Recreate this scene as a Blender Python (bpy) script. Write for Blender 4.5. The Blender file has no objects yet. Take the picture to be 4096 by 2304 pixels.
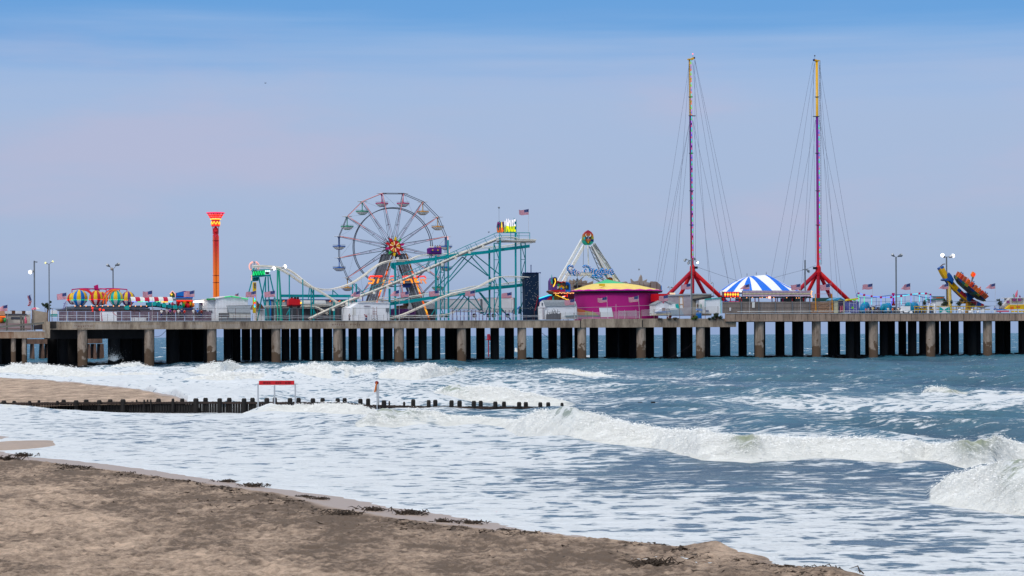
import bpy, math, random
import numpy as np
random.seed(7)
R_ = math.radians
SC = bpy.context.scene
COL = SC.collection
# ---------------------------------------------------------------- camera numbers
F, CY, ROLL, CH = 8192.0, 1341.3, 0.0054, 6.0       # focal length in photo pixels, eye height 6 m above the sea
cr, sr = math.cos(ROLL), math.sin(ROLL)
def ray(px, py):
    a = (px-2048.0)/F; b = (CY-py)/F
    return np.array((a*cr+b*sr, 1.0, -a*sr+b*cr))
def hor(px): return CY-(px-2048.0)*math.tan(ROLL)
class Frame:
    """an upright plane family in the world: t along, d depth, z up"""
    def __init__(s, origin, yaw):
        s.o = np.array((origin[0], origin[1], 0.0)); s.yaw = yaw
        s.e1 = np.array((math.cos(yaw), math.sin(yaw), 0.)); s.e2 = np.array((-math.sin(yaw), math.cos(yaw), 0.))
    def p(s, px, py, d=0.0):
        r = ray(px, py); c = np.array((0., 0., CH))
        k = (d-(c-s.o).dot(s.e2))/r.dot(s.e2)
        q = c+k*r-s.o
        return (q.dot(s.e1), d, q[2])
    def world(s, v): return s.o+s.e1*v[0]+s.e2*v[1]+np.array((0, 0, v[2]))
    def mpp(s, px, d=0.0):
        w = s.world(s.p(px, 1200, d)); return w[1]/F
    def pz(s, px, z, d=0.0):
        t, dd, _ = s.p(px, 1200, d); return (t, d, z)
PF = Frame((-101.5, 406.0), math.atan2(91.0, 225.7))   # the pier
ZL, ZR = 9.25, 10.65                                    # deck heights of the two pier sections

# ---------------------------------------------------------------- materials
MATS = {}
def mat(name, col, rough=0.6, metal=0.0, emit=None, estr=0.0, noise=0.0, nscale=2.0, bump=0.0, spec=0.4, stretch=None):
    if name in MATS: return MATS[name]
    m = bpy.data.materials.new(name); m.use_nodes = True
    nt = m.node_tree; b = nt.nodes['Principled BSDF']
    b.inputs['Base Color'].default_value = (*col, 1); b.inputs['Roughness'].default_value = rough
    b.inputs['Metallic'].default_value = metal; b.inputs['Specular IOR Level'].default_value = spec
    if noise > 0 or bump > 0:
        tc = nt.nodes.new('ShaderNodeTexCoord'); mp = nt.nodes.new('ShaderNodeMapping')
        nt.links.new(tc.outputs['Object'], mp.inputs['Vector'])
        if stretch: mp.inputs['Scale'].default_value = stretch
        n = nt.nodes.new('ShaderNodeTexNoise'); n.inputs['Scale'].default_value = nscale
        n.inputs['Detail'].default_value = 6; n.inputs['Roughness'].default_value = 0.65
        nt.links.new(mp.outputs['Vector'], n.inputs['Vector'])
        if noise > 0:
            rp = nt.nodes.new('ShaderNodeMapRange'); rp.inputs[1].default_value = 0.3; rp.inputs[2].default_value = 0.7
            rp.inputs[3].default_value = 1-noise; rp.inputs[4].default_value = 1+noise*0.5
            nt.links.new(n.outputs['Fac'], rp.inputs[0])
            mx = nt.nodes.new('ShaderNodeVectorMath'); mx.operation = 'SCALE'
            mx.inputs[0].default_value = col
            nt.links.new(rp.outputs[0], mx.inputs['Scale']); nt.links.new(mx.outputs[0], b.inputs['Base Color'])
        if bump > 0:
            bp = nt.nodes.new('ShaderNodeBump'); bp.inputs['Strength'].default_value = 0.8; bp.inputs['Distance'].default_value = bump
            nt.links.new(n.outputs['Fac'], bp.inputs['Height']); nt.links.new(bp.outputs[0], b.inputs['Normal'])
    if emit is not None:
        b.inputs['Emission Color'].default_value = (*emit, 1); b.inputs['Emission Strength'].default_value = estr
    MATS[name] = m
    return m
def paint(name, r, g, b, rough=0.45, noise=0.18): return mat(name, (r, g, b), rough, noise=noise, nscale=0.9, spec=0.2)
def glow(name, r, g, b, s=1.5): return mat(name, (r*.5, g*.5, b*.5), 0.5, emit=(r, g, b), estr=s)

# ---------------------------------------------------------------- mesh builder
class MB:
    def __init__(s): s.v = []; s.f = []; s.m = []; s.mi = 0; s.sm = False; s.smf = []
    def _add(s, vs, fs):
        b = len(s.v); s.v.extend([tuple(map(float, q)) for q in vs])
        for f in fs: s.f.append(tuple(b+i for i in f)); s.m.append(s.mi); s.smf.append(s.sm)
        return s
    def box(s, a, b):
        x0, y0, z0 = [min(p, q) for p, q in zip(a, b)]; x1, y1, z1 = [max(p, q) for p, q in zip(a, b)]
        return s._add([(x0,y0,z0),(x1,y0,z0),(x1,y1,z0),(x0,y1,z0),(x0,y0,z1),(x1,y0,z1),(x1,y1,z1),(x0,y1,z1)],
                      [(0,3,2,1),(4,5,6,7),(0,1,5,4),(1,2,6,5),(2,3,7,6),(3,0,4,7)])
    def tube(s, pts, r, n=6, closed=False, cap=True):
        """polyline tube; r number or list"""
        P = [np.array(p, float) for p in pts]; m = len(P)
        rs = r if isinstance(r, (list, tuple)) else [r]*m
        vs = []; 
        for i, p in enumerate(P):
            if closed: d = P[(i+1) % m]-P[i-1]
            else: d = P[min(i+1, m-1)]-P[max(i-1, 0)]
            L = np.linalg.norm(d); d = d/L if L > 1e-9 else np.array((0, 0, 1.))
            up = np.array((0, 1., 0)) if abs(d[1]) < 0.9 else np.array((0, 0, 1.))
            a = np.cross(d, up); a /= np.linalg.norm(a); b = np.cross(d, a)
            for k in range(n):
                t = 2*math.pi*(k+0.5)/n; vs.append(p+rs[i]*(a*math.cos(t)+b*math.sin(t)))
        fs = []
        for i in range(m if closed else m-1):
            j = (i+1) % m
            for k in range(n):
                k2 = (k+1) % n; fs.append((i*n+k, i*n+k2, j*n+k2, j*n+k))
        if cap and not closed: fs.append(tuple(range(n-1, -1, -1))); fs.append(tuple((m-1)*n+k for k in range(n)))
        return s._add(vs, fs)
    def bar(s, a, b, w, h=None): # square-section bar
        return s.tube([a, b], (w if h is None else (w+h)/2)*0.7071, 4)
    def prism(s, poly, d0, d1):
        """poly of (t,z) extruded from depth d0 to d1"""
        n = len(poly); vs = [(p[0], d0, p[1]) for p in poly]+[(p[0], d1, p[1]) for p in poly]
        fs = [tuple(range(n)), tuple(range(2*n-1, n-1, -1))]
        for i in range(n): j = (i+1) % n; fs.append((i, i+n, j+n, j))
        return s._add(vs, fs)
    def lathe(s, prof, c=(0, 0, 0), n=24, axis=None, matfn=None):
        """prof list of (r,z) ; around vertical axis through c. axis: 3x3 rotation"""
        vs = []; c = np.array(c, float)
        for r, z in prof:
            for k in range(n):
                t = 2*math.pi*k/n; q = np.array((r*math.cos(t), r*math.sin(t), z))
                if axis is not None: q = axis@q
                vs.append(c+q)
        b = len(s.v); s.v.extend([tuple(map(float, q)) for q in vs])
        for i in range(len(prof)-1):
            for k in range(n):
                k2 = (k+1) % n; f = (b+i*n+k, b+i*n+k2, b+(i+1)*n+k2, b+(i+1)*n+k)
                s.f.append(f); s.m.append(matfn(i, k) if matfn else s.mi); s.smf.append(s.sm)
        return s
    def ball(s, c, r, n=8, sz=1.0):
        pr = [(max(r*math.sin(math.pi*i/n), 1e-3), -r*sz*math.cos(math.pi*i/n)) for i in range(n+1)]
        return s.lathe(pr, c, max(6, n))
    def quad(s, *v): return s._add(v, [tuple(range(len(v)))])
    def disc(s, c, r, n, d0, d1): # disc facing -d
        return s.prism([(c[0]+r*math.cos(2*math.pi*k/n), c[2]+r*math.sin(2*math.pi*k/n)) for k in range(n)], c[1]+d0, c[1]+d1)

def link(o): COL.objects.link(o); return o
def meshdata(mb, name, mats, off):
    me = bpy.data.meshes.new(name)
    o = np.array(off, float)
    me.from_pydata([tuple(np.array(v)-o) for v in mb.v], [], mb.f)
    if not isinstance(mats, (list, tuple)): mats = [mats]
    for m in mats: me.materials.append(m)
    me.polygons.foreach_set('material_index', mb.m)
    me.polygons.foreach_set('use_smooth', mb.smf)
    me.update(); return me
def tag(o, label=None, cat=None, group=None, kind=None):
    if label: o['label'] = label
    if cat: o['category'] = cat
    if group: o['group'] = group
    if kind: o['kind'] = kind
    return o
class Thing:
    def __init__(s, name, label, cat, base, group=None, fr=PF, kind=None):
        s.fr = fr; s.base = base
        o = bpy.data.objects.new(name, None); link(o); o.empty_display_size = 0.3
        o.location = tuple(fr.world(base)); o.rotation_euler = (0, 0, fr.yaw)
        tag(o, label, cat, group, kind); s.o = o
    def part(s, name, mb, mats, parent=None, label=None):
        o = bpy.data.objects.new(name, meshdata(mb, name, mats, s.base)); link(o)
        o.parent = parent or s.o
        if label: o['label'] = label
        return o
def solo(name, mb, mats, label, cat, base, group=None, fr=PF, kind=None):
    o = bpy.data.objects.new(name, meshdata(mb, name, mats, base)); link(o)
    o.location = tuple(fr.world(base)); o.rotation_euler = (0, 0, fr.yaw)
    return tag(o, label, cat, group, kind)
def P(px, py, d=0.0): return PF.p(px, py, d)
def poly(pts, d=0.0): return [(P(x, y, d)[0], P(x, y, d)[2]) for x, y in pts]
def interp(pts, n=4):
    """Catmull-Rom through points"""
    pts = [np.array(p, float) for p in pts]; out = []
    for i in range(len(pts)-1):
        a = pts[max(i-1, 0)]; b = pts[i]; c = pts[i+1]; d = pts[min(i+2, len(pts)-1)]
        for k in range(n):
            t = k/n; out.append(0.5*((2*b)+(c-a)*t+(2*a-5*b+4*c-d)*t*t+(3*b-3*c+d-a)*t**3))
    out.append(pts[-1]); return out

# ---------------------------------------------------------------- camera, world, sun
cam = bpy.data.cameras.new('camera'); camo = bpy.data.objects.new('camera', cam); link(camo)
cam.sensor_width = 36; cam.lens = 36*F/4096; cam.shift_y = (CY-1152)/4096; cam.clip_end = 60000; cam.clip_start = 0.5
from mathutils import Matrix
camo.matrix_world = Matrix(((cr, sr, 0, 0), (0, 0, -1, 0), (-sr, cr, 0, CH), (0, 0, 0, 1)))
SC.camera = camo
SC.view_settings.view_transform = 'Standard'; SC.view_settings.look = 'None'
SC.view_settings.exposure = 0.0; SC.view_settings.gamma = 1.0
SUN_EL, SUN_AZ = R_(38), R_(215)    # azimuth clockwise from +Y: behind the camera, to the left
w = bpy.data.worlds.new("World"); SC.world = w; w.use_nodes = True
nt = w.node_tree; bg = nt.nodes['Background']; N = nt.nodes.new; L = nt.links.new
sky = N('ShaderNodeTexSky'); sky.sky_type = 'NISHITA'; sky.sun_disc = False
sky.sun_elevation = SUN_EL; sky.sun_rotation = SUN_AZ; sky.air_density = 1.6; sky.dust_density = 1.2; sky.ozone_density = 3
tc = N('ShaderNodeTexCoord'); sep = N('ShaderNodeSeparateXYZ'); L(tc.outputs['Generated'], sep.inputs[0])
mp = N('ShaderNodeMapping'); mp.inputs['Scale'].default_value = (1.2, 1.2, 13.0); L(tc.outputs['Generated'], mp.inputs[0])
nz = N('ShaderNodeTexNoise'); nz.inputs['Scale'].default_value = 1.7; nz.inputs['Detail'].default_value = 5; nz.inputs['Roughness'].default_value = 0.5
L(mp.outputs[0], nz.inputs['Vector'])
mp2 = N('ShaderNodeMapping'); mp2.inputs['Scale'].default_value = (3, 3, 60.0); L(tc.outputs['Generated'], mp2.inputs[0])
nz2 = N('ShaderNodeTexNoise'); nz2.inputs['Scale'].default_value = 1.5; nz2.inputs['Detail'].default_value = 6; L(mp2.outputs[0], nz2.inputs['Vector'])
# elevation with a little unevenness
ad = N('ShaderNodeMath'); ad.operation = 'MULTIPLY_ADD'; ad.inputs[1].default_value = 0.045; L(nz.outputs['Fac'], ad.inputs[0])
sb = N('ShaderNodeMath'); sb.operation = 'SUBTRACT'; sb.inputs[1].default_value = 0.0225; L(sep.outputs['Z'], sb.inputs[0]); L(sb.outputs[0], ad.inputs[2])
ad2 = N('ShaderNodeMath'); ad2.operation = 'MULTIPLY_ADD'; ad2.inputs[1].default_value = 0.034; L(nz2.outputs['Fac'], ad2.inputs[0]); L(ad.outputs[0], ad2.inputs[2])
cl = N('ShaderNodeValToRGB'); cr_ = cl.color_ramp; cr_.interpolation = 'B_SPLINE'
L(ad2.outputs[0], cl.inputs[0])
def lin(r, g, b): return tuple((c/255/12.92 if c/255 <= 0.04045 else ((c/255+0.055)/1.055)**2.4) for c in (r, g, b))
# overcast layer seen at each elevation (sin of the angle above the horizon)
stops = [(0.0, lin(138,163,207)), (0.018, lin(146,169,210)), (0.05, lin(164,185,217)), (0.085, lin(167,186,219)), (0.12, lin(166,187,222)),
         (0.143, lin(162,187,226)), (0.159, lin(124,172,226)), (0.172, lin(98,159,221)), (0.215, lin(100,160,222)), (0.34, (0.6,0.7,0.85)), (1.0, (1.52,1.70,2.05))]
while len(cr_.elements) < len(stops): cr_.elements.new(0.5)
for e, (p, c) in zip(cr_.elements, stops): e.position = p; e.color = (*c, 1)
sk = N('ShaderNodeVectorMath'); sk.operation = 'SCALE'; sk.inputs['Scale'].default_value = 0.09; L(sky.outputs[0], sk.inputs[0])
mixs = N('ShaderNodeMix'); mixs.data_type = 'RGBA'; mixs.inputs[0].default_value = 0.94
L(sk.outputs[0], mixs.inputs[6]); mp3 = N('ShaderNodeMapping'); mp3.inputs['Scale'].default_value = (2.2, 2.2, 9.0); mp3.inputs['Location'].default_value = (3.1, 0, 1.7); L(tc.outputs['Generated'], mp3.inputs[0])
nz3 = N('ShaderNodeTexNoise'); nz3.inputs['Scale'].default_value = 2.4; nz3.inputs['Detail'].default_value = 7; nz3.inputs['Roughness'].default_value = 0.55; L(mp3.outputs[0], nz3.inputs['Vector'])
mr3 = N('ShaderNodeMapRange'); mr3.interpolation_type = 'SMOOTHSTEP'; mr3.inputs[1].default_value = 0.42; mr3.inputs[2].default_value = 0.68; mr3.inputs[4].default_value = 0.55; L(nz3.outputs['Fac'], mr3.inputs[0])
hz3 = N('ShaderNodeMapRange'); hz3.inputs[1].default_value = 0.02; hz3.inputs[2].default_value = 0.06; L(sep.outputs['Z'], hz3.inputs[0]); hz4 = N('ShaderNodeMapRange'); hz4.inputs[1].default_value = 0.16; hz4.inputs[2].default_value = 0.11; L(sep.outputs['Z'], hz4.inputs[0])
mm3 = N('ShaderNodeMath'); mm3.operation = 'MULTIPLY'; L(mr3.outputs[0], mm3.inputs[0]); L(hz3.outputs[0], mm3.inputs[1]); mm4 = N('ShaderNodeMath'); mm4.operation = 'MULTIPLY'; L(mm3.outputs[0], mm4.inputs[0]); L(hz4.outputs[0], mm4.inputs[1])
pk = N('ShaderNodeMix'); pk.data_type = 'RGBA'; pk.inputs[7].default_value = (*lin(188,186,214), 1); L(mm4.outputs[0], pk.inputs[0]); L(cl.outputs[0], pk.inputs[6]); L(pk.outputs[2], mixs.inputs[7])
L(mixs.outputs[2], bg.inputs[0]); bg.inputs[1].default_value = 1.0
sl = bpy.data.lights.new('sun', 'SUN'); sl.energy = 1.3; sl.angle = R_(14); sl.color = (1.0, 0.96, 0.93)
so = bpy.data.objects.new('sun', sl); link(so)
from mathutils import Vector
sd = Vector((math.sin(SUN_AZ)*math.cos(SUN_EL), math.cos(SUN_AZ)*math.cos(SUN_EL), math.sin(SUN_EL)))
so.rotation_euler = (-sd).to_track_quat('-Z', 'Y').to_euler()

# ---------------------------------------------------------------- numpy noise
def _h(ix, iy, seed):
    n = (ix.astype(np.int64)*374761393+iy.astype(np.int64)*668265263+seed*1274126177) & 0xffffffff
    n = ((n ^ (n >> 13))*1274126177) & 0xffffffff
    n = n ^ (n >> 16)
    return (n & 0xffffff)/float(0xffffff)
def vnoise(x, y, seed=0):
    ix = np.floor(x); iy = np.floor(y); fx = x-ix; fy = y-iy
    fx = fx*fx*fx*(fx*(fx*6-15)+10); fy = fy*fy*fy*(fy*(fy*6-15)+10)
    a = _h(ix, iy, seed); b = _h(ix+1, iy, seed); c = _h(ix, iy+1, seed); d = _h(ix+1, iy+1, seed)
    return (a*(1-fx)+b*fx)*(1-fy)+(c*(1-fx)+d*fx)*fy
def fbm(x, y, oct=4, seed=0, gain=0.5):
    s = 0; a = 1; t = 0
    for i in range(oct): s = s+a*vnoise(x*2**i+i*17.3, y*2**i-i*9.1, seed+i); t += a; a *= gain
    return s/t
def sstep(a, b, x):
    t = np.clip((x-a)/(b-a), 0, 1); return t*t*(3-2*t)
def gridmesh(name, X, Y, Z, attrs, m, kind):
    r, c = X.shape
    me = bpy.data.meshes.new(name)
    me.vertices.add(r*c); co = np.stack([X, Y, Z], -1).reshape(-1).astype(np.float32); me.vertices.foreach_set('co', co)
    i = np.arange((r-1)*(c-1)); a = (i//(c-1))*c+i % (c-1)
    idx = np.stack([a, a+1, a+c+1, a+c], -1).reshape(-1).astype(np.int32)
    nf = (r-1)*(c-1)
    me.loops.add(nf*4); me.loops.foreach_set('vertex_index', idx)
    me.polygons.add(nf); me.polygons.foreach_set('loop_start', (np.arange(nf)*4).astype(np.int32))
    me.polygons.foreach_set('loop_total', np.full(nf, 4, np.int32)) if False else None
    me.polygons.foreach_set('use_smooth', np.ones(nf, bool))
    me.update(calc_edges=True)
    for k, v in attrs.items():
        at = me.attributes.new(k, 'FLOAT', 'POINT'); at.data.foreach_set('value', v.reshape(-1).astype(np.float32))
    me.materials.append(m)
    o = bpy.data.objects.new(name, me); link(o); o['kind'] = kind; return o

# ---------------------------------------------------------------- foam / breakers
GX = [0, 500, 1000, 1500, 2000, 2500, 3000, 3500, 4096]
GR = [(1343,[.0]*9),(1400,[.06]*9),(1445,[.1,.1,.1,.1,.08,.06,.06,.06,.06]),
 (1470,[.5,.35,.4,.3,.12,.08,.06,.06,.06]),(1490,[.85,.75,.65,.6,.25,.12,.08,.05,.05]),(1520,[.95,.9,.85,.75,.42,.35,.12,.08,.06]),
 (1560,[.95,.95,.85,.7,.42,.25,.15,.1,.12]),(1590,[.9,.9,.85,.6,.5,.25,.15,.15,.45]),(1620,[.7,.8,.85,.6,.3,.25,.22,.4,.7]),
 (1645,[.75,.72,.75,.6,.25,.2,.3,.6,.5]),(1665,[.75,.7,.7,.6,.25,.2,.35,.55,.25]),(1700,[.78,.75,.68,.62,.45,.25,.18,.18,.15]),(1740,[.88,.78,.72,.75,.65,.5,.32,.15,.15]),
 (1790,[.95,.85,.78,.72,.68,.65,.6,.5,.4]),(1850,[.98,.9,.8,.72,.62,.42,.34,.36,.32]),(1900,[1,.97,.88,.78,.52,.32,.32,.36,.45]),
 (1960,[1,1,.92,.82,.62,.42,.42,.46,.5]),(2040,[1,1,1,.86,.72,.62,.56,.52,.55]),(2120,[1,1,1,.96,.82,.72,.66,.56,.56]),(2300,[1,1,1,1,1,.86,.76,.62,.58])]
GY = np.array([g[0] for g in GR], float); GV = np.array([g[1] for g in GR])
def foam_base(px, py):
    xi = np.clip(np.interp(px, GX, np.arange(9)), 0, 7.999); yi = np.clip(np.interp(py, GY, np.arange(len(GY))), 0, len(GY)-1.001)
    x0 = xi.astype(int); y0 = yi.astype(int); fx = xi-x0; fy = yi-y0
    return (GV[y0, x0]*(1-fx)+GV[y0, x0+1]*fx)*(1-fy)+(GV[y0+1, x0]*(1-fx)+GV[y0+1, x0+1]*fx)*fy
# breakers: crest line, foot line (photo positions, turned into ground positions), front width, back length
BREAK = [
 dict(c=[(1400,1722),(1440,1690),(1470,1660),(1536,1640),(1672,1645),(1780,1662),(1943,1678),(2060,1690),(2110,1668),(2134,1655),(2270,1653),(2433,1690),(2596,1712),(2800,1734),(3000,1741),(3250,1757),(3420,1768),(3600,1772),(3800,1784),(3938,1757),(4096,1780),(4500,1806),(4900,1840),(5300,1872)],
      f=[(1400,1724),(1450,1722),(1509,1712),(1700,1705),(1900,1700),(2000,1712),(2100,1745),(2300,1772),(2600,1792),(2800,1845),(3000,1862),(3300,1852),(3600,1868),(3700,1852),(3850,1885),(4096,1838),(4500,1850),(5300,1876)], w=4.5, b=7, foam=1, green=[(1570,110),(2270,90),(2980,60),(3900,90)]),
 dict(c=[(3640,2004),(3697,1980),(3793,1926),(3938,1893),(4083,1873),(4400,1880),(4700,1930),(5000,2010)], f=[(3640,2006),(3672,2004),(3841,2026),(3986,2049),(4096,2064),(4500,2078),(5000,2014)], w=3.4, b=5, foam=1, green=[(4050,60)]),
 dict(c=[(1690,1604),(1725,1585),(1749,1557),(1819,1536),(1889,1554),(1994,1561),(2099,1575),(2204,1592),(2273,1606),(2330,1618)], f=[(1690,1606),(1725,1608),(1900,1614),(2100,1616),(2330,1621)], w=5, b=9, foam=1, green=[(1819,70)]),
 dict(c=[(1500,1508),(1540,1486),(1600,1466),(1680,1468),(1750,1470),(1850,1478),(1880,1492)], f=[(1500,1510),(1540,1512),(1680,1519),(1777,1510),(1850,1498),(1880,1494)], w=7, b=12, foam=1, green=[(1825,60)]),
 dict(c=[(2130,1505),(2160,1492),(2204,1477),(2273,1484),(2360,1496),(2500,1514)], f=[(2130,1507),(2160,1510),(2400,1518),(2500,1517)], w=6, b=12, foam=1, green=[]),
 dict(c=[(730,1492),(768,1484),(820,1458),(865,1443),(905,1446),(942,1458),(1000,1476)], f=[(730,1494),(768,1496),(880,1494),(1000,1482)], w=7, b=14, foam=.75, green=[(880,40)]),
 dict(c=[(930,1468),(960,1464),(1030,1472),(1085,1480)], f=[(930,1472),(960,1480),(1085,1484)], w=6, b=10, foam=.9, green=[]),
 dict(c=[(1090,1500),(1130,1480),(1180,1468),(1243,1461),(1300,1466),(1352,1474),(1476,1474),(1520,1490)], f=[(1090,1503),(1200,1506),(1352,1510),(1500,1502),(1520,1494)], w=8, b=12, foam=1, green=[]),
 dict(c=[(720,1524),(770,1510),(871,1492),(958,1492),(1060,1500),(1120,1514)], f=[(720,1527),(800,1530),(958,1530),(1120,1520)], w=7, b=9, foam=.95, green=[]),
 dict(c=[(-600,1478),(0,1474),(62,1464),(149,1461),(200,1470),(255,1474),(342,1489),(466,1495),(683,1503),(740,1512)], f=[(-600,1500),(0,1498),(200,1502),(400,1512),(683,1518),(740,1516)], w=7, b=12, foam=1, green=[]),
 dict(c=[(420,1478),(470,1462),(520,1452),(560,1456),(640,1474)], f=[(420,1481),(500,1482),(640,1479)], w=6, b=8, foam=.85, green=[]),
 dict(c=[(930,1650),(955,1644),(1026,1625),(1088,1609),(1181,1613),(1243,1620),(1290,1613),(1414,1617),(1480,1640),(1530,1660)], f=[(930,1652),(980,1650),(1100,1652),(1250,1656),(1400,1662),(1530,1664)], w=4, b=3.0, foam=.95, green=[]),
 dict(c=[(3672,1590),(3690,1570),(3721,1557),(3770,1558),(3808,1560),(3851,1578),(3890,1588)], f=[(3672,1592),(3700,1598),(3800,1600),(3851,1594),(3890,1590)], w=5, b=9, foam=.9, green=[(3815,45)]),
 dict(c=[(3630,1522),(3675,1513),(3730,1524)], f=[(3630,1524),(3675,1527),(3730,1526)], w=6, b=9, foam=.4, green=[(3675,30)]),
 dict(c=[(1440,1572),(1560,1563),(1700,1560),(1760,1572)], f=[(1440,1574),(1560,1584),(1700,1582),(1760,1574)], w=6, b=9, foam=.25, green=[]),
 dict(c=[(2600,1560),(2850,1549),(3050,1556),(3150,1568)], f=[(2600,1562),(2850,1572),(3050,1574),(3150,1570)], w=8, b=14, foam=.1, green=[]),
 dict(c=[(2100,1552),(2350,1544),(2600,1556)], f=[(2100,1555),(2350,1562),(2600,1558)], w=8, b=14, foam=.12, green=[]),
 dict(c=[(3250,1618),(3500,1602),(3700,1606)], f=[(3250,1621),(3500,1622),(3700,1609)], w=6, b=12, foam=.15, green=[]),
 dict(c=[(3850,1606),(3960,1588),(4096,1578),(4500,1570)], f=[(3850,1608),(3960,1606),(4096,1600),(4500,1590)], w=6, b=12, foam=.5, green=[]),
 dict(c=[(2000,1400),(2040,1400),(2110,1396),(2180,1406)], f=[(2000,1402),(2060,1412),(2180,1409)], w=10, b=20, foam=.95, green=[]),
]
def breakers(PX, Yg, X):
    Z = np.zeros_like(PX); A = np.zeros_like(PX); G = np.zeros_like(PX)
    for bi, B in enumerate(BREAK):
        px1 = PX[0]
        x0, x1 = B['c'][0][0], B['c'][-1][0]
        pc = np.interp(px1, [q[0] for q in B['c']], [q[1] for q in B['c']])
        pf = np.interp(px1, [q[0] for q in B['f']], [q[1] for q in B['f']])
        # soften the drawn line and give it small lumps
        k = 7; ker = np.ones(k)/k; pc = np.convolve(np.pad(pc, k//2, mode='edge'), ker, 'valid')
        hz = hor(px1)
        Yf = CH*F/np.maximum(pf-hz, 4)
        env = np.clip((pf-pc)/26.0, 0.12, 1)
        inx = ((px1 >= x0) & (px1 <= x1)).astype(float)
        edge = np.clip(np.minimum(px1-x0, x1-px1)/25.0, 0, 1)
        Yc = Yf+B['w']*env
        h = np.maximum(CH-(pc-hz)*Yc/F, 0)*inx*edge
        sx = px1*Yc/F
        Yf = Yf+(fbm(sx/2.2, px1*0+bi, 3, 150+bi)-0.5)*0.55*B['w']*env*B['foam']
        lump = ((fbm(sx/2.6, px1*0+bi, 2, 50+bi)-0.5)*0.55+(fbm(sx/0.7, px1*0+bi, 3, 70+bi)-0.45)*0.30)*h*B['foam']
        h = np.maximum(h+lump, 0)
        U = (Yg-Yf[None])/(Yc-Yf)[None]
        front = np.where((U > 0) & (U < 1), (0.55*np.clip(U,0,1)**1.5+0.45*np.sin(np.clip(U, 0, 1)*math.pi/2)**0.8), 0)
        back = np.where(U >= 1, np.exp(-np.clip((Yg-Yc[None])/B['b'], 0, 9)**2), 0)
        prof = np.where(U < 1, front, back)
        Z = np.maximum(Z, prof*h[None])
        am = np.clip(h/0.25, 0, 1)*B['foam']*np.clip(0.55+0.9*fbm(sx/3.0, px1*0+bi, 3, 250+bi), 0.6, 1)
        fr = np.where((U > -0.35) & (U < 1), sstep(-0.35, 0.05, U), 0)+np.where(U >= 1, np.exp(-((Yg-Yc[None])/(0.22*B['b']+0.3))**2), 0)
        gap = np.clip(-0.05+1.9*fbm(sx/2.4, px1*0+bi, 3, 350+bi), 0.1, 1)[None]; A = np.maximum(A, fr*am[None]*np.where(U < .65, gap, 1)*(1 if bi == 0 or bi > 1 else 1))
        for gx, gw in B['green']:
            g = np.exp(-((px1-gx)/gw)**2)[None]*np.exp(-((U-1.0)/0.55)**2)*np.clip(h/0.3, 0, 1)[None]
            G = np.maximum(G, g)
    return Z, A, G
def to_img(X, Y): # ground point -> photo position
    px = 2048+F*X/Y; return px, CY-(px-2048)*ROLL+CH*F/Y

def shore_pts():
    # water's edge as seen in the photo, as ground points
    e = [(-1500,1700),(-700,1750),(0,1803),(120,1826),(300,1842),(462,1860),(640,1884),(870,1921),(1100,1953),(1400,1992),(1579,2029),(1700,2046),(1889,2078),(2161,2126),(2433,2156),(2596,2170),(2748,2190),(2800,2192),(2870,2206),(3021,2246),(3250,2280),(3500,2312),(4100,2400),(5200,2560),(8000,3100)]
    out = []
    for x, y in e: r = ray(x, y); k = -CH/r[2]; out.append((r[0]*k, r[1]*k))
    return np.array(out)
SH = shore_pts()
def shore_dist(X, Y):
    """signed distance to the water's edge, positive on land"""
    best = np.full(X.shape, 1e9); sg = np.zeros(X.shape)
    for (ax, ay), (bx, by) in zip(SH[:-1], SH[1:]):
        dx, dy = bx-ax, by-ay; L2 = dx*dx+dy*dy
        t = np.clip(((X-ax)*dx+(Y-ay)*dy)/L2, 0, 1)
        d = np.hypot(X-(ax+t*dx), Y-(ay+t*dy)); s = np.sign(dx*(Y-ay)-dy*(X-ax))
        m = d < best; best = np.where(m, d, best); sg = np.where(m, s, sg)
    return -best*sg
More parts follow.
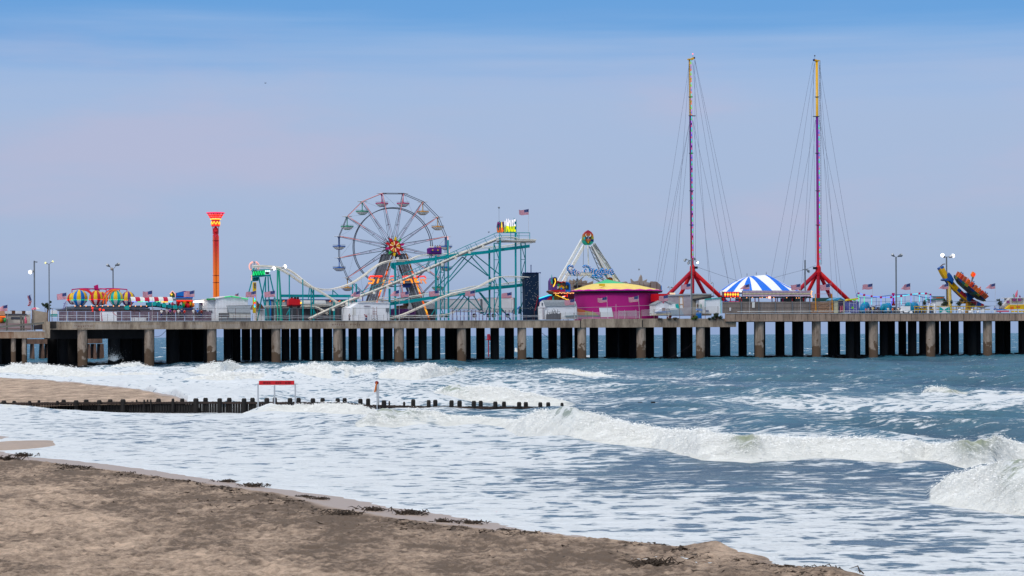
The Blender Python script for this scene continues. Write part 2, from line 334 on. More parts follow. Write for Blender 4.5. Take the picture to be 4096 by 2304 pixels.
# ---------------------------------------------------------------- sea
def sea_material():
    m = bpy.data.materials.new('sea_water'); m.use_nodes = True; nt = m.node_tree; N = nt.nodes.new; L = nt.links.new
    b = nt.nodes['Principled BSDF']
    def attr(n): a = N('ShaderNodeAttribute'); a.attribute_name = n; return a.outputs['Fac']
    def math_(op, a, b_=None, c=None, clamp=False):
        n = N('ShaderNodeMath'); n.operation = op; n.use_clamp = clamp
        for i, q in enumerate((a, b_, c)):
            if q is None: continue
            if isinstance(q, (int, float)): n.inputs[i].default_value = q
            else: L(q, n.inputs[i])
        return n.outputs[0]
    geo = N('ShaderNodeNewGeometry')
    def noise(scale, sx, sy, rot, det=5, rough=0.6, dist=0.0):
        mp = N('ShaderNodeMapping'); mp.inputs['Rotation'].default_value = (0, 0, rot); mp.inputs['Scale'].default_value = (sx, sy, 1)
        mp.vector_type = 'POINT'; L(geo.outputs['Position'], mp.inputs[0])
        n = N('ShaderNodeTexNoise'); n.inputs['Scale'].default_value = scale; n.inputs['Detail'].default_value = det
        n.inputs['Roughness'].default_value = rough; n.inputs['Distortion'].default_value = dist; L(mp.outputs[0], n.inputs['Vector']); return n.outputs['Fac']
    foam = attr('foam'); churn = attr('churn'); green = attr('green')
    n1 = noise(0.8, 0.5, 0.95, 0.12, 8, 0.66, 0.8)         # patches of foam, drawn out
    n2 = noise(2.6, 0.45, 0.8, 0.08, 5, 0.65, 0.4)
    n3 = noise(0.10, 1.0, 0.7, 0.3, 3)
    vmp = N('ShaderNodeMapping'); vmp.inputs['Scale'].default_value = (0.55, 0.5, 1); vad = N('ShaderNodeVectorMath'); vad.operation = 'ADD'; vsc = N('ShaderNodeVectorMath'); vsc.operation = 'SCALE'; vsc.inputs['Scale'].default_value = 2.2
    vn = N('ShaderNodeTexNoise'); vn.inputs['Scale'].default_value = 0.9; vn.inputs['Detail'].default_value = 3; L(geo.outputs['Position'], vn.inputs['Vector']); L(vn.outputs['Color'], vsc.inputs[0]); L(geo.outputs['Position'], vad.inputs[0]); L(vsc.outputs[0], vad.inputs[1]); L(vad.outputs[0], vmp.inputs[0])
    vo = N('ShaderNodeTexVoronoi'); vo.feature = 'DISTANCE_TO_EDGE'; vo.inputs['Scale'].default_value = 1.0; L(vmp.outputs[0], vo.inputs['Vector'])
    lace = math_('MULTIPLY_ADD', math_('MULTIPLY', vo.outputs['Distance'], 3.2, clamp=True), -0.13, 0.062)
    lace = math_('MULTIPLY', lace, math_('MULTIPLY_ADD', foam, 2.4, -0.45, clamp=True))
    pat = math_('ADD', math_('ADD', lace, math_('MULTIPLY', n1, 0.55)), math_('ADD', math_('MULTIPLY', n2, 0.32), math_('MULTIPLY', n3, 0.13)))
    thr = math_('MULTIPLY_ADD', foam, -0.25, 0.62)
    fm = N('ShaderNodeMapRange'); fm.interpolation_type = 'SMOOTHSTEP'
    L(math_('SUBTRACT', pat, thr), fm.inputs[0]); fm.inputs[1].default_value = -0.03; fm.inputs[2].default_value = 0.05
    has = math_('MULTIPLY', foam, 12.0, clamp=True)
    fmask = math_('MULTIPLY', fm.outputs[0], has)
    # broken crest foam
    ch = N('ShaderNodeMapRange'); ch.interpolation_type = 'SMOOTHSTEP'
    L(math_('ADD', churn, math_('MULTIPLY_ADD', n2, 0.9, -0.45)), ch.inputs[0]); ch.inputs[1].default_value = 0.22; ch.inputs[2].default_value = 0.6
    # colours
    wc = N('ShaderNodeMix'); wc.data_type = 'RGBA'; wc.inputs[6].default_value = (0.001, 0.048, 0.115, 1); wc.inputs[7].default_value = (0.022, 0.125, 0.180, 1)  # dark troughs and lighter crests: swell shading painted into the water colour
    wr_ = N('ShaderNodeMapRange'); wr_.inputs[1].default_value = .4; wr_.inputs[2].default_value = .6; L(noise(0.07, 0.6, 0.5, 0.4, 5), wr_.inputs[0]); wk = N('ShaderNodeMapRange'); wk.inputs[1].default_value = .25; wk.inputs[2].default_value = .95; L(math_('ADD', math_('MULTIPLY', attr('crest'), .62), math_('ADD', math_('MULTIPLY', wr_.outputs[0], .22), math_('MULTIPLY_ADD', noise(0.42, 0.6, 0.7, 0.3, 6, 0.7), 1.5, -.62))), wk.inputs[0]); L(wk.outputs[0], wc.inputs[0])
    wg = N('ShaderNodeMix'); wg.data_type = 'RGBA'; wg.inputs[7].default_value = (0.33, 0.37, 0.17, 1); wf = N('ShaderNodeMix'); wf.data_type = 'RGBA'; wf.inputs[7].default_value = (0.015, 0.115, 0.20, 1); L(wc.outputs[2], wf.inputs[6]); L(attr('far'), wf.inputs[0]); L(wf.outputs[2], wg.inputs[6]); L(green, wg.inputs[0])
    f1 = N('ShaderNodeMix'); f1.data_type = 'RGBA'; f1.inputs[7].default_value = (0.87, 0.91, 0.97, 1); L(wg.outputs[2], f1.inputs[6]); L(math_('MULTIPLY', fmask, 0.93), f1.inputs[0])
    mk = N('ShaderNodeMix'); mk.data_type = 'RGBA'; mk.inputs[7].default_value = (0.24, 0.37, 0.52, 1); L(wg.outputs[2], mk.inputs[6]); L(math_('MULTIPLY', foam, 0.62, clamp=True), mk.inputs[0]); L(mk.outputs[2], f1.inputs[6])
    cc = N('ShaderNodeMix'); cc.data_type = 'RGBA'; cc.inputs[6].default_value = (0.88, 0.89, 0.88, 1); cc.inputs[7].default_value = (0.66, 0.65, 0.52, 1)
    L(math_('MULTIPLY', green, math_('MULTIPLY_ADD', n2, 1.6, -0.2), clamp=True), cc.inputs[0])
    f2 = N('ShaderNodeMix'); f2.data_type = 'RGBA'; L(f1.outputs[2], f2.inputs[6]); sh = N('ShaderNodeVectorMath'); sh.operation = 'SCALE'; L(cc.outputs[2], sh.inputs[0]); L(math_('MULTIPLY_ADD', math_('ADD', math_('MULTIPLY', n1, .5), math_('MULTIPLY', n2, .5)), 1.4, 0.32, clamp=True), sh.inputs['Scale']); L(sh.outputs[0], f2.inputs[7])  # noise darkening of crest foam: grey water and shade of hollows painted in
    chg = math_('MULTIPLY', ch.outputs[0], math_('MULTIPLY_ADD', green, -0.85, 1.0)); L(chg, f2.inputs[0])
    L(f2.outputs[2], b.inputs['Base Color'])
    tot = math_('MAXIMUM', fmask, ch.outputs[0])
    L(math_('MULTIPLY_ADD', tot, 0.60, 0.22), b.inputs['Roughness'])
    L(math_('MULTIPLY', math_('MULTIPLY_ADD', tot, -0.02, 0.12), math_('MULTIPLY_ADD', attr('far'), -0.8, 1.0)), b.inputs['Specular IOR Level']); b.inputs['IOR'].default_value = 1.33
    # ripples
    r1 = noise(0.9, 0.6, 1.0, 0.65, 6, 0.7, 0.3); r2 = noise(0.16, 0.5, 1.0, 0.6, 4, 0.6); r3 = noise(5.0, 0.8, 1.0, 0.3, 4, 0.7)
    hgt = math_('ADD', math_('MULTIPLY', r1, 0.55), math_('ADD', math_('MULTIPLY', r2, 1.1), math_('MULTIPLY', r3, math_('MULTIPLY_ADD', tot, 0.05, 0.05))))
    bp = N('ShaderNodeBump'); bp.inputs['Strength'].default_value = 1.0; bp.inputs['Distance'].default_value = 1.3; L(hgt, bp.inputs['Height'])
    L(bp.outputs[0], b.inputs['Normal'])
    return m
def build_sea():
    cols = np.concatenate([np.linspace(-9000, -700, 60), np.arange(-640, 4740, 4.6), np.linspace(4800, 13000, 60)])
    Ys = [18.0]
    while Ys[-1] < 43: Ys.append(Ys[-1]*1.012)
    while Ys[-1] < 620: Ys.append(Ys[-1]*(1.0026 if Ys[-1] < 470 else 1.004))
    while Ys[-1] < 32000: Ys.append(Ys[-1]*1.03)
    Ys = np.array(Ys)
    PX, YY = np.meshgrid(cols, Ys); X = (PX-2048)/F*YY
    px, py = PX, hor(PX)+CH*F/YY
    s1, s2 = 0.60, -0.80; q = X*0.80+YY*0.60; p = X*s1+YY*s2      # q across the waves, p along the crests
    sd = shore_dist(X, YY); deep = sstep(0, 60, -sd)
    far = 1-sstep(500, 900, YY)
    amp = (0.03+1.35*deep)
    ridge = 1-np.abs(2*fbm(q/17+0.6*vnoise(p/25, q/40, 3), p/34, 3, 11)-1)
    z = amp*(ridge**2.2-0.45)*1.0
    z += (0.02+0.34*deep)*(1-np.abs(2*fbm(q/5.5, p/8, 3, 21)-1)-0.6)
    z += (0.015+0.035*deep)*(fbm(q/1.5, p/2.2, 3, 31)-0.5)*2
    z *= far
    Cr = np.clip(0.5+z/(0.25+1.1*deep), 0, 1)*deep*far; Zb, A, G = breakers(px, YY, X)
    near = 1-sstep(0.1, 0.5, Zb)
    z = z*(1-0.6*A)
    # the trough in front of the groyne lets its boards show
    tr = (1-sstep(950, 1500, px))*sstep(-200, 760, px)*sstep(158, 167, YY)*(1-sstep(177.5, 179, YY)); z = z*(1-0.8*tr)-0.55*tr
    A = A*(1-0.6*tr)
    ln = 1648-18*np.clip((760-px)/760, 0, 1.5)
    A = np.maximum(A, np.exp(-((py-ln-4*np.sin(px/37)-3*np.sin(px/13))/5)**2)*0.55*(px < 930))
    z = z*(1-0.8*np.clip(Zb/0.35, 0, 1))+Zb
    # turbulence on broken water
    tn = (1-np.abs(2*fbm(X/2.6, YY/3.4, 2, 171, 0.5)-1))*0.7-.35+(1-np.abs(2*fbm(X/1.1, YY/1.5, 3, 71, 0.6)-1))*0.6+fbm(X/0.4, YY/0.6, 3, 75, 0.6)*0.5-0.75
    z += A*0.34*tn*np.clip(Zb/0.35, 0, 1)*np.clip(YY/130, 0.8, 1.8)
    z *= sstep(-0.5, -9, sd)*0.96+0.04
    ybk = np.interp(px, [-900,0,134,280,404,512,621,700,760], [1480,1510,1516,1526,1539,1550,1568,1582,1598])
    inb = (px < 745)*sstep(0, 5, py-ybk-3)*(YY > 177.6); z = z*(1-inb)-0.5*inb
    z += .028*(fbm(X/1.6, YY/2.4, 4, 401)-.42)*sstep(-4, -.3, sd)+.03*sstep(-1.2, -.1, sd)*(fbm(X/.5, YY/.6, 3, 405)-.3)
    foam = foam_base(px, py)+.07*sstep(1460, 1500, py)*(1-sstep(1740, 1800, py))*(px > 1600)+.10*sstep(1480, 1520, py)*(1-sstep(1700, 1760, py))*np.exp(-((fbm(q/14, p/30, 3, 111)-.62)/.05)**2)
    foam += (fbm(X/9, YY/14, 3, 81)-0.5)*0.45*np.clip(foam*3, 0, 1)*(1-sstep(0.85, 1, foam))
    foam = np.maximum(foam, sstep(-1.6, -0.2, sd)*1.3)
    foam = np.clip(foam, 0, 1.35)*(YY < 420+(X+101)*0.42)+np.where(YY >= 420+(X+101)*0.42, 0.55*sstep(0.70, 0.80, fbm(X/7, YY/22, 3, 5)), 0)
    # foam streaming off the back of crests
    global FLECK; rs = np.random.RandomState(5); pw = np.clip(A-0.45, 0, 1)*(Zb > 0.12)*np.clip(YY/110, .6, 2.2)*np.clip(Zb*1.6, .3, 1.6)*(G < .6); pw = pw.ravel()/pw.sum(); idx = rs.choice(pw.size, 90000, p=pw)
    FLECK = np.stack([X.ravel()[idx], YY.ravel()[idx], z.ravel()[idx], Zb.ravel()[idx]], -1)
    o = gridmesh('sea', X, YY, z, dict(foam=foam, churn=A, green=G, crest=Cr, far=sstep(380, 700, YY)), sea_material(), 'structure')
    tag(o, 'grey blue sea with rows of white breakers rolling to the beach')
    return px, py, X, YY, z, A
SEA = build_sea()

# ---------------------------------------------------------------- sand
def sand_material():
    m = bpy.data.materials.new('beach_sand'); m.use_nodes = True; nt = m.node_tree; N = nt.nodes.new; L = nt.links.new
    b = nt.nodes['Principled BSDF']; geo = N('ShaderNodeNewGeometry')
    def noise(scale, sx=1, sy=1, det=6, rough=0.6):
        mp = N('ShaderNodeMapping'); mp.inputs['Scale'].default_value = (sx, sy, 1); L(geo.outputs['Position'], mp.inputs[0])
        n = N('ShaderNodeTexNoise'); n.inputs['Scale'].default_value = scale; n.inputs['Detail'].default_value = det; n.inputs['Roughness'].default_value = rough
        L(mp.outputs[0], n.inputs['Vector']); return n.outputs['Fac']
    wet = N('ShaderNodeAttribute'); wet.attribute_name = 'wet'
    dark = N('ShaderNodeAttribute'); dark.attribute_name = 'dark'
    r = N('ShaderNodeValToRGB'); r.color_ramp.elements[0].position = 0.40; r.color_ramp.elements[0].color = (0.175, 0.128, 0.100, 1)
    r.color_ramp.elements[1].position = 0.60; r.color_ramp.elements[1].color = (0.70, 0.52, 0.40, 1)
    ma = N('ShaderNodeMath'); ma.operation = 'MULTIPLY_ADD'; ma.inputs[1].default_value = 0.42; L(noise(0.5, 1, 0.45), ma.inputs[0])
    mb = N('ShaderNodeMath'); mb.operation = 'MULTIPLY'; mb.inputs[1].default_value = 0.58; L(noise(2.6, 1, 0.8, 9, 0.78), mb.inputs[0]); L(mb.outputs[0], ma.inputs[2])
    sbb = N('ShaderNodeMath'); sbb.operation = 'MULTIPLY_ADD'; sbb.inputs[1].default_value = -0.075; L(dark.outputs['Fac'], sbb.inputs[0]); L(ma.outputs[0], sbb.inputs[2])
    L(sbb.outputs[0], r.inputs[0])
    mx = N('ShaderNodeMix'); mx.data_type = 'RGBA'; mx.inputs[7].default_value = (0.38, 0.28, 0.225, 1); L(r.outputs[0], mx.inputs[6]); L(wet.outputs['Fac'], mx.inputs[0])
    L(mx.outputs[2], b.inputs['Base Color'])
    rr = N('ShaderNodeMapRange'); L(wet.outputs['Fac'], rr.inputs[0]); rr.inputs[3].default_value = 0.95; rr.inputs[4].default_value = 0.38; L(rr.outputs[0], b.inputs['Roughness'])
    b.inputs['Specular IOR Level'].default_value = 0.25
    iv = N('ShaderNodeMapRange'); L(wet.outputs['Fac'], iv.inputs[0]); iv.inputs[3].default_value = 0.14; iv.inputs[4].default_value = 0.004
    bp = N('ShaderNodeBump'); bp.inputs['Strength'].default_value = 1.0; L(noise(7.0, 1, 0.8, 7, 0.7), bp.inputs['Height']); L(iv.outputs[0], bp.inputs['Distance']); L(bp.outputs[0], b.inputs['Normal'])
    return m
SAND = sand_material()
def wrack(Y): return (2.0+0.5*np.sin(Y*0.21))*sstep(57, 67, Y)+0.3
def sand_height(X, Y):
    sd = shore_dist(X, Y)
    wr = wrack(Y)                      # width of the smooth swash strip
    z = np.where(sd < 0, 0.05*sd, 0.055*sd)
    up = sstep(wr-0.4, wr+0.7, sd)
    z = np.where(sd > wr, 0.055*wr+0.012*(sd-wr), z)+0.05*up
    z += up*((fbm(X/2.2, Y/3.0, 4, 91)-0.5)*0.22+(fbm(X/0.5, Y/0.6, 4, 95, 0.65)-0.5)*0.2)
    return z, sd, up
def build_sand():
    cols = np.concatenate([np.linspace(-12000, -800, 50), np.arange(-760, 4900, 6.0), np.linspace(5000, 16000, 50)])
    Ys = [4.0]
    while Ys[-1] < 46: Ys.append(Ys[-1]*1.02)
    while Ys[-1] < 150: Ys.append(Ys[-1]*1.0018)
    Ys = np.array(Ys); PX, YY = np.meshgrid(cols, Ys); X = (PX-2048)/F*YY
    z, sd, up = sand_height(X, YY)
    # the sand spit bared between two runs of foam, and the small mound at the water's edge
    r = ray(30, 1783); k = -CH/r[2]; cx, cy = r[0]*k, r[1]*k
    ang = ((X-cx)/2.5)**2+((YY-cy)/6.0)**2+(fbm(X/1.5, YY/3, 2, 44)-.5)*.5
    z = np.maximum(z, 0.16*(1-ang)); r = ray(-420, 1756); k = -CH/r[2]; z = np.maximum(z, 0.2*(1-((X-r[0]*k)/7)**2-((YY-r[1]*k)/5)**2))
    wet = 1-up; wet = np.where((ang < 1) & (sd < 0), 0.8, wet)
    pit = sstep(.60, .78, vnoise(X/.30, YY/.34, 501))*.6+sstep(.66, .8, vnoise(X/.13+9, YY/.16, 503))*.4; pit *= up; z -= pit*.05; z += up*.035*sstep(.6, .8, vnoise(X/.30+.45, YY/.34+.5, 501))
    for mx_, my_, h, w_ in ((2868,2200,0.20,0.40),(2800,2196,0.10,0.5),(2960,2232,0.14,0.6),(3330,2300,0.16,0.5)):
        r = ray(mx_, my_); k = -CH/r[2]; g = np.exp(-((X-r[0]*k)/w_)**2-((YY-r[1]*k)/(w_*1.5))**2); z += h*g*(1+.5*(fbm(X/.3, YY/.4, 3, 77)-.5)); wet = wet*(1-g)*(1-np.exp(-((X-r[0]*k)/1.2)**2-((YY-r[1]*k)/2.2)**2))
    dark = np.exp(-((sd-4.5)/3.0)**2)+0.5*np.exp(-((sd-9.0)/2.0)**2)*(X > -14)+pit*1.1  # pits and bands darkened: moist sand plus relief shade put into the colour
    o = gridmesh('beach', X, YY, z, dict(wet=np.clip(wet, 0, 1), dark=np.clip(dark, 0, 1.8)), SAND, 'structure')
    tag(o, 'brown trampled sand beach in the foreground')
    # sandbank behind the groyne
    cols = np.arange(-900, 1000, 6.0); Ys = [176.8]
    while Ys[-1] < 345: Ys.append(Ys[-1]*1.003)
    Ys = np.array(Ys); PX, YY = np.meshgrid(cols, Ys); X = (PX-2048)/F*YY
    yb = np.interp(cols, [-900,0,134,280,404,512,621,700,760,1000], [1480,1510,1516,1526,1539,1550,1568,1582,1598,1640])
    zt = 0.45
    Yb = (CH-zt)*F/(yb-hor(cols)); Yb = Yb+(fbm(cols/40, cols*0, 3, 7)-0.5)*7
    s = Yb[None]-YY
    z = np.where(s < 0, zt+0.16*s, zt-0.10*sstep(0, 10, s)-0.0024*s)+0.0
    z += sstep(-1, 3, s)*((fbm(X/5, YY/9, 4, 61)-0.5)*0.22+(fbm(X/1.5, YY/2.5, 3, 65)-0.5)*0.07)
    z = np.where(PX > 700, z-(PX-700)*0.004, z)
    wet = 1-sstep(2, 6, s)+sstep(560, 780, PX)*0.8
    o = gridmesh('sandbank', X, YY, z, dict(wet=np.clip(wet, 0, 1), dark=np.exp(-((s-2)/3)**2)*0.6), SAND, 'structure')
    tag(o, 'low brown sandbank behind the wooden groyne')
build_sand()
def build_flecks():
    rs = np.random.RandomState(9); c = FLECK[:, :3].copy(); n = len(c); k = (c[:, 1]/110)[:, None]; zb = FLECK[:, 3]
    c[:, 0] += rs.normal(0, .12, n); c[:, 1] += rs.normal(0, .2, n); c[:, 2] += np.abs(rs.normal(0, 1, n))**1.4*.04*np.clip(zb/.6, .4, 1.4)*k[:, 0]**.5
    s = rs.uniform(.014, .045, n)[:, None]*k**.8; v = np.concatenate([c+rs.normal(size=(n, 3))*s*np.array((1.25, 1.0, .55)) for _ in range(3)], 0)
    me = bpy.data.meshes.new('breaker_froth'); me.from_pydata(v.tolist(), [], np.stack([np.arange(n), np.arange(n)+n, np.arange(n)+2*n], -1).tolist()); me.materials.append(mat('froth_white', (.95, .95, .95), .9)); o = bpy.data.objects.new('breaker_froth', me); link(o); tag(o, 'white froth and spray tumbling over the breaker crests', 'sea froth', kind='stuff')
build_flecks()
# seabed far below so the water never looks hollow is not needed: the sea sheet is opaque
# ---------------------------------------------------------------- seaweed clumps on the wrack line
def seaweed(px, py, s, label):
    r = ray(px, py); k = -CH/r[2]; x, y = r[0]*k, r[1]*k
    z = float(sand_height(np.array([[x]]), np.array([[y]]))[0][0, 0]); k = -(CH-z)/r[2]; x, y = r[0]*k, r[1]*k
    WFr = Frame((0, 0), 0.0); mb = MB()
    for i in range(int(20+s*45)):
        a = random.uniform(0, 6.28); rr = abs(random.gauss(0, 0.4))*s*.75; c = (x+rr*math.cos(a)*1.3, y+rr*math.sin(a), z+0.02)
        l = random.uniform(.05, .2)*s+0.04; b = random.uniform(0, 6.28)
        mb.tube([c, (c[0]+l*math.cos(b), c[1]+l*math.sin(b), z+random.uniform(.02, .16)*s+0.02), (c[0]+1.8*l*math.cos(b+.5), c[1]+1.8*l*math.sin(b+.5), z+random.uniform(0.0, .10)*s+0.01)], [0.012+.012*s, 0.01+.008*s, 0.004], 3)
    solo('seaweed_clump', mb, mat('dried_seaweed', (0.055, 0.038, 0.028), 0.9, noise=0.4, nscale=6), label, 'seaweed', (x, y, z), 'seaweed clumps along the tide line', WFr)
for q in [(20,1845,1.5,'large dark seaweed heap at the left edge of the beach'),(85,1826,1.1,'spiky seaweed clump beside the largest heap'),(250,1868,.8,'flat seaweed clump, third along the tide line from the left edge'),
          (312,1874,.8,'small spiky seaweed clump, fourth from the left edge'),(395,1886,.5,'tiny low seaweed scrap, fifth from the left edge'),(500,1895,.5,'thin scrap of seaweed on the upper tide line, sixth from the left edge'),
          (915,1929,.7,'dark seaweed tuft touching the wet sand below the short foam lip'),(1010,1947,.9,'long low seaweed clump right of the dark tuft at the wet sand'),(1215,1990,.5,'small round seaweed knot, first of a close pair'),(1275,1999,.6,'small round seaweed knot, second of a close pair'),
          (1490,2045,.9,'dark seaweed clump amid white shell litter'),(1630,2058,1.0,'seaweed clump with an upright twig by the smooth wet strip'),(1770,2090,.7,'bushy seaweed clump between the twig clump and the stick'),(1890,2096,.7,'spiky seaweed clump left of the upright stick'),
          (2030,2128,.55,'dark low seaweed clump right of the upright stick'),(1380,2062,1.0,'brown seaweed streak lying inland of the tide line'),(2600,2262,1.1,'broad flat seaweed patch on the dry sand near the bottom edge'),(3290,2292,1.0,'seaweed heap on the sand hump at the bottom right')]:
    seaweed(*q)
WF = Frame((0, 0), 0.0)
def debris():
    rs = np.random.RandomState(4); n = 9500; k = rs.randint(0, len(SH)-1, n*3); seg = np.hypot(*(SH[1:]-SH[:-1]).T); k = rs.choice(len(seg), n, p=seg/seg.sum()); f = rs.rand(n)
    b = SH[:-1][k]+(SH[1:]-SH[:-1])[k]*f[:, None]; dr = (SH[1:]-SH[:-1])[k]/seg[k][:, None]; nr = np.stack([dr[:, 1], -dr[:, 0]], 1)
    off = wrack(b[:, 1])+0.5+np.abs(rs.normal(0, .55, n))*(1+(rs.rand(n) < .3)*3)+(fbm(b[:, 1]/6, b[:, 0]*0, 3, 9)-.5)*1.6
    x = b[:, 0]+nr[:, 0]*off; y = b[:, 1]+nr[:, 1]*off
    sd = shore_dist(x, y); flip = sd < 0; x = np.where(flip, b[:, 0]-nr[:, 0]*off, x); y = np.where(flip, b[:, 1]-nr[:, 1]*off, y)
    keep = (fbm(b[:, 1]/2.5, b[:, 0]*0, 3, 19) > .42) & (y > 42) & (y < 125); x, y = x[keep], y[keep]; n = len(x); z = sand_height(x[None], y[None])[0][0]
    c = np.stack([x, y, z+.012], 1); s = rs.uniform(.02, .075, n)[:, None]; v = np.concatenate([c+rs.normal(size=(n, 3))*s*np.array((1.3, 1, .45)) for _ in range(3)], 0)
    me = bpy.data.meshes.new('tide_line_debris'); me.from_pydata(v.tolist(), [], np.stack([np.arange(n), np.arange(n)+n, np.arange(n)+2*n], -1).tolist()); me.materials.append(mat('dried_seaweed', (0.055, 0.038, 0.028), 0.9)); o = bpy.data.objects.new('tide_line_debris', me); link(o); tag(o, 'scattered dark scraps of weed along the tide line', 'debris', kind='stuff')
debris()
# ---------------------------------------------------------------- groyne
WOODD = mat('wet_dark_timber', (0.010, 0.0075, 0.007), 0.75, noise=0.5, nscale=1.2, bump=0.03, stretch=(1, 1, 0.3))
WOODR = mat('worn_timber', (0.035, 0.02, 0.016), 0.7, noise=0.5, nscale=1.5, stretch=(.3, 1, 1))
GF = Frame((-45.0, 178.0), math.atan2(-3.0, 48.0))
def G(px, py, d=0.): return GF.p(px, py, d)
gt = Thing('groyne', 'long dark timber groyne of posts and planks running into the surf', 'groyne', GF.pz(800, 0), fr=GF)
top = [(-700,1617),(0,1611),(300,1608),(784,1606),(1250,1608),(1400,1611),(1470,1619),(1700,1624),(2150,1627),(2260,1629)]
mb = MB()
tx = [q[0] for q in top]; ty = [q[1] for q in top]
x = -700
while x < 2250:
    w_ = random.uniform(9, 12); y = np.interp(x, tx, ty)+random.uniform(-1, 1)
    a = G(x, y, -0.05); b = G(x+w_*0.93, y, 0.08+random.uniform(-.03, .03)); mb.box((a[0], a[1], -1.6), (b[0], b[1], a[2])); x += w_
gt.part('sheet_planking', mb, WOODD)
mb = MB()
for a_, b_ in zip(top[:-1], top[1:]):
    for dz in (3.0,):
        p0 = G(a_[0], a_[1]+dz+2, -0.16); p1 = G(b_[0], b_[1]+dz+2, -0.16); mb.bar(p0, p1, 0.16)
gt.part('wale', mb, WOODR)
posts = [(17,1611,20),(55,1612,16),(120,1612,14),(155,1610,12),(230,1612,12),(256,1608,19),(306,1610,20),(343,1607,20),(396,1609,20),(441,1606,20),(491,1606,22),(545,1607,7),(575,1607,7),(590,1607,7),(604,1607,7),(634,1603,20),(690,1603,12),
 (728,1603,18),(783,1602,22),(821,1600,20),(879,1602,20),(917,1600,20),(975,1602,20),(1011,1600,20),(1066,1601,21),(1101,1599,18),(1160,1601,20),(1194,1600,19),(1253,1602,20),(1289,1601,19),(1351,1602,19),(1380,1601,18),(1442,1604,19),(1472,1603,18),(1536,1610,20),
 (1559,1613,7),(1618,1616,10),(1652,1606,18),(1716,1609,17),(1742,1608,19),(1805,1610,19),(1837,1611,20),(1894,1612,19),(1924,1612,18),(1983,1615,19),(2015,1615,18),(2076,1617,19),(2104,1617,19),(2163,1618,18),(2193,1618,18),(2249,1620,14)]
for i, (x, y, w_) in enumerate(posts):
    y -= 9; c = G(x, y, -0.28 if i % 2 == 0 else 0.3); r = w_*GF.mpp(x)/2; mb = MB(); mb.sm = False
    lean = random.uniform(-.04, .04)
    mb.tube([(c[0], c[1], -1.7), (c[0]+lean, c[1], c[2]-.12), (c[0]+lean, c[1], c[2])], [r, r*0.98, r*0.72], 8)
    gt.part('pile', mb, WOODD)
for i, x in enumerate((2505, 2560, 2612, 2640, 2690, 2745, 2780)):
    c = G(x, 1626, 0.2); mb = MB(); mb.tube([(c[0], c[1], -1.5), (c[0], c[1], 0.18+.05*(i % 3))], 0.2, 7); gt.part('pile', mb, WOODD)
# ---------------------------------------------------------------- signs on the groyne
GALV = mat('galvanised_steel', (0.55, 0.56, 0.58), 0.4, 0.6)
RED = paint('sign_red', .52, .012, .02, .35, .05); DRED = paint('sign_dark_red', .20, .006, .012, .5, .05); WHT = paint('white_paint', .78, .78, .77)
t = Thing('warning_sign', 'long red warning board on three thin posts on the groyne', 'sign', G(1100, 1620), fr=GF)
for px, y0, y1 in ((1032,1534,1622),(1098,1541,1618),(1181,1534,1616)):
    a = G(px, y0, -.4); b = G(px, y1, -.4); mb = MB(); mb.tube([(a[0], a[1], -1), (a[0], a[1], a[2])], 0.07, 6); t.part('post', mb, GALV)
a = G(1036, 1523, -.45); b = G(1177, 1539, -.45)
mb = MB(); mb.box((a[0], a[1]-.06, b[2]), (b[0], a[1]+.02, a[2])); bo = t.part('board', mb, RED)
mb = MB(); mb.box((a[0], a[1]-.05, b[2]-.05), (b[0], a[1]+.01, b[2])); t.part('trim', mb, WHT, bo)
mb = MB()
for x0, x1 in ((1053,1064),(1066,1074),(1076,1082),(1102,1110),(1112,1118),(1120,1126),(1132,1134),(1140,1149),(1151,1163)):
    q0 = G(x0, 1527, -.45); q1 = G(x1, 1535, -.45); mb.box((q0[0], q0[1]-.075, q1[2]), (q1[0], q0[1]-.062, q0[2]))
t.part('lettering', mb, DRED, bo)
t = Thing('warning_sign', 'narrow orange warning board seen nearly edge on beside two thin posts', 'sign', G(1508, 1610), fr=GF)
for px, y0 in ((1508,1532),(1514,1528)):
    a = G(px, y0, -.4 if px < 1510 else .4); mb = MB(); mb.tube([(a[0], a[1], -1), (a[0], a[1], a[2])], 0.06, 6); t.part('post', mb, GALV)
mb = MB(); q = [G(1505,1530,-.7), G(1509,1531,-.7), G(1501,1569,-.7), G(1497,1568,-.7)]
mb.prism([(p_[0], p_[2]) for p_ in q], -.9, -.3); t.part('board', mb, paint('sign_orange', .62, .16, .015, .4, .1))
mb = MB(); a = G(1507, 1531, -.7); mb.ball((a[0], a[1], a[2]), .16, 6); t.part('cap', mb, DRED)

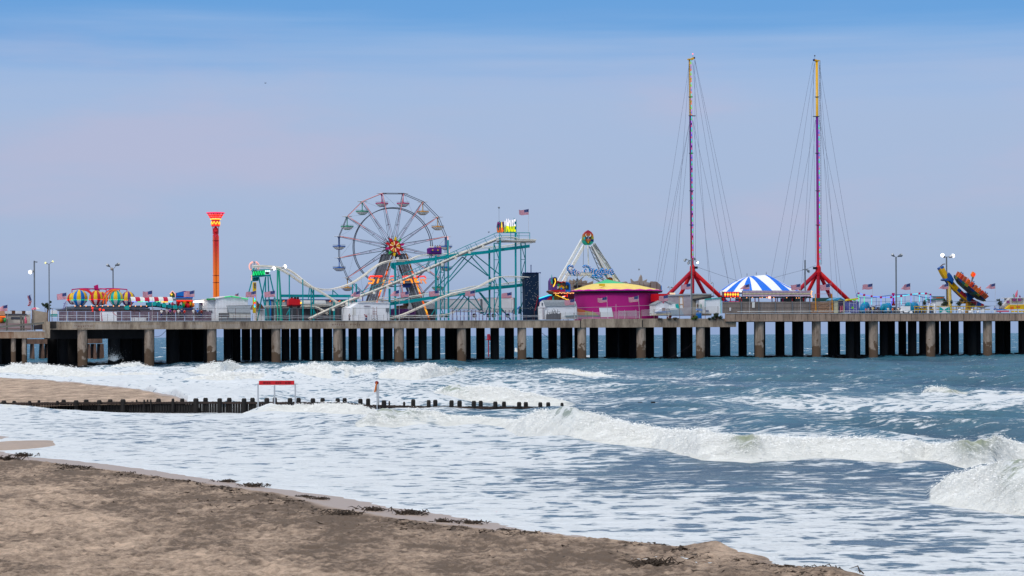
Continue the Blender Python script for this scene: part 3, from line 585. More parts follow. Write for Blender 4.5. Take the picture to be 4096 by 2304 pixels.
# ---------------------------------------------------------------- concrete pier
def concrete(name, c0, c1, streak=True):
    m = bpy.data.materials.new(name); m.use_nodes = True; nt = m.node_tree; N = nt.nodes.new; L = nt.links.new; b = nt.nodes['Principled BSDF']
    tc = N('ShaderNodeTexCoord')
    def ns(scale, s3, det=6, rough=.6):
        mp = N('ShaderNodeMapping'); mp.inputs['Scale'].default_value = s3; L(tc.outputs['Object'], mp.inputs[0])
        n = N('ShaderNodeTexNoise'); n.inputs['Scale'].default_value = scale; n.inputs['Detail'].default_value = det; n.inputs['Roughness'].default_value = rough; L(mp.outputs[0], n.inputs[0]); return n.outputs['Fac']
    a = ns(0.55, (1, 1, .12) if streak else (1, 1, .35)); c = ns(3.0, (1, 1, .25), 6, .7)
    s = N('ShaderNodeMath'); s.operation = 'MULTIPLY_ADD'; s.inputs[1].default_value = 0.6; L(a, s.inputs[0])
    s2 = N('ShaderNodeMath'); s2.operation = 'MULTIPLY'; s2.inputs[1].default_value = .4; L(c, s2.inputs[0]); L(s2.outputs[0], s.inputs[2])
    r = N('ShaderNodeValToRGB'); r.color_ramp.elements[0].position = .36; r.color_ramp.elements[0].color = (*c0, 1); r.color_ramp.elements[1].position = .6; r.color_ramp.elements[1].color = (*c1, 1)
    L(s.outputs[0], r.inputs[0]); L(r.outputs[0], b.inputs['Base Color']); b.inputs['Roughness'].default_value = .85; b.inputs['Specular IOR Level'].default_value = .2
    bp = N('ShaderNodeBump'); bp.inputs['Strength'].default_value = .5; bp.inputs['Distance'].default_value = .05; L(c, bp.inputs['Height']); L(bp.outputs[0], b.inputs['Normal'])
    return m
CBEAM = concrete('stained_concrete', (.14, .10, .075), (.47, .37, .28))
CBEAM2 = concrete('brown_concrete', (.21, .145, .11), (.44, .315, .245))
CRUST = concrete('rusty_concrete', (.20, .09, .045), (.42, .32, .24))
CDARK = mat('shade_dark_concrete', (.012, .012, .014), .8, noise=.5, nscale=.8, stretch=(1, 1, .2))  # near-black tone: the shade under the deck is put into the colour
SLAB = mat('deck_concrete', (.16, .15, .14), .9, noise=.2)
BLACKJ = mat('dark_joint', (.03, .026, .024), .9)  # near-black colour of the surface seams
pier = Thing('pier', 'long concrete amusement pier standing on round piles in the sea', 'pier', PF.pz(2048, 0, 0))
def tpx(px, d=0.): return P(px, 1300, d)[0]
XM = 2945
def slab(x0, x1, za, zb, d0=.6, d1=46.):
    q = [(tpx(x0, d0), d0), (tpx(x1, d0), d0), (tpx(x1, d1), d1), (tpx(x0, d1), d1)]
    return MB()._add([(a, b, za) for a, b in q]+[(a, b, zb) for a, b in q], [(0,3,2,1),(4,5,6,7),(0,1,5,4),(1,2,6,5),(2,3,7,6),(3,0,4,7)])
pier.part('deck', slab(197, 2938, 7.95, ZL-.05), SLAB)
pier.part('deck', slab(2910, 5400, 9.05, ZR-.05, .9), SLAB)
pier.part('deck', slab(-1500, 176, 6.3, 7.15, -1.2), SLAB)
mb = MB(); a, b = tpx(200), tpx(2945); mb.box((a, 0, 7.62), (b, .55, ZL)); e1 = pier.part('edge_beam', mb, CBEAM)
mb = MB(); mb.box((tpx(2330), -.02, ZL), (tpx(2945), .5, ZL+.32)); pier.part('kerb', mb, CBEAM)
mb = MB(); mb.box((a-.02, -.25, 7.9), (a+1.2, .0, ZL+.02)); mb.box((tpx(2320), -.02, 7.6), (tpx(2324), .0, ZL)); mb.box((tpx(2568)-.0, -.02, 7.7), (tpx(2572), -.002, ZL)); mb.box((tpx(1848), -.02, 8.3), (tpx(1850), -.002, ZL)); pier.part('joint', mb, [BLACKJ])
mb = MB(); a, b = tpx(2905, -.6), tpx(5400, -.6); mb.box((a, -.6, 8.88), (b, .0, ZR)); pier.part('edge_beam', mb, CBEAM2)
mb = MB(); x = 2942
while x < 4400: c = tpx(x, -.6); mb.box((c, -.62, 9.3 if random.random() < .7 else 8.9), (c+.06, -.602, ZR)); x += 24 if x < 3300 else 23
pier.part('joint', mb, BLACKJ)
mb = MB(); mb.box((tpx(2905, -.7), -.72, ZR), (b, -.35, ZR+.09)); pier.part('coping', mb, mat('pale_metal_trim', (.62, .62, .64), .4, .3))
mb = MB(); mb.box((tpx(205), -.12, ZL), (tpx(2240), .1, ZL+.07)); pier.part('coping', mb, mat('pale_metal_trim', (.6, .6, .6)))
mb = MB(); a, b = tpx(-1500, -1.6), tpx(189, -1.6); mb.box((a, -1.6, 5.95), (b, -1.2, 7.3)); pier.part('edge_beam', mb, CRUST)
mb = MB(); mb.box((a, -1.7, 7.3), (tpx(180, -1.7), -1.35, 7.42)); pier.part('coping', mb, mat('pale_metal_trim', (.6, .6, .6)))
mb = MB(); mb.box((tpx(177, -1.6), -1.62, 5.95), (tpx(200, -1.6), .5, ZL)); pier.part('end_wall', mb, CBEAM)
# repair patches on the beam
mb = MB()
for x0, x1, y0, y1 in ((290,372,1294,1312),(380,520,1297,1318),(760,810,1298,1312),(1525,1595,1294,1310),(560,640,1300,1312),(1070,1140,1300,1318),(880,960,1296,1312),(1320,1390,1293,1306)):
    p0, p1 = P(x0, y0), P(x1, y1); mb.box((p0[0], -.015, max(p1[2], 7.7)), (p1[0], -.003, min(p0[2], ZL-.05)))
pier.part('repair_patch', mb, concrete('patch_concrete', (.22, .17, .14), (.46, .38, .31)))
# spalled strip with dark marks
mb = MB()
for x0, n in ((298,11),(1328,8),(1400,6)):
    for i in range(n):
        xx = x0+i*7+random.uniform(-1, 1); p0 = P(xx, 1302 if x0 < 400 else 1295); mb.box((p0[0], -.03, p0[2]-.35*random.random()-.1), (p0[0]+.12, -.016, p0[2]))
pier.part('rust_stain', mb, mat('rust', (.16, .06, .035), .9, noise=.4))
# front piles : pale streak above, brown below
def pilemat():
    m = concrete('pile_concrete', (.13, .095, .072), (.45, .36, .295), True); nt = m.node_tree; N = nt.nodes.new; L = nt.links.new
    b = nt.nodes['Principled BSDF']; src = b.inputs['Base Color'].links[0].from_socket
    tc = N('ShaderNodeTexCoord'); se = N('ShaderNodeSeparateXYZ'); L(tc.outputs['Object'], se.inputs[0])
    oi = N('ShaderNodeObjectInfo'); n = N('ShaderNodeTexNoise'); n.inputs['Scale'].default_value = .8; L(tc.outputs['Object'], n.inputs[0])
    a = N('ShaderNodeMath'); a.operation = 'MULTIPLY_ADD'; a.inputs[1].default_value = 9.0; L(n.outputs['Fac'], a.inputs[0]); L(se.outputs['Z'], a.inputs[2])
    a2 = N('ShaderNodeMath'); a2.operation = 'ADD'; L(a.outputs[0], a2.inputs[0]); L(se.outputs['X'], a2.inputs[1]); a2.use_clamp = False
    mr = N('ShaderNodeMapRange'); mr.interpolation_type = 'SMOOTHSTEP'; L(a.outputs[0], mr.inputs[0]); mr.inputs[1].default_value = 7.3; mr.inputs[2].default_value = 8.0
    mx = N('ShaderNodeMix'); mx.data_type = 'RGBA'; mx.inputs[6].default_value = (.12, .078, .052, 1); L(mr.outputs[0], mx.inputs[0]); L(src, mx.inputs[7]); L(mx.outputs[2], b.inputs['Base Color'])
    return m
PM = pilemat()
front = [(329,38),(596,38),(846,36),(1104,37),(1351,37),(1596,37),(1846,36),(2087,36),(2327,36),(2564,37),(2801,36)]
def pile(px, w_, d, z1, m, z0=-3):
    t_ = tpx(px, d); r = w_*PF.mpp(px, d)/2
    mb = MB(); mb.sm = True; mb.tube([(t_, d, z0), (t_, d, z1)], r, 20, cap=False); return pier.part('pile', mb, m)
for px, w_ in front: pile(px, w_, 1.2, 7.95, PM)
for px, w_ in [(3037,36),(3265,36),(3493,36),(3722,36),(3950,36),(4180,36),(4405,36)]: pile(px, w_, 1.2, 9.0, PM)
for px, w_ in [(53,19),(96,18),(-140,20),(-320,20)]: pile(px, w_, -.6, 6.3, PM)
gaps = [(106,190),(349,432),(616,665),(865,894),(962,966),(1001,1005),(1041,1046),(1121,1125),(1158,1161),(1195,1203),(1239,1247),(1283,1292),(1329,1332),(1383,1393),(1428,1441),(1475,1487),(1523,1533),(1570,1575),(1616,1624),
 (1659,1673),(1707,1726),(1761,1779),(1883,1904),(1939,1961),(1996,2018),(2056,2069),(2108,2131),(2167,2192),(2228,2240),(2290,2297),(2345,2358),(2393,2423),(2615,2650),(2707,2721),(2770,2783),(2841,2879),(2921,2953),
 (2987,3016),(3061,3101),(3138,3168),(3214,3245),(3282,3311),(3360,3382),(3441,3460),(3512,3518),(3580,3593),(3625,3631),(3666,3676),(3757,3762),(3797,3802),(3835,3853),(3923,3930),(3966,3980),(4042,4073),(4120,4140),(4200,4215),(4290,4310)]
cyc = [8, 16, 24, 34, 12, 20, 30]; ci = 0
solid = [(x, w_) for x, w_ in front]+[(3037,36),(3265,36),(3493,36),(3722,36),(3950,36)]
g2 = [(-420,-400)]+gaps
merged = []
for (a0, a1), (b0, b1) in zip(g2[:-1], g2[1:]):
    x0, x1 = a1, b0; W = x1-x0
    if W < 2: continue
    if W <= 44:
        # skip where the front pile alone fills the span
        if any(abs((x0+x1)/2-fx) < 6 and W <= 40 for fx, _ in solid): continue
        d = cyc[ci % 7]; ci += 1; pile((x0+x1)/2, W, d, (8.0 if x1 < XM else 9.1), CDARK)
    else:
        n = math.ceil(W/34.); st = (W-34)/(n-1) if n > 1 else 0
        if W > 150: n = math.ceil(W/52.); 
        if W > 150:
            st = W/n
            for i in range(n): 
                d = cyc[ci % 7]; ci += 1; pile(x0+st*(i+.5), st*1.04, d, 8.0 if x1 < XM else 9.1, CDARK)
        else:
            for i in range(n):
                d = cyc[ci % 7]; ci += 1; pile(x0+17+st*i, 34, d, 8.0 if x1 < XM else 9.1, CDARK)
# cross heads and the low mussel-grown beams between the piles
mb = MB(); 
for d in (10, 22, 32): mb.box((tpx(190, d), d, 7.5 if d == 10 else 7.6), (tpx(2950, d), d+1, 7.96)) if d == 99 else None
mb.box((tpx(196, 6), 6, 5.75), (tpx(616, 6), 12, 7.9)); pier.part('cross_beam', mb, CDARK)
mb = MB(); 
for d, zb in ((9., .55), (17., .35)):
    x = -400
    while x < 4400:
        w_ = random.uniform(10, 30); zt = zb+random.uniform(-.35, .5)*(1 if x > 1500 else .6)
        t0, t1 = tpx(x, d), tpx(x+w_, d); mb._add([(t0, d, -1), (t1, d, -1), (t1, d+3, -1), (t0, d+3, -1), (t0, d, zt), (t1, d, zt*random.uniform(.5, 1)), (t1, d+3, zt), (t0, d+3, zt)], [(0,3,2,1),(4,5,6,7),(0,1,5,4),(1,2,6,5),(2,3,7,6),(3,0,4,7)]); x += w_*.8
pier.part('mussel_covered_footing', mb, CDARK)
# black timber bulkhead stub in the surf under the left end
mb = MB()
x = 96
while x < 480:
    p0, p1 = P(x, 1466, -6), P(x+12, 1466, -6); mb.box((p0[0], -6.3, -1.5), (p1[0]-.05, -5.6, .35+random.uniform(-.05, .18))); x += 12
solo('timber_bulkhead', mb, WOODD, 'low black timber bulkhead in the surf under the left end of the pier', 'bulkhead', PF.pz(290, 0, -6))
# cables hanging below the deck
for (a, b, lb) in (((616,1346,1.5),(664,1322,1.5),'thin black cable slanting across the opening left of the third lit pile'),((2108,1282,-.1),(2290,1412,14),'thin dark cable drooping from the beam behind the middle piles'),((2660,1438,4),(2786,1360,1.0),'thin reddish rope drooping from a right hand pile to the water')):
    p0, p1 = P(*a), P(*b); mid = [(p0[0]*(1-k)+p1[0]*k, p0[1]*(1-k)+p1[1]*k, p0[2]*(1-k)+p1[2]*k-.5*math.sin(math.pi*k)) for k in np.linspace(0, 1, 8)]
    mb = MB(); mb.tube(mid, .05, 4); solo('hanging_cable', mb, mat('black_cable', (.03, .02, .025), .6), lb, 'cable', p0)
# ruin seen through the piles
rm = concrete('old_brick_concrete', (.06, .03, .022), (.22, .13, .095))
t = Thing('ruined_pier', 'crumbling brown old pier remains seen between the piles at left', 'ruin', PF.pz(260, 0, 120))
mb = MB(); a, b = P(60, 1362, 120), P(410, 1378, 120); mb.prism([(a[0], P(0,1377,120)[2]), (b[0], P(0,1376,120)[2]), (b[0], P(0,1357,120)[2]), (a[0], P(0,1357,120)[2])], 120, 126); t.part('deck', mb, rm)
for x, w_ in ((128,12),(165,14),(186,12),(352,12),(372,16),(398,20),(220,20),(300,20)):
    mb = MB(); a = P(x, 1377, 120); b = P(x+w_, 1404, 120); mb._add([(a[0], 120, -1), (b[0], 120, -1), (b[0], 125, -1), (a[0], 125, -1), (a[0]+.3, 120, a[2]+.1), (b[0]-.2, 120, a[2]+.1), (b[0]-.2, 125, a[2]+.1), (a[0]+.3, 125, a[2]+.1)], [(0,3,2,1),(4,5,6,7),(0,1,5,4),(1,2,6,5),(2,3,7,6),(3,0,4,7)]); t.part('pillar', mb, rm)
# red channel marker seen through the piles
t = Thing('channel_marker', 'small red marker leaning in the sea between the middle piles', 'marker', PF.pz(1955, 0, 60))
mb = MB(); mb.prism(poly([(1951,1337),(1957,1336),(1960,1359),(1951,1359)], 60), 59.5, 60.5); t.part('panel', mb, mat('marker_red', (.45, .02, .06), .5, noise=.2))
mb = MB(); mb.prism(poly([(1946,1358),(1961,1357),(1961,1361),(1947,1361)], 60), 59, 61); a = P(1954, 1360, 60); mb.tube([a, (a[0], a[1], -1)], .15, 6); t.part('stand', mb, mat('marker_red', (.4, .02, .05)))
# spray thrown up
def spray(px, py, d, s, n, label, fr=PF):
    mb = MB(); c = P(px, py, d)
    for i in range(n):
        a = random.uniform(.3, 2.9); r = abs(random.gauss(0, 1))*s*.5; q = (c[0]+r*math.cos(a)*1.1, c[1]+random.gauss(0, .5), c[2]+r*math.sin(a)*1.0-.2)
        e = random.uniform(.02, .075)*max(.4, 1.2-r/s); mb._add([(q[0]-e, q[1], q[2]), (q[0]+e, q[1]+e, q[2]), (q[0], q[1]-e, q[2]+e*1.4), (q[0], q[1]+e, q[2]-e)], [(0,1,2),(1,3,2),(3,0,2),(0,3,1)])
    o = solo('water_spray', mb, mat('spray_white', (.85, .87, .88), .9), label, 'spray', c, kind='stuff', fr=fr)
spray(455, 1440, -2, 2.2, 1500, 'burst of white spray thrown up against the left piles')
spray(905, 1452, -6, 1.3, 400, 'small spray over the green wave left of the centre piles')
# ================================================================ things on the pier, part one
CREAM = paint('track_cream', .84, .78, .69, .4); TEAL = paint('teal_steel', .0, .31, .35, .4, .15); TEALD = paint('dark_teal_steel', .0, .20, .24, .45, .15)
GREY = paint('grey_steel', .16, .18, .21, .5); DGREY = paint('dark_steel', .07, .08, .11, .5); NAVY = paint('navy_paint', .01, .03, .16); BLACK = paint('black_paint', .012, .012, .018)
ORANGE = paint('orange_paint', .75, .17, .01); YEL = paint('yellow_paint', .78, .50, .01); REDP = paint('bright_red_paint', .62, .012, .02, .35); MAG = paint('magenta_paint', .50, .008, .15)
BLUE = paint('blue_paint', .01, .17, .60); LTEAL = paint('turquoise_paint', .01, .42, .40); GREEN = paint('green_paint', .02, .36, .08); PURP = paint('purple_paint', .13, .03, .25); MAUVE = paint('mauve_wall', .42, .37, .42, .7); BROWN = paint('brown_paint', .13, .06, .035)
OFFW = paint('offwhite_siding', .70, .71, .76, .6); WALLW = paint('white_siding', .86, .87, .92, .6, .08); ROOFG = mat('grey_shingle', (.24, .27, .31), .85, noise=.25, nscale=3); TAN = mat('tan_plywood', (.36, .31, .28), .8, noise=.25, nscale=.7, stretch=(1, 1, .4))
WOODF = mat('weathered_fence_boards', (.24, .20, .185), .85, noise=.3, nscale=2.2, stretch=(3, 1, .15)); WOODB = mat('brown_gate_boards', (.33, .19, .12), .8, noise=.25, nscale=2.2, stretch=(3, 1, .15)); GREYW = mat('grey_weathered_boards', (.15, .15, .17), .85, noise=.3, nscale=2.5, stretch=(3, 1, .2))
POSTM = paint('rusty_post', .16, .085, .09, .7); PINK = paint('pink_cloth', .62, .12, .20); SKIN = mat('skin', (.48, .27, .19), .6); HAIR = mat('dark_hair', (.02, .014, .012), .7)
G_WARM = glow('warm_bulbs', 1, .42, .16, 1.4); G_PINK = glow('pink_bulbs', 1, .45, .38, .9); G_WHITE = glow('white_lamp', 1, .98, 1, 3); G_RED = glow('red_neon', 1, .03, .01, 1.3); G_OR = glow('orange_neon', 1, .16, .01, 1.2); G_YEL = glow('yellow_light', 1, .60, .04, 1.3); G_GRN = glow('green_neon', .02, 1, .30, .85); G_CYAN = glow('cyan_neon', .05, .85, 1, 1.0); G_BLUE = glow('blue_neon', .12, .2, 1, 1.2); G_VIO = glow('violet_neon', .35, .1, .95, .9); G_LWHITE = glow('sign_white_light', 1, .93, 1, .75); G_LYEL = glow('sign_yellow_light', .95, 1, .0, .65); G_LRED = glow('soft_red_glow', .8, .02, .02, .35); G_LOR = glow('soft_orange_glow', .9, .18, .01, .45)

def gz(px): return ZL if px < 2935 else ZR
def box_px(mb, x0, y0, x1, y1, d, dep):
    a = P(x0, y0, d); b = P(x1, y1, d); return mb.box((a[0], d, a[2]), (b[0], d+dep, b[2]))
def pp(mb, pts, d, dep): return mb.prism(poly(pts, d), d, d+dep)
def tp(mb, pts, d, wpx, n=6, ds=None):
    q = [P(x, y, d if ds is None else ds[i]) for i, (x, y) in enumerate(pts)]
    return mb.tube(q, wpx*PF.mpp(pts[0][0], d)/2, n)
def col_px(mb, x, y0, d, wpx, zb=None, sq=False, n=8):
    a = P(x, y0, d); r = wpx*PF.mpp(x, d)/2; return mb.tube([(a[0], d, gz(x) if zb is None else zb), (a[0], d, a[2])], r*(1.2 if sq else 1), 4 if sq else n)
def base(px, d): return PF.pz(px, gz(px), d)
def add(t, name, fn, m, parent=None, label=None):
    mb = MB(); fn(mb); return t.part(name, mb, m, parent, label)

# ---------------------------------------------------------------- flags
def flagmat():
    ms = [mat('flag_red', (.50, .008, .045), .8), mat('flag_white', (.70, .55, .64), .8)]
    m = bpy.data.materials.new('flag_blue_stars'); m.use_nodes = True; nt = m.node_tree; b = nt.nodes['Principled BSDF']; b.inputs['Roughness'].default_value = .8
    tc = nt.nodes.new('ShaderNodeTexCoord'); v = nt.nodes.new('ShaderNodeTexVoronoi'); v.inputs['Scale'].default_value = 9; v.inputs['Randomness'].default_value = .15; nt.links.new(tc.outputs['Object'], v.inputs['Vector'])
    lt = nt.nodes.new('ShaderNodeMath'); lt.operation = 'LESS_THAN'; lt.inputs[1].default_value = .26; nt.links.new(v.outputs['Distance'], lt.inputs[0])
    mx = nt.nodes.new('ShaderNodeMix'); mx.data_type = 'RGBA'; mx.inputs[6].default_value = (.02, .035, .17, 1); mx.inputs[7].default_value = (.3, .32, .42, 1); nt.links.new(lt.outputs[0], mx.inputs[0]); nt.links.new(mx.outputs[2], b.inputs['Base Color'])
    return ms+[m]
FLM = flagmat(); POLE = mat('pale_pole', (.50, .48, .50), .5)
def flag(px, y0, y1, wpx, label, d=.35, lean=0, furl=False, white=True, curl=0.0, ph=None, zb=None, polemat=None, sag=3):
    ph = random.uniform(0, 6) if ph is None else ph
    bs = P(px+lean, 1284 if px < 2935 else 1252, d); z0 = gz(px) if zb is None else zb
    t = Thing('flag', label, 'flag', (bs[0], d, z0), 'flags flying along the pier')
    top = P(px, y0-2, d); mb = MB(); mb.tube([(bs[0], d, z0), top], .035, 5); fp = t.part('flagpole', mb, POLE)
    if white: mb = MB(); k = 1.25/(top[2]-z0); mb.tube([(bs[0], d, z0), (bs[0]+(top[0]-bs[0])*k, d, z0+1.25)], .06, 6); t.part('pole_sleeve', mb, WHT, fp)
    mb = MB(); nx, ny = 24, 13; a = P(px, y0, d); b = P(px-wpx, y1, d); W = a[0]-b[0]; H = a[2]-P(px, y1, d)[2]; vs = []
    for j in range(ny+1):
        for i in range(nx+1):
            u = i/nx; v = j/ny
            x = a[0]-W*u*(1-curl*(1-v)*u*.35)+(.0 if not furl else .15*math.sin(6*v+ph)); y = d+.22*math.sin(u*7+ph+v*1.2)*u**.6
            z = a[2]-H*v-sag*.045*math.sin(u*2.2)*1.0-.07*u*math.sin(u*8+ph)+(curl*.25*u*u*(v-.3))-(.18*u*(1-v))
            vs.append((x, y, z))
    fs = []; 
    for j in range(ny):
        for i in range(nx):
            k = j*(nx+1)+i; fs.append((k, k+1, k+nx+2, k+nx+1))
    mb._add(vs, fs)
    mb.m = [(2 if (i < nx*.42 and j < 7) else (0 if j % 2 == 0 else 1)) for j in range(ny) for i in range(nx)]
    mb.smf = [True]*len(mb.m)
    t.part('cloth', mb, FLM); return t
flag(30,1219,1243,42,'half visible flag at the far left edge above the snack stalls', d=6, white=False, zb=7.2, curl=1)
flag(124,1178,1222,12,'furled flag hanging limp left of the tall bare lamp pole', d=14, furl=True, white=False, zb=7.2)
flag(266,1170,1196,38,'flag left of the balloon ride, touching its first yellow balloon', d=.35)
flag(609,1162,1188,39,'flag above the red and white striped canopy')
flag(778,1161,1186,42,'flag in front of the purple stall sign')
flag(954,1172,1186,14,'tiny flag peeping over the roof of the green trimmed hall', d=30, white=False)
flag(1024,1163,1186,41,'flag crossing the yellow letter column under the coaster station')
flag(1100,1162,1186,42,'flag between the crossed teal legs of the coaster station')
flag(1440,1163,1186,39,'flag above the left end of the white maintenance hut', curl=1)
flag(1597,1160,1184,37,'left flag of the close pair right of the white maintenance hut', curl=1)
flag(1636,1164,1187,34,'right flag of the close pair, with its slope down to the left', d=1.5, white=False)
flag(1756,1160,1183,40,'flag overlapping the thick teal double tower of the coaster')
flag(1900,1161,1183,40,'flag above the first crossed brace of the lower coaster girder')
flag(2047,1168,1190,40,'flag right of the two white trailers, before the last thick teal column')
flag(2298,1195,1218,39,'flag over the grey roof of the gambrel shed')
flag(2427,1187,1209,38,'left one of the two flags before the magenta tent wall', lean=5)
flag(2553,1183,1207,38,'right one of the two flags before the magenta tent wall', lean=7)
flag(2672,1179,1203,37,'flag at the right edge of the magenta tent above the small white shed', lean=3)
flag(2763,1133,1156,38,'high flag on the lamp mast in front of the left red tripod base', d=.6, white=False)
flag(2998,1136,1157,38,'flag in front of the blue and white big top', curl=1, white=False)
flag(3202,1135,1158,38,'flag at the right foot of the big top', white=False)
flag(3320,1134,1160,38,'flag before the legs of the right red tripod base', white=False)
flag(3490,1134,1156,40,'flag above the neon pole ride, left of the grey twin lamp', white=False)
flag(3641,1133,1158,38,'flag right of the grey twin lamp post', white=False, curl=1)
flag(3794,1134,1155,40,'flag beside the yellow post of the tilted disc ride', white=False, curl=1)
flag(3981,1133,1154,38,'flag furthest right on the pier', white=False, curl=1)
# flag on top of the coaster
tt = flag(2115,836,858,40,'flag on the top platform of the roller coaster', d=12, white=False, zb=P(2118, 965, 12)[2])

# ---------------------------------------------------------------- railings
def railing(x0, x1, label, tall=True, post=25, yr=(1262,1270), d=.12, ytop=1258, ytall=1233, tint=POSTM, wires=True):
    z0 = gz((x0+x1)/2)
    t = Thing('railing', label, 'railing', PF.pz((x0+x1)/2, z0, d), 'railings along the pier edge')
    def zz(y, x): return P(x, y, d)[2]
    x = x0
    while x <= x1+1:
        mb = MB(); c = P(x, ytop+random.uniform(-1, 1), d); mb.tube([(c[0], d, z0), (c[0], d, c[2])], .035, 5); t.part('post', mb, tint); x += post
    for i, y in enumerate(yr):
        mb = MB(); q = []
        for k in range(13): xx = x0+(x1-x0)*k/12; c = P(xx, y+random.uniform(-1.2, 1.2), d); q.append((c[0], d, c[2]))
        mb.tube(interp(q, 3), .036, 5); t.part('rail', mb, OFFW)
    if tall:
        xx = x0+5
        while xx <= x1: mb = MB(); c = P(xx, ytall, d+.1); mb.tube([(c[0], d+.1, z0), (c[0], d+.1, c[2])], .045, 5); t.part('tall_post', mb, tint); xx += post*3.27
        mb = MB(); a, b = P(x0, ytall, d+.1), P(x1, ytall, d+.1); mb.tube([a, b], .035, 5); t.part('top_wire', mb, GREY)
    return t
railing(205, 600, 'chain railing below the balloon ride at the left end of the pier', ytop=1257)
railing(610, 1010, 'chain railing below the striped canopy and the green trimmed hall')
railing(1020, 1400, 'chain railing below the coaster station', yr=(1264,1272))
railing(1410, 1800, 'chain railing before the white maintenance hut', ytop=1259)
railing(1805, 2185, 'chain railing below the tall end of the coaster', ytop=1261, yr=(1262,1268))
# five-bar pipe railing before the tent, climbing to the right
def pipe_rail(x0, x1, yb0, yb1, h, n, label, d=.3, posts=6):
    t = Thing('pipe_railing', label, 'railing', PF.pz((x0+x1)/2, ZL+.2, d), 'pipe railings before the magenta tent')
    for k in range(n):
        a = P(x0, yb0-h*k/(n-1), d); b = P(x1, yb1-h*k/(n-1), d); mb = MB(); mb.tube([a, b], .042, 5); t.part('rail', mb, GALV)
    for k in range(posts+1):
        x = x0+(x1-x0)*k/posts; y = yb0+(yb1-yb0)*k/posts; a = P(x, y-h-1, d); mb = MB(); mb.tube([(a[0], d, ZL+.1), a], .06, 5); t.part('post', mb, paint('post_brown', .22, .15, .12))
pipe_rail(2243, 2560, 1277, 1270, 24, 6, 'pipe railing in front of the left half of the magenta tent')
pipe_rail(2565, 2872, 1263, 1248, 22, 6, 'pipe railing in front of the small gabled shed and blue barrel')
mb = MB(); 
t = Thing('chain_fence', 'thin wire fence line across the foot of the magenta tent', 'fence', PF.pz(2480, ZL, 2))
for x in (2262, 2311, 2371, 2464, 2475, 2498, 2543):
    c = P(x, 1247-(x-2260)*.03 if x != 2464 else 1217, 2); mb = MB(); mb.tube([(c[0], 2, ZL), c], .04, 5); t.part('post', mb, POLE)
mb = MB(); mb.tube([P(2262,1233,2), P(2640,1220,2)], .03, 5); t.part('top_wire', mb, POLE)
# right section railing
def rrail(x0, x1, label, d=-.45):
    t = Thing('railing', label, 'railing', PF.pz((x0+x1)/2, ZR, d), 'low rails along the right hand pier edge')
    mb = MB(); mb.tube([P(x0, 1246-(x0-2950)*.0045, d), P(x1, 1246-(x1-2950)*.0045, d)], .06, 6); t.part('rail', mb, WHT)
    x = x0+60
    while x < x1: mb = MB(); c = P(x, 1245, d); mb.tube([(c[0], d, ZR), c], .035, 5); t.part('post', mb, GREY); x += 130
    mb = MB(); mb.tube([P(x0, 1207 if x0 > 3300 else 1212, d+.6), P(x1, 1204, d+.6)], .035, 5); mb.tube
    if x0 > 3200:
        t.part('top_wire', mb, GREY); mb = MB(); mb.tube([P(x0, 1224, d+.6), P(x1, 1223, d+.6)], .03, 5); t.part('middle_wire', mb, GREY)
    x = x0+15
    while x < x1:
        c = P(x, 1204 if x0 > 3200 else 1212, d+.6); mb = MB(); mb.tube([(c[0], d+.6, ZR), c], .045, 5); t.part('tall_post', mb, GREY); x += 82
rrail(2950, 3250, 'low white rail before the grey board fence of the big top')
rrail(3255, 3640, 'wire railing before the brown gate and the small beach hut')
rrail(3645, 4110, 'wire railing below the tilted disc ride')

# ---------------------------------------------------------------- lamp posts
def head(t, x, y, d, tilt, lit, wpx=14, parent=None):
    mb = MB(); c = np.array(P(x, y, d)); s = wpx*PF.mpp(x, d)/2; dirv = np.array((math.cos(tilt), -.35, math.sin(tilt))); dirv /= np.linalg.norm(dirv)
    mb.sm = True; mb.tube([c-dirv*s*1.1, c-dirv*s*.2, c+dirv*s*.9], [s*.35, s*.62, s*.95], 10); h = t.part('lamp_head', mb, GREY if not lit else GALV, parent)
    mb = MB(); mb.sm = True; mb.ball(tuple(c+dirv*s*.9), s*(.92 if lit else .82), 8); t.part('lamp_lens', mb, G_WHITE if lit == 1 else (glow('faint_yellow_lens', 1, .95, .35, .9) if lit == 2 else GALV), h)
t = Thing('floodlight_pole', 'tall grey pole at far left with one blazing white floodlight on its side', 'lamp post', PF.pz(137, 7.2, 12))
add(t, 'pole', lambda m: col_px(m, 137, 1043, 12, 6, 7.2), GREY); add(t, 'bracket', lambda m: (tp(m, [(137,1046),(148,1048)], 12, 3), box_px(m, 143, 1046, 150, 1050, 11.8, .4)), GREY)
head(t, 128, 1086, 12, R_(200), 1, 17)
t = Thing('street_lamp', 'slim lamp post with two faintly yellow heads, second pole from the left', 'lamp post', PF.pz(196, 7.2, 4), 'twin headed lamp posts')
add(t, 'pole', lambda m: col_px(m, 196, 1056, 4, 4.5, 7.2), GREY); add(t, 'arm', lambda m: tp(m, [(186,1054),(196,1057),(206,1049)], 4, 2), GREY); head(t, 186, 1053, 4, R_(160), 2, 9); head(t, 207, 1048, 4, R_(30), 2, 9)
def twin(px, ytop, d, h1, h2, lit, label, w_=5, zb=None):
    t = Thing('street_lamp', label, 'lamp post', PF.pz(px, gz(px), d), 'twin headed lamp posts')
    add(t, 'pole', lambda m: col_px(m, px, ytop, d, w_, zb), GREY); add(t, 'arm', lambda m: tp(m, [h1, (px, ytop+1), h2], d, 2.2), GREY)
    head(t, h1[0], h1[1], d, R_(150), lit[0], 13 if not lit[0] else 17); head(t, h2[0], h2[1], d, R_(20), lit[1], 15 if not lit[1] else 17); return t
t = twin(452, 1076, 24, (434,1063), (468,1059), (0,0), 'lamp post with two dark heads and a round speaker above the balloon ride')
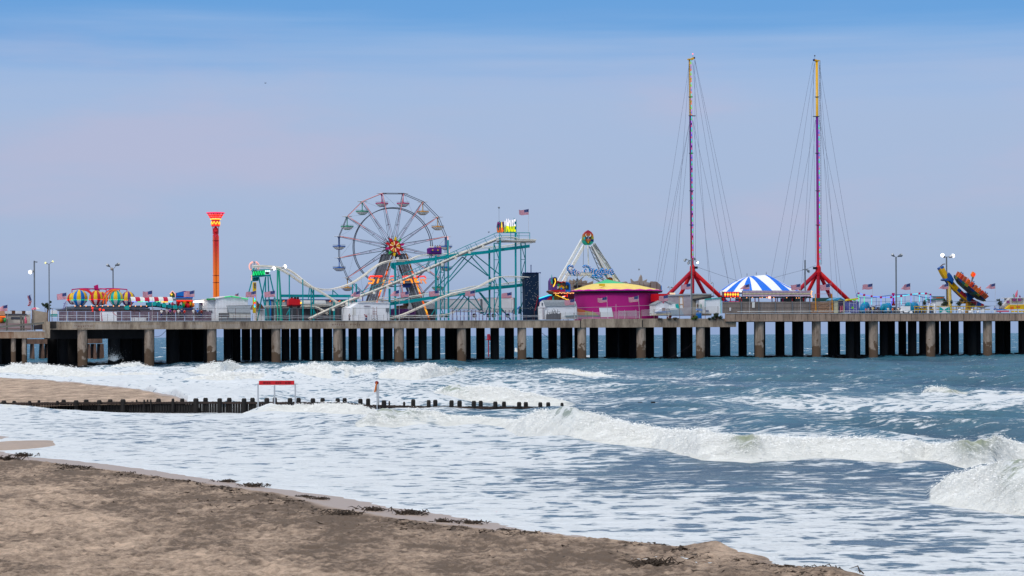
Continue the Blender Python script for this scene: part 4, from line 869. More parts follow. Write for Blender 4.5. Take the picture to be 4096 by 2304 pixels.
add(t, 'speaker', lambda m: m.ball(P(447,1076,23.8), .32, 8), TAN)
twin(3584, 1028, 4, (3573,1022), (3599,1023), (0,0), 'lamp post with two unlit round heads behind the neon pole ride', 6)
twin(3786, 1027, 14, (3774,1025), (3804,1026), (1,1), 'lamp post with two blazing white heads beside the tilted disc ride', 6)
t = Thing('floodlight_pole', 'grey wooden mast with four floodlights standing before the left red tripod', 'lamp post', base(2766, .5))
add(t, 'pole', lambda m: col_px(m, 2766, 1033, .5, 5.5), GREY); add(t, 'arm', lambda m: tp(m, [(2745,1038),(2766,1044),(2784,1038)], .5, 2.5), GREY)
head(t, 2742, 1039, .5, R_(215), 0, 12); head(t, 2755, 1049, .5, R_(240), 0, 12); head(t, 2778, 1034, .5, R_(300), 0, 9); head(t, 2788, 1045, .5, R_(290), 1, 11)
t = Thing('lamp_mast', 'dark wooden mast with one round lamp left of the right red tripod', 'lamp post', base(3220, 9))
add(t, 'pole', lambda m: col_px(m, 3220, 1040, 9, 6), GREY); add(t, 'arm', lambda m: tp(m, [(3211,1078),(3232,1080)], 9, 3), GREY); head(t, 3231, 1082, 9, R_(310), 0, 13)
for px, y, d, lb in ((2680,1148,8,'small twin spotlight stand on the flat roof left of the red tripod'),(2853,1131,8,'small single spotlight stand on the roof right of the red tripod')):
    t = Thing('spotlight_stand', lb, 'spotlight', P(px, 1178, d)); add(t, 'pole', lambda m: m.tube([P(px, 1180, d), P(px, y, d)], .05, 5), GREY); head(t, px-6, y, d, R_(200), 0, 7)
    if px < 2700: head(t, px+7, y+2, d, R_(330), 0, 7)
# overhead wire
mb = MB(); mb.tube([P(2785,1067,14), P(2880,1100,14), P(2965,1128,14)], .035, 4); solo('overhead_wire', mb, DGREY, 'thin wire running from the left red tripod down to the big top', 'wire', P(2785,1067,14))
mb = MB(); mb.tube([P(3085,1114,9), P(3150,1096,9), P(3220,1078,9), P(3262,1062,14)], .035, 4); solo('overhead_wire', mb, DGREY, 'thin wire rising from the big top past the dark mast to the right tripod', 'wire', P(3085,1114,9))

# ---------------------------------------------------------------- balloon ride
t = Thing('balloon_ride', 'balloon ride with striped hanging balloons under a magenta frame', 'ride', base(388, 14))
add(t, 'hub', lambda m: (pp(m, [(379,1143),(392,1138),(396,1165),(384,1168)], 13.4, 1.2), m.tube([P(390,1160,14), (P(390,1160,14)[0], 14, ZL)], .45, 8)), MAG)
for i, (x0, x1, d) in enumerate(((388,288,12),(388,508,12),(388,318,17),(388,478,17),(388,352,10),(388,425,10))):
    q = interp([P(x0,1157,14), P((x0+x1)/2, 1154+(i > 1), (14+d)/2), P(x1,1158,d)], 3); add(t, 'arm', lambda m: m.tube(q, .13, 6), MAG)
    add(t, 'hanger', lambda m: m.tube([P(x1,1157,d), P(x1,1170,d)], .09, 5), MAG)
for pts in ([(424,1216),(426,1192),(436,1172),(454,1160),(478,1156)], [(412,1212),(414,1190),(424,1170),(444,1158),(462,1155)], [(330,1158),(346,1161),(360,1172),(370,1190),(374,1206)], [(320,1156),(340,1157),(356,1163),(372,1180)]):
    q = [P(x, y, 9.5) for x, y in pts]; add(t, 'arch', lambda m: m.tube(interp(q, 4), .16, 6), MAG); add(t, 'arch_light', lambda m: m.tube(interp([(a, b-.2, c-.12) for a, b, c in q], 4), .12, 5), G_LOR if pts[0][0] > 400 else G_LRED)
YB, RB, BB, TB, PB = paint('balloon_yellow', .80, .52, .01), paint('balloon_red', .50, .02, .04), BLUE, LTEAL, PURP
def balloon(x, y, r, d, m2, ringm, k0):
    c = P(x, y, d); R = r*PF.mpp(x, d); mb = MB(); mb.sm = True; n = 16; pr = [(max(R*math.sin(math.pi*i/n), .01)*(1.0 if i > 5 else .92), -R*1.08*math.cos(math.pi*i/n)) for i in range(n+1)]
    mb.lathe(pr, c, 24, matfn=lambda i, k: (((k+k0)//2) % 2)+(0 if i >= 7 else 2)); b = t.part('balloon', mb, [YB, m2, OFFW, m2])
    mb = MB(); mb.sm = False
    for k in range(24): a = 2*math.pi*k/24; mb.ball((c[0]+R*1.0*math.cos(a), c[1]+R*1.0*math.sin(a), c[2]-.22*R), .09, 4)
    t.part('light_ring', mb, ringm, b)
balloon(290,1195,22,18,RB,G_RED,1); balloon(318,1193,32,12,BB,G_GRN,0); balloon(408,1194,25,18,RB,G_RED,1); balloon(384,1192,28,10,RB,G_RED,0); balloon(512,1195,28,17,PB,G_OR,1); balloon(464,1193,29,10,TB,G_GRN,0)
add(t, 'platform', lambda m: (box_px(m, 268, 1234, 600, 1240, 8, 14), pp(m, [(300,1224),(590,1222),(594,1232),(296,1236)], 8.5, 12)), DGREY)
add(t, 'platform_lights', lambda m: [m.ball(P(x, 1224, 8.3), .12, 5) for x in range(300, 600, 22)], G_WARM)
add(t, 'entrance_stairs', lambda m: [tp(m, [(250,1240),(262,1208),(268,1205)], 9+k, 2) for k in range(3)]+[tp(m, [(254,1214+7*k),(270,1212+7*k)], 9, 2) for k in range(4)], PURP)
for x, y in ((370,1233),(371,1246),(400,1238),(414,1241)):
    add(t, 'lantern', lambda m: m.ball(P(x, y, 7.8), .24, 6), G_RED)
# low fences and boards behind the railing at the left
t = Thing('queue_barrier', 'mauve mesh barrier along the queue below the balloon ride', 'barrier', base(420, 5))
for x in range(236, 830, 36): add(t, 'panel', lambda m: box_px(m, x, 1246, x+34, 1283, 5, .06), paint('faded_mauve_panel', .20, .15, .20, .7, .5))
add(t, 'rail', lambda m: m.tube([P(234,1244,5), P(832,1244,5)], .05, 5), POSTM)
t = Thing('white_board', 'white board with a faded red frame leaning behind the left railing', 'board', base(432, 3))
add(t, 'panel', lambda m: box_px(m, 400, 1248, 467, 1285, 3, .12), WALLW); add(t, 'frame', lambda m: (tp(m, [(404,1249),(409,1284)], 2.95, 3), tp(m, [(450,1249),(467,1264)], 2.95, 2)), PINK)
add(t, 'lower_board', lambda m: box_px(m, 525, 1270, 585, 1285, 3, .1), OFFW)
# striped canopy
t = Thing('striped_canopy', 'long barrel awning in red and white stripes on thin posts', 'awning', base(608, 8))
mb = MB(); mb.sm = True; xs = [525,543,562,580,599,618,636,655,673,692]
for i in range(9):
    a, b = P(xs[i],1206,8), P(xs[i+1],1206,8); zt = P(xs[i],1187,8)[2]; n = 8; vs = []
    for k in range(n+1): th = math.pi*k/n; vs += [(a[0], 9.4-1.4*math.cos(th), a[2]+(zt-a[2])*math.sin(th)), (b[0], 9.4-1.4*math.cos(th), a[2]+(zt-a[2])*math.sin(th))]
    mb.mi = i % 2; mb._add(vs, [(2*k, 2*k+1, 2*k+3, 2*k+2) for k in range(n)])
t.part('canopy', mb, [WHT, paint('awning_red', .48, .01, .05)])
for x in (526, 609, 690): add(t, 'post', lambda m: col_px(m, x, 1204, 9, 3), REDP)
for k, (a, b) in enumerate(((528,548),(550,570),(572,592),(596,618),(622,642),(672,690))): add(t, 'light_strip', lambda m: tp(m, [(a,1207),(b,1207)], 7.9, 2.5), (G_BLUE, G_GRN, G_CYAN)[k % 3])
add(t, 'light_strip', lambda m: tp(m, [(645,1208),(672,1208)], 7.9, 4), G_YEL)
# kiddie coaster train
t = Thing('kiddie_train_ride', 'low turquoise car ride under and right of the striped canopy', 'ride', base(640, 9))
for i, (x, y) in enumerate(((598,1217),(616,1215),(634,1218),(656,1222),(678,1226),(700,1229),(722,1231),(508,1231))):
    def car(m, x=x, y=y): pp(m, [(x-9,y-7),(x+8,y-9),(x+10,y+3),(x+6,y+8),(x-7,y+7)], 7.5, 1.6)
    b = add(t, 'car', car, LTEAL if i % 2 else paint('car_teal', .0, .22, .28)); add(t, 'rider', lambda m: (m.ball(P(x,y-10,8.3), .2, 6), m.tube([P(x,y-8,8.3), P(x,y-2,8.3)], .24, 6)), [HAIR], b)
add(t, 'track', lambda m: m.tube(interp([P(570,1236,8.5), P(596,1226,8.5), P(640,1228,8.5), P(690,1238,8.5), P(740,1239,8.5)], 4), .14, 6), NAVY)
add(t, 'platform', lambda m: box_px(m, 560, 1239, 830, 1246, 8, 8), DGREY)
# lit gable house sign
t = Thing('gable_sign', 'tiny gable shaped sign outlined in warm bulbs behind the awning', 'sign', base(690, 15))
add(t, 'board', lambda m: pp(m, [(680,1190),(680,1175),(690,1165),(700,1175),(700,1190)], 15, .3), paint('dark_green_board', .05, .12, .06)); add(t, 'post', lambda m: col_px(m, 690, 1188, 15.2, 4), BROWN)
add(t, 'bulbs', lambda m: tp(m, [(679,1176),(690,1164),(701,1176),(703,1188)], 14.8, 3.5), G_PINK); add(t, 'emblem', lambda m: m.ball(P(686,1178,14.8), .2, 6), G_YEL)
# purple sign stall
t = Thing('prize_stall', 'game stall with purple and blue sign board and red lit front', 'stall', base(735, 12))
add(t, 'sign_board', lambda m: pp(m, [(704,1194),(704,1172),(736,1164),(770,1166),(770,1194)], 12, .4), [PURP]); add(t, 'sign_panel', lambda m: pp(m, [(706,1184),(708,1171),(738,1166),(738,1184)], 11.85, .12), BLUE); add(t, 'sign_band', lambda m: box_px(m, 703, 1188, 772, 1193, 11.8, .12), BLUE)
add(t, 'roof', lambda m: box_px(m, 705, 1194, 770, 1201, 11, 4), GREY); add(t, 'back_wall', lambda m: box_px(m, 706, 1201, 768, 1234, 14, .2), DRED); add(t, 'counter', lambda m: box_px(m, 704, 1231, 772, 1240, 11, .6), NAVY)
for x in (706, 767): add(t, 'post', lambda m: col_px(m, x, 1200, 11.2, 3), BROWN)
add(t, 'bulbs', lambda m: [m.ball(P(x, 1203, 10.9), .13, 5) for x in range(708, 770, 5)], G_RED)
for x, y, c in ((716,1211,REDP),(722,1216,WHT),(733,1220,GREEN),(744,1216,REDP),(752,1222,REDP),(690,1220,PINK),(762,1214,YEL),(770,1220,ORANGE),(738,1210,YEL)): add(t, 'prize_toy', lambda m: m.ball(P(x, y, 11.5), .42, 7, 1.3), c)
t = Thing('lit_canopy', 'flat canopy with blazing white and orange underside lights left of the green trimmed hall', 'canopy', base(800, 12))
add(t, 'roof', lambda m: pp(m, [(770,1203),(776,1200),(828,1202),(830,1205),(780,1206)], 11, 3.5), NAVY); add(t, 'tube_light', lambda m: m.tube([P(774,1207,11), P(812,1206,11)], [.1,.22] if False else .2, 6), glow('white_tube', 1, .93, .8, 5)); add(t, 'orange_light', lambda m: tp(m, [(812,1207),(829,1208)], 11, 4), G_OR)
for x in (779, 826): add(t, 'post', lambda m: col_px(m, x, 1204, 12, 2.5), OFFW)
add(t, 'prize_toy', lambda m: m.ball(P(815,1216,12.5), .6, 8), PURP); add(t, 'prize_toy', lambda m: m.ball(P(824,1218,12.5), .5, 8), YEL)

# ---------------------------------------------------------------- drop tower
t = Thing('drop_tower', 'tall orange and red drop tower topped by flared neon rings', 'ride', base(862, 32)); D = 32; s = PF.mpp(862, D); cx = P(863, 1000, D)[0]
def zy(y, x=863, d=D): return P(x, y, d)[2]
def gradcol():
    m = bpy.data.materials.new('tower_orange_red'); m.use_nodes = True; nt = m.node_tree; b = nt.nodes['Principled BSDF']; tc = nt.nodes.new('ShaderNodeTexCoord'); se = nt.nodes.new('ShaderNodeSeparateXYZ'); r = nt.nodes.new('ShaderNodeMapRange')
    nt.links.new(tc.outputs['Object'], se.inputs[0]); nt.links.new(se.outputs['Z'], r.inputs[0]); r.inputs[1].default_value = zy(1110)-ZL; r.inputs[2].default_value = zy(980)-ZL
    mx = nt.nodes.new('ShaderNodeMix'); mx.data_type = 'RGBA'; mx.inputs[6].default_value = (.80, .17, .01, 1); mx.inputs[7].default_value = (.50, .012, .02, 1); nt.links.new(r.outputs[0], mx.inputs[0]); nt.links.new(mx.outputs[2], b.inputs['Base Color']); b.inputs['Roughness'].default_value = .4
    nt.links.new(mx.outputs[2], b.inputs['Emission Color']); b.inputs['Emission Strength'].default_value = .35; return m  # upper red and faint glow: coloured light put into the column's own material
GC = gradcol()
add(t, 'column', lambda m: (m.box((cx-10*s, D-.5, ZL), (cx-3*s, D+.5, zy(938))), m.box((cx+1*s, D-.5, ZL), (cx+10*s, D+.5, zy(938)))), GC)
add(t, 'guide_rail', lambda m: m.box((cx-3*s, D-.3, ZL), (cx+1*s, D+.3, zy(950))), paint('rail_ochre', .40, .16, .01))
add(t, 'column_bands', lambda m: [m.box((cx-10.6*s, D-.56, zy(y)), (cx+10.6*s, D+.56, zy(y)+.12)) for y in (964, 1103, 1131)], DRED)
for dx in (-10.5, 10.5): add(t, 'edge_light', lambda m: m.tube([(cx+dx*s, D-.5, ZL+3), (cx+dx*s, D-.5, zy(945))], .05, 5), G_LOR)
add(t, 'neck', lambda m: (m.tube([(cx, D, zy(938)), (cx, D, zy(915)), (cx, D, zy(907))], [.5, .55, .2], 10), m.ball((cx, D-.4, zy(926)), .42, 8)), REDP)
for dx in (-11, 11): add(t, 'neck_bar', lambda m: m.bar((cx+dx*s, D, zy(936)), (cx+dx*s, D, zy(905)), .12), REDP)
add(t, 'drum', lambda m: m.lathe([(.1, zy(906)), (16.5*s, zy(906)), (16.5*s, zy(879)), (.1, zy(879))], (cx, D, 0), 24), GC)
add(t, 'drum_trim', lambda m: [m.lathe([(16.7*s, zy(y)), (17.6*s, zy(y)+.06), (17.6*s, zy(y)+.2), (16.7*s, zy(y)+.26)], (cx, D, 0), 24) for y in (903, 880)], G_RED)
add(t, 'drum_pattern', lambda m: m.tube([(cx+17.2*s*math.cos(a), D+17.2*s*math.sin(a), zy(892)+.28*math.sin(a*8)) for a in np.linspace(0, 6.283, 96)], .09, 5), G_YEL)
for y, w_, g in ((852,35,'m'),(860.5,29.5,'r'),(868.5,24.5,'r'),(877,20,'o')):
    add(t, 'neon_ring', lambda m: m.tube([(cx+w_*s*math.cos(a), D+w_*s*math.sin(a), zy(y)) for a in np.linspace(0, 6.283, 40, endpoint=False)], .13, 6, closed=True), glow('magenta_neon', 1, .04, .16, .9) if g == 'm' else (G_RED if g == 'r' else G_YEL))
for k in range(8):
    a = k*math.pi/4+.3; add(t, 'strut', lambda m: m.tube([(cx+15*s*math.cos(a), D+15*s*math.sin(a), zy(879)), (cx+33*s*math.cos(a), D+33*s*math.sin(a), zy(853))], .06, 5), DRED)
add(t, 'top_plate', lambda m: m.lathe([(.1, zy(853)), (34*s, zy(853)), (34*s, zy(852)), (.1, zy(851.5))], (cx, D, 0), 32), MAG)

# ---------------------------------------------------------------- halls, huts
t = Thing('white_hall', 'white gabled hall with bright green roof trim left of the coaster', 'building', base(920, 7))
add(t, 'side_wing', lambda m: pp(m, [(830,1284),(830,1198),(863,1197),(863,1284)], 7.2, 8), OFFW)
add(t, 'front_wall', lambda m: pp(m, [(863,1284),(863,1194),(928,1185),(992,1194),(992,1284)], 6.5, 10), WALLW)
add(t, 'siding_ribs', lambda m: [box_px(m, x, 1198, x+.8, 1240, 6.45, .05) for x in range(868, 990, 6)], OFFW)
add(t, 'roof', lambda m: (pp(m, [(860,1196),(928,1184),(928,1182),(860,1193)], 6.2, 11), pp(m, [(928,1184),(996,1195),(996,1192),(928,1182)], 6.2, 11), pp(m, [(827,1199),(864,1197),(864,1194),(827,1195)], 6.4, 8)), WHT)
for pts in ([(826,1200),(860,1198),(860,1192),(826,1194)], [(897,1190),(926,1187),(926,1183),(899,1186)], [(930,1184),(958,1188),(958,1191),(931,1188)], [(966,1190),(994,1195),(992,1198),(966,1193)]): add(t, 'green_trim', lambda m: pp(m, pts, 6.0, .15), GREEN if pts[0][0] < 830 else glow('green_strip', .02, .9, .28, .45))
for x in (836, 845): add(t, 'window', lambda m: box_px(m, x, 1242, x+7 if x < 840 else x+4, 1252, 7.1, .1), DGREY)
t = Thing('grey_shed', 'low shed with grey sheet roof and cream front before the green trimmed hall', 'shed', base(955, 3))
add(t, 'roof', lambda m: m._add([P(908,1222,4), P(1002,1221,4), P(1002,1251,2.4), P(918,1250,2.4), P(1002,1251,4), P(908,1250,4)], [(0,3,2,1),(0,5,3),(1,2,4)]), ROOFG); add(t, 'roof_edge', lambda m: tp(m, [(906,1224),(1003,1222)], 4, 4), GREY)
add(t, 'wall', lambda m: box_px(m, 918, 1250, 1003, 1272, 2.6, 2), paint('cream_wall', .52, .50, .47)); add(t, 'base_wall', lambda m: box_px(m, 884, 1272, 1003, 1284, 2.5, 2), GREY); add(t, 'tarp_crate', lambda m: box_px(m, 884, 1252, 916, 1270, 2.7, 2), mat('tarp_grey', (.12, .12, .13), .8, noise=.3))
t = Thing('brown_roof_kiosk', 'kiosk with a brown hipped roof seen behind the crossed coaster legs', 'kiosk', base(1040, 26))
add(t, 'roof', lambda m: pp(m, [(1022,1238),(1030,1218),(1044,1214),(1060,1236)], 24, 5), BROWN); add(t, 'finial', lambda m: pp(m, [(1024,1220),(1028,1203),(1036,1214),(1044,1218)], 25, 1), DGREY); add(t, 'wall', lambda m: box_px(m, 1028, 1238, 1058, 1284, 25, 3), OFFW)
t = Thing('pavilion', 'long low pavilion with navy roof edge and pale barrel panels behind the coaster', 'building', base(1250, 28))
add(t, 'roof_edge', lambda m: box_px(m, 1079, 1197, 1425, 1202, 27, 6), NAVY); add(t, 'wall', lambda m: box_px(m, 1082, 1202, 1422, 1224, 27.3, 5), paint('pale_panel', .44, .46, .48)); add(t, 'dark_base', lambda m: box_px(m, 1082, 1224, 1422, 1284, 27.5, 5), paint('dark_interior', .055, .06, .075))
for x in range(1092, 1420, 26): add(t, 'mullion', lambda m: box_px(m, x, 1202, x+1.5, 1224, 27.2, .1), NAVY)
for x, c in ((1102,G_OR),(1134,G_OR),(1217,G_OR),(1259,G_OR),(1288,G_OR),(1320,G_OR),(1357,G_OR),(1373,G_GRN),(1389,G_OR),(1180,G_GRN)): add(t, 'eave_light', lambda m: tp(m, [(x-2,1206),(x+4,1203)], 26.8, 3), c)
add(t, 'pipe', lambda m: m.tube([P(1200,1215,26.5), P(1300,1215,26.5)], .8, 10), GALV); add(t, 'corner_post', lambda m: box_px(m, 1079, 1197, 1085, 1284, 27.1, .5), BLUE)
t = Thing('maintenance_hut', 'white board hut with a pale door and electric meter under the lift hill', 'building', base(1480, 4))
add(t, 'wall', lambda m: pp(m, [(1400,1283),(1400,1232),(1434,1212),(1558,1213),(1558,1283)], 4, 6), WALLW); add(t, 'roof', lambda m: pp(m, [(1432,1212),(1434,1209),(1560,1210),(1560,1214)], 3.8, 6.6), OFFW)
d_ = add(t, 'door', lambda m: box_px(m, 1459, 1225, 1478, 1281, 3.93, .05), OFFW); add(t, 'door_handle', lambda m: m.ball(P(1475,1256,3.9), .06, 5), GREY, d_); add(t, 'door_hood', lambda m: box_px(m, 1457, 1222, 1480, 1225, 3.8, .25), MAUVE)
add(t, 'notice_board', lambda m: box_px(m, 1408, 1228, 1424, 1261, 3.93, .06), WHT); add(t, 'meter_box', lambda m: box_px(m, 1545, 1232, 1556, 1247, 3.7, .3), GREY); add(t, 'conduit', lambda m: tp(m, [(1550,1247),(1549,1268),(1552,1282)], 3.8, 2), GREY)
t = Thing('frame_trolley', 'dark metal ladder frame leaning on the white maintenance hut', 'trolley', base(1500, 3))
for x in (1492, 1507): add(t, 'upright', lambda m: tp(m, [(x,1227),(x,1270)], 3, 1.6), DRED)
for y in (1246, 1253, 1259): add(t, 'rung', lambda m: tp(m, [(1492,y),(1507,y)], 3, 1.6), DRED)
for x in (1494, 1507): add(t, 'wheel', lambda m: m.tube([P(x+4*math.cos(a), 1278+4*math.sin(a), 3) for a in np.linspace(0, 6.28, 12, endpoint=False)], .05, 5, closed=True), BLACK)
t = Thing('grey_roof_building', 'dark low building with a broad grey pitched roof behind the ferris wheel foot', 'building', base(1650, 32))
add(t, 'roof', lambda m: m._add([P(1568,1236,31), P(1640,1206,34), P(1722,1206,34), P(1746,1236,31), P(1746,1236,38), P(1568,1236,38)], [(0,3,2,1),(0,1,5),(3,4,2),(1,2,4,5)]), ROOFG); add(t, 'wall', lambda m: box_px(m, 1566, 1236, 1744, 1284, 31.5, 5), mat('dark_mauve_wall', (.07, .06, .085), .8, noise=.2))
t = Thing('purple_stall', 'row of low purple counter panels behind the railing right of the white hut', 'stall', base(1610, 14))
for x in (1562, 1588, 1614, 1640): add(t, 'panel', lambda m: box_px(m, x, 1236, x+24, 1262, 14, .3), paint('deep_purple', .07, .02, .11))
add(t, 'equipment', lambda m: (box_px(m, 1594, 1222, 1630, 1236, 15, 2), box_px(m, 1622, 1212, 1634, 1226, 15.2, 1)), BROWN); add(t, 'equipment_top', lambda m: pp(m, [(1620,1222),(1622,1210),(1634,1210),(1636,1222)], 15.5, 1), paint('green_machine', .05, .14, .13))
for x0, x1, yt, lb in ((1742,1929,1197,'left white corrugated trailer behind the crossed coaster braces'),(1931,2062,1192,'right white corrugated trailer behind the thick coaster columns')):
    t = Thing('trailer', lb, 'trailer', base((x0+x1)/2, 34), 'white trailers behind the coaster')
    add(t, 'body', lambda m: box_px(m, x0, yt, x1, 1236 if x0 < 1900 else 1250, 33, 3), WALLW); add(t, 'roof_rail', lambda m: box_px(m, x0, yt-1.5, x1, yt, 32.9, 3.2), MAUVE); add(t, 'corner_post', lambda m: box_px(m, x1-7, yt, x1, 1256, 32.95, .3), GREY)
    add(t, 'ribs', lambda m: [box_px(m, x0+2, y, x1-8, y+.5, 32.97, .04) for y in range(yt+4, 1234, 4)], OFFW); add(t, 'marker_light', lambda m: [m.ball(P(x, yt+2, 32.8), .12, 5) for x in (x0+50, x1-14)], G_PINK)
    for x in (x0+25, x0+45, x1-30): add(t, 'wheel', lambda m: m.disc(P(x,1262,33.2), .5, 12, 0, .4), BLACK)
t = Thing('queue_railing', 'dark mauve queue railings with benches below the coaster girders', 'railing', base(1860, 12))
for x in range(1796, 2070, 15): add(t, 'post', lambda m: box_px(m, x, 1240, x+2, 1284, 12, .1), PURP)
for y in (1240, 1247): add(t, 'rail', lambda m: m.tube([P(1795,y,12), P(2070,y,12)], .06, 5), DGREY)
for x in (1812, 1858, 1905): add(t, 'bench_top', lambda m: box_px(m, x, 1243, x+30, 1247, 13, 1.2), WALLW)
# climbing wall
t = Thing('climbing_wall', 'tall dark starry climbing wall standing at the right end of the coaster', 'climbing wall', base(2128, 9))
add(t, 'face', lambda m: pp(m, [(2102,1285),(2099,1092),(2155,1092),(2157,1285)], 8.6, 1.6), paint('midnight_blue', .004, .018, .05))
add(t, 'holds', lambda m: [m.ball(P(random.uniform(2103,2154), random.uniform(1100,1240), 8.55), .06, 4) for _ in range(60)], GALV)
add(t, 'crossbar', lambda m: (tp(m, [(2094,1091),(2162,1091)], 8.5, 3), [m.ball(P(x,1091,8.5), .16, 6) for x in (2094, 2110, 2146, 2161)]), NAVY); add(t, 'mast', lambda m: (tp(m, [(2124,1092),(2124,1062)], 9, 3.2), m.tube([P(2124,1063,9), P(2124,1058,9)], [.16, .02], 6)), NAVY); add(t, 'rope', lambda m: m.tube([P(2160,1092,8.5), P(2160,1200,8.5)], .02, 4), GREY); add(t, 'red_rope', lambda m: tp(m, [(2153,1183),(2140,1242)], 8.4, 1.4), REDP)
for x, y, c, lb in ((2080,1230,(WHT, BLUE),'blue and white patio umbrella between the last coaster columns'),):
    t = Thing('patio_umbrella', lb, 'umbrella', base(x, 20)); add(t, 'pole', lambda m: col_px(m, x, y-4, 20, 1.5), GREY)
    mb = MB(); s_ = PF.mpp(x, 20); mb.lathe([(.05, P(x,1223,20)[2]), (9*s_, P(x,1228,20)[2]), (16*s_, P(x,1237,20)[2])], (P(x,1200,20)[0], 20, 0), 12, matfn=lambda i, k: k//2 % 2); t.part('canopy', mb, list(c))
mb = MB(); pp(mb, [(2076,1255),(2078,1238),(2082,1225),(2086,1238),(2086,1255)], 11, .6); solo('covered_cone', mb, paint('teal_tarp', .01, .12, .17), 'pointed dark teal covered umbrella near the last coaster columns', 'cover', base(2081, 11))
# ================================================================ roller coaster
DC = 10.
co = Thing('roller_coaster', 'turquoise steel roller coaster with cream rails and a tall lift hill', 'roller coaster', base(1800, DC))
def beam(pts, w_, d=14., m=TEAL, name='girder'):
    for (a, b) in zip(pts[:-1], pts[1:]):
        p0, p1 = P(a[0], a[1], d), P(b[0], b[1], d); h = w_*PF.mpp(a[0], d)/2
        mb = MB(); mb._add([(p0[0], d, p0[2]-h), (p0[0], d, p0[2]+h), (p1[0], d, p1[2]+h), (p1[0], d, p1[2]-h), (p0[0], d+.9, p0[2]-h), (p0[0], d+.9, p0[2]+h), (p1[0], d+.9, p1[2]+h), (p1[0], d+.9, p1[2]-h)], [(0,1,2,3),(7,6,5,4),(1,5,6,2),(0,3,7,4),(0,4,5,1),(3,2,6,7)])
        co.part(name, mb, m)
def track(pts, ds, w_=4.2, sep=1.25, name='track', n=5, ties=True, m=CREAM):
    q = interp([P(x, y, d) for (x, y), d in zip(pts, ds if isinstance(ds, (list, tuple)) else [ds]*len(pts))], n)
    mb = MB(); r = w_*PF.mpp(pts[0][0], DC)/2; mb.tube(q, r, 6)
    mb.tube([(a, b+sep, c+.0) for a, b, c in q], r, 6)
    if ties:
        for i in range(0, len(q)-1, 2): mb.tube([q[i], (q[i][0], q[i][1]+sep, q[i][2])], .05, 4)
        lo = [(a, b+sep/2, c-.32) for a, b, c in q]; mb.tube(lo, r*.55, 5)
    return co.part(name, mb, m)
# lift hill: deep cream girder with rails
lift = [(1240,1273),(1310,1240),(1380,1208),(1443,1183),(1578,1131),(1741,1062),(1870,1004),(1950,971),(1985,957)]
for (a, b) in zip(lift[:-1], lift[1:]):
    p0, p1 = P(a[0], a[1]+3, 8), P(b[0], b[1]+3, 8); h = 5.0*PF.mpp(a[0], 8)
    mb = MB(); mb._add([(p0[0], 8, p0[2]-h), (p0[0], 8, p0[2]+h*.4), (p1[0], 8, p1[2]+h*.4), (p1[0], 8, p1[2]-h), (p0[0], 8.3, p0[2]-h), (p0[0], 8.3, p0[2]+h*.4), (p1[0], 8.3, p1[2]+h*.4), (p1[0], 8.3, p1[2]-h)], [(0,1,2,3),(7,6,5,4),(1,5,6,2),(0,3,7,4),(0,4,5,1),(3,2,6,7)])
    co.part('lift_girder', mb, paint('lift_grey_cream', .38, .34, .31))
track(lift, 7.8, 4.4, 1.3, 'lift_track')
for i in range(12):
    k = i/11; x = 1330+k*600; y = np.interp(x, [q[0] for q in lift], [q[1] for q in lift]); add(co, 'bracket', lambda m: (m.box(np.array(P(x, y+10, 7.7))-.12, np.array(P(x+5, y+4, 7.7))+.12)), CREAM)
# stair rail beside the lift
mb = MB(); up = [(1443,1166),(1578,1110),(1741,1040),(1870,981),(1950,947),(1985,931)]; mb.tube([P(x, y, 7.4) for x, y in up], .07, 5); mb.tube([P(x+3, y+10, 7.4) for x, y in up], .045, 5)
for i in range(15):
    x = 1450+i*37.5; yt = np.interp(x, [q[0] for q in up], [q[1] for q in up]); mb.tube([P(x, yt, 7.4), P(x+10, yt+18, 7.6)], .05, 5)
for x in (1600, 1650, 1815, 1870): 
    yt = np.interp(x, [q[0] for q in up], [q[1] for q in up]); mb.tube([P(x, yt, 7.4), P(x+9, yt+18, 7.6)], .05, 5); mb.tube([P(x+10, yt-4, 7.4), P(x+19, yt+14, 7.6)], .05, 5)
mb.tube([P(1395,1188,7.4), P(1443,1166,7.4)], .06, 5); mb.tube([P(1395,1188,7.4), P(1395,1232,7.4)], .06, 5); mb.tube([P(1320,1230,7.4), P(1395,1195,7.4)], .05, 5); mb.tube([P(1320,1230,7.4), P(1320,1282,7.4)], .07, 5)
co.part('stair_handrail', mb, TEAL)
# top platform
track([(1985,957),(2000,950),(2030,947),(2060,950),(2075,956),(2100,957),(2145,959)], [7.8,8,8.5,9,9.5,10,11], 4, 1.3, 'top_track')
track([(1998,958),(2040,961),(2080,962),(2120,962),(2143,961)], 8.2, 3.2, 1.0, 'top_track', ties=False)
beam([(1992,966),(2142,967)], 7, 8.6, paint('lift_grey_cream', .38, .34, .31), 'top_girder')
mb = MB(); mb.tube([P(1985,931,7.4), P(2119,931,7.4)], .08, 5); mb.tube([P(1992,942,7.4), P(2119,943,7.4)], .045, 5)
for x in (1998, 2043, 2076, 2119): mb.tube([P(x,931,7.4), P(x,958,7.4)], .07, 5)
mb.tube([P(2001,935,7.4), P(2007,948,7.4)], .06, 5); mb.tube([P(2066,932,7.4), P(2072,950,7.4)], .06, 5); co.part('platform_handrail', mb, TEAL)
mb = MB(); mb.tube([P(1996,880,9), P(1996,834,9)], .03, 4); mb.ball(P(1996,832,9), .18, 6); mb.tube([P(1992,829,9), P(1999,829,9)], .1, 5); co.part('wind_gauge', mb, GREY)
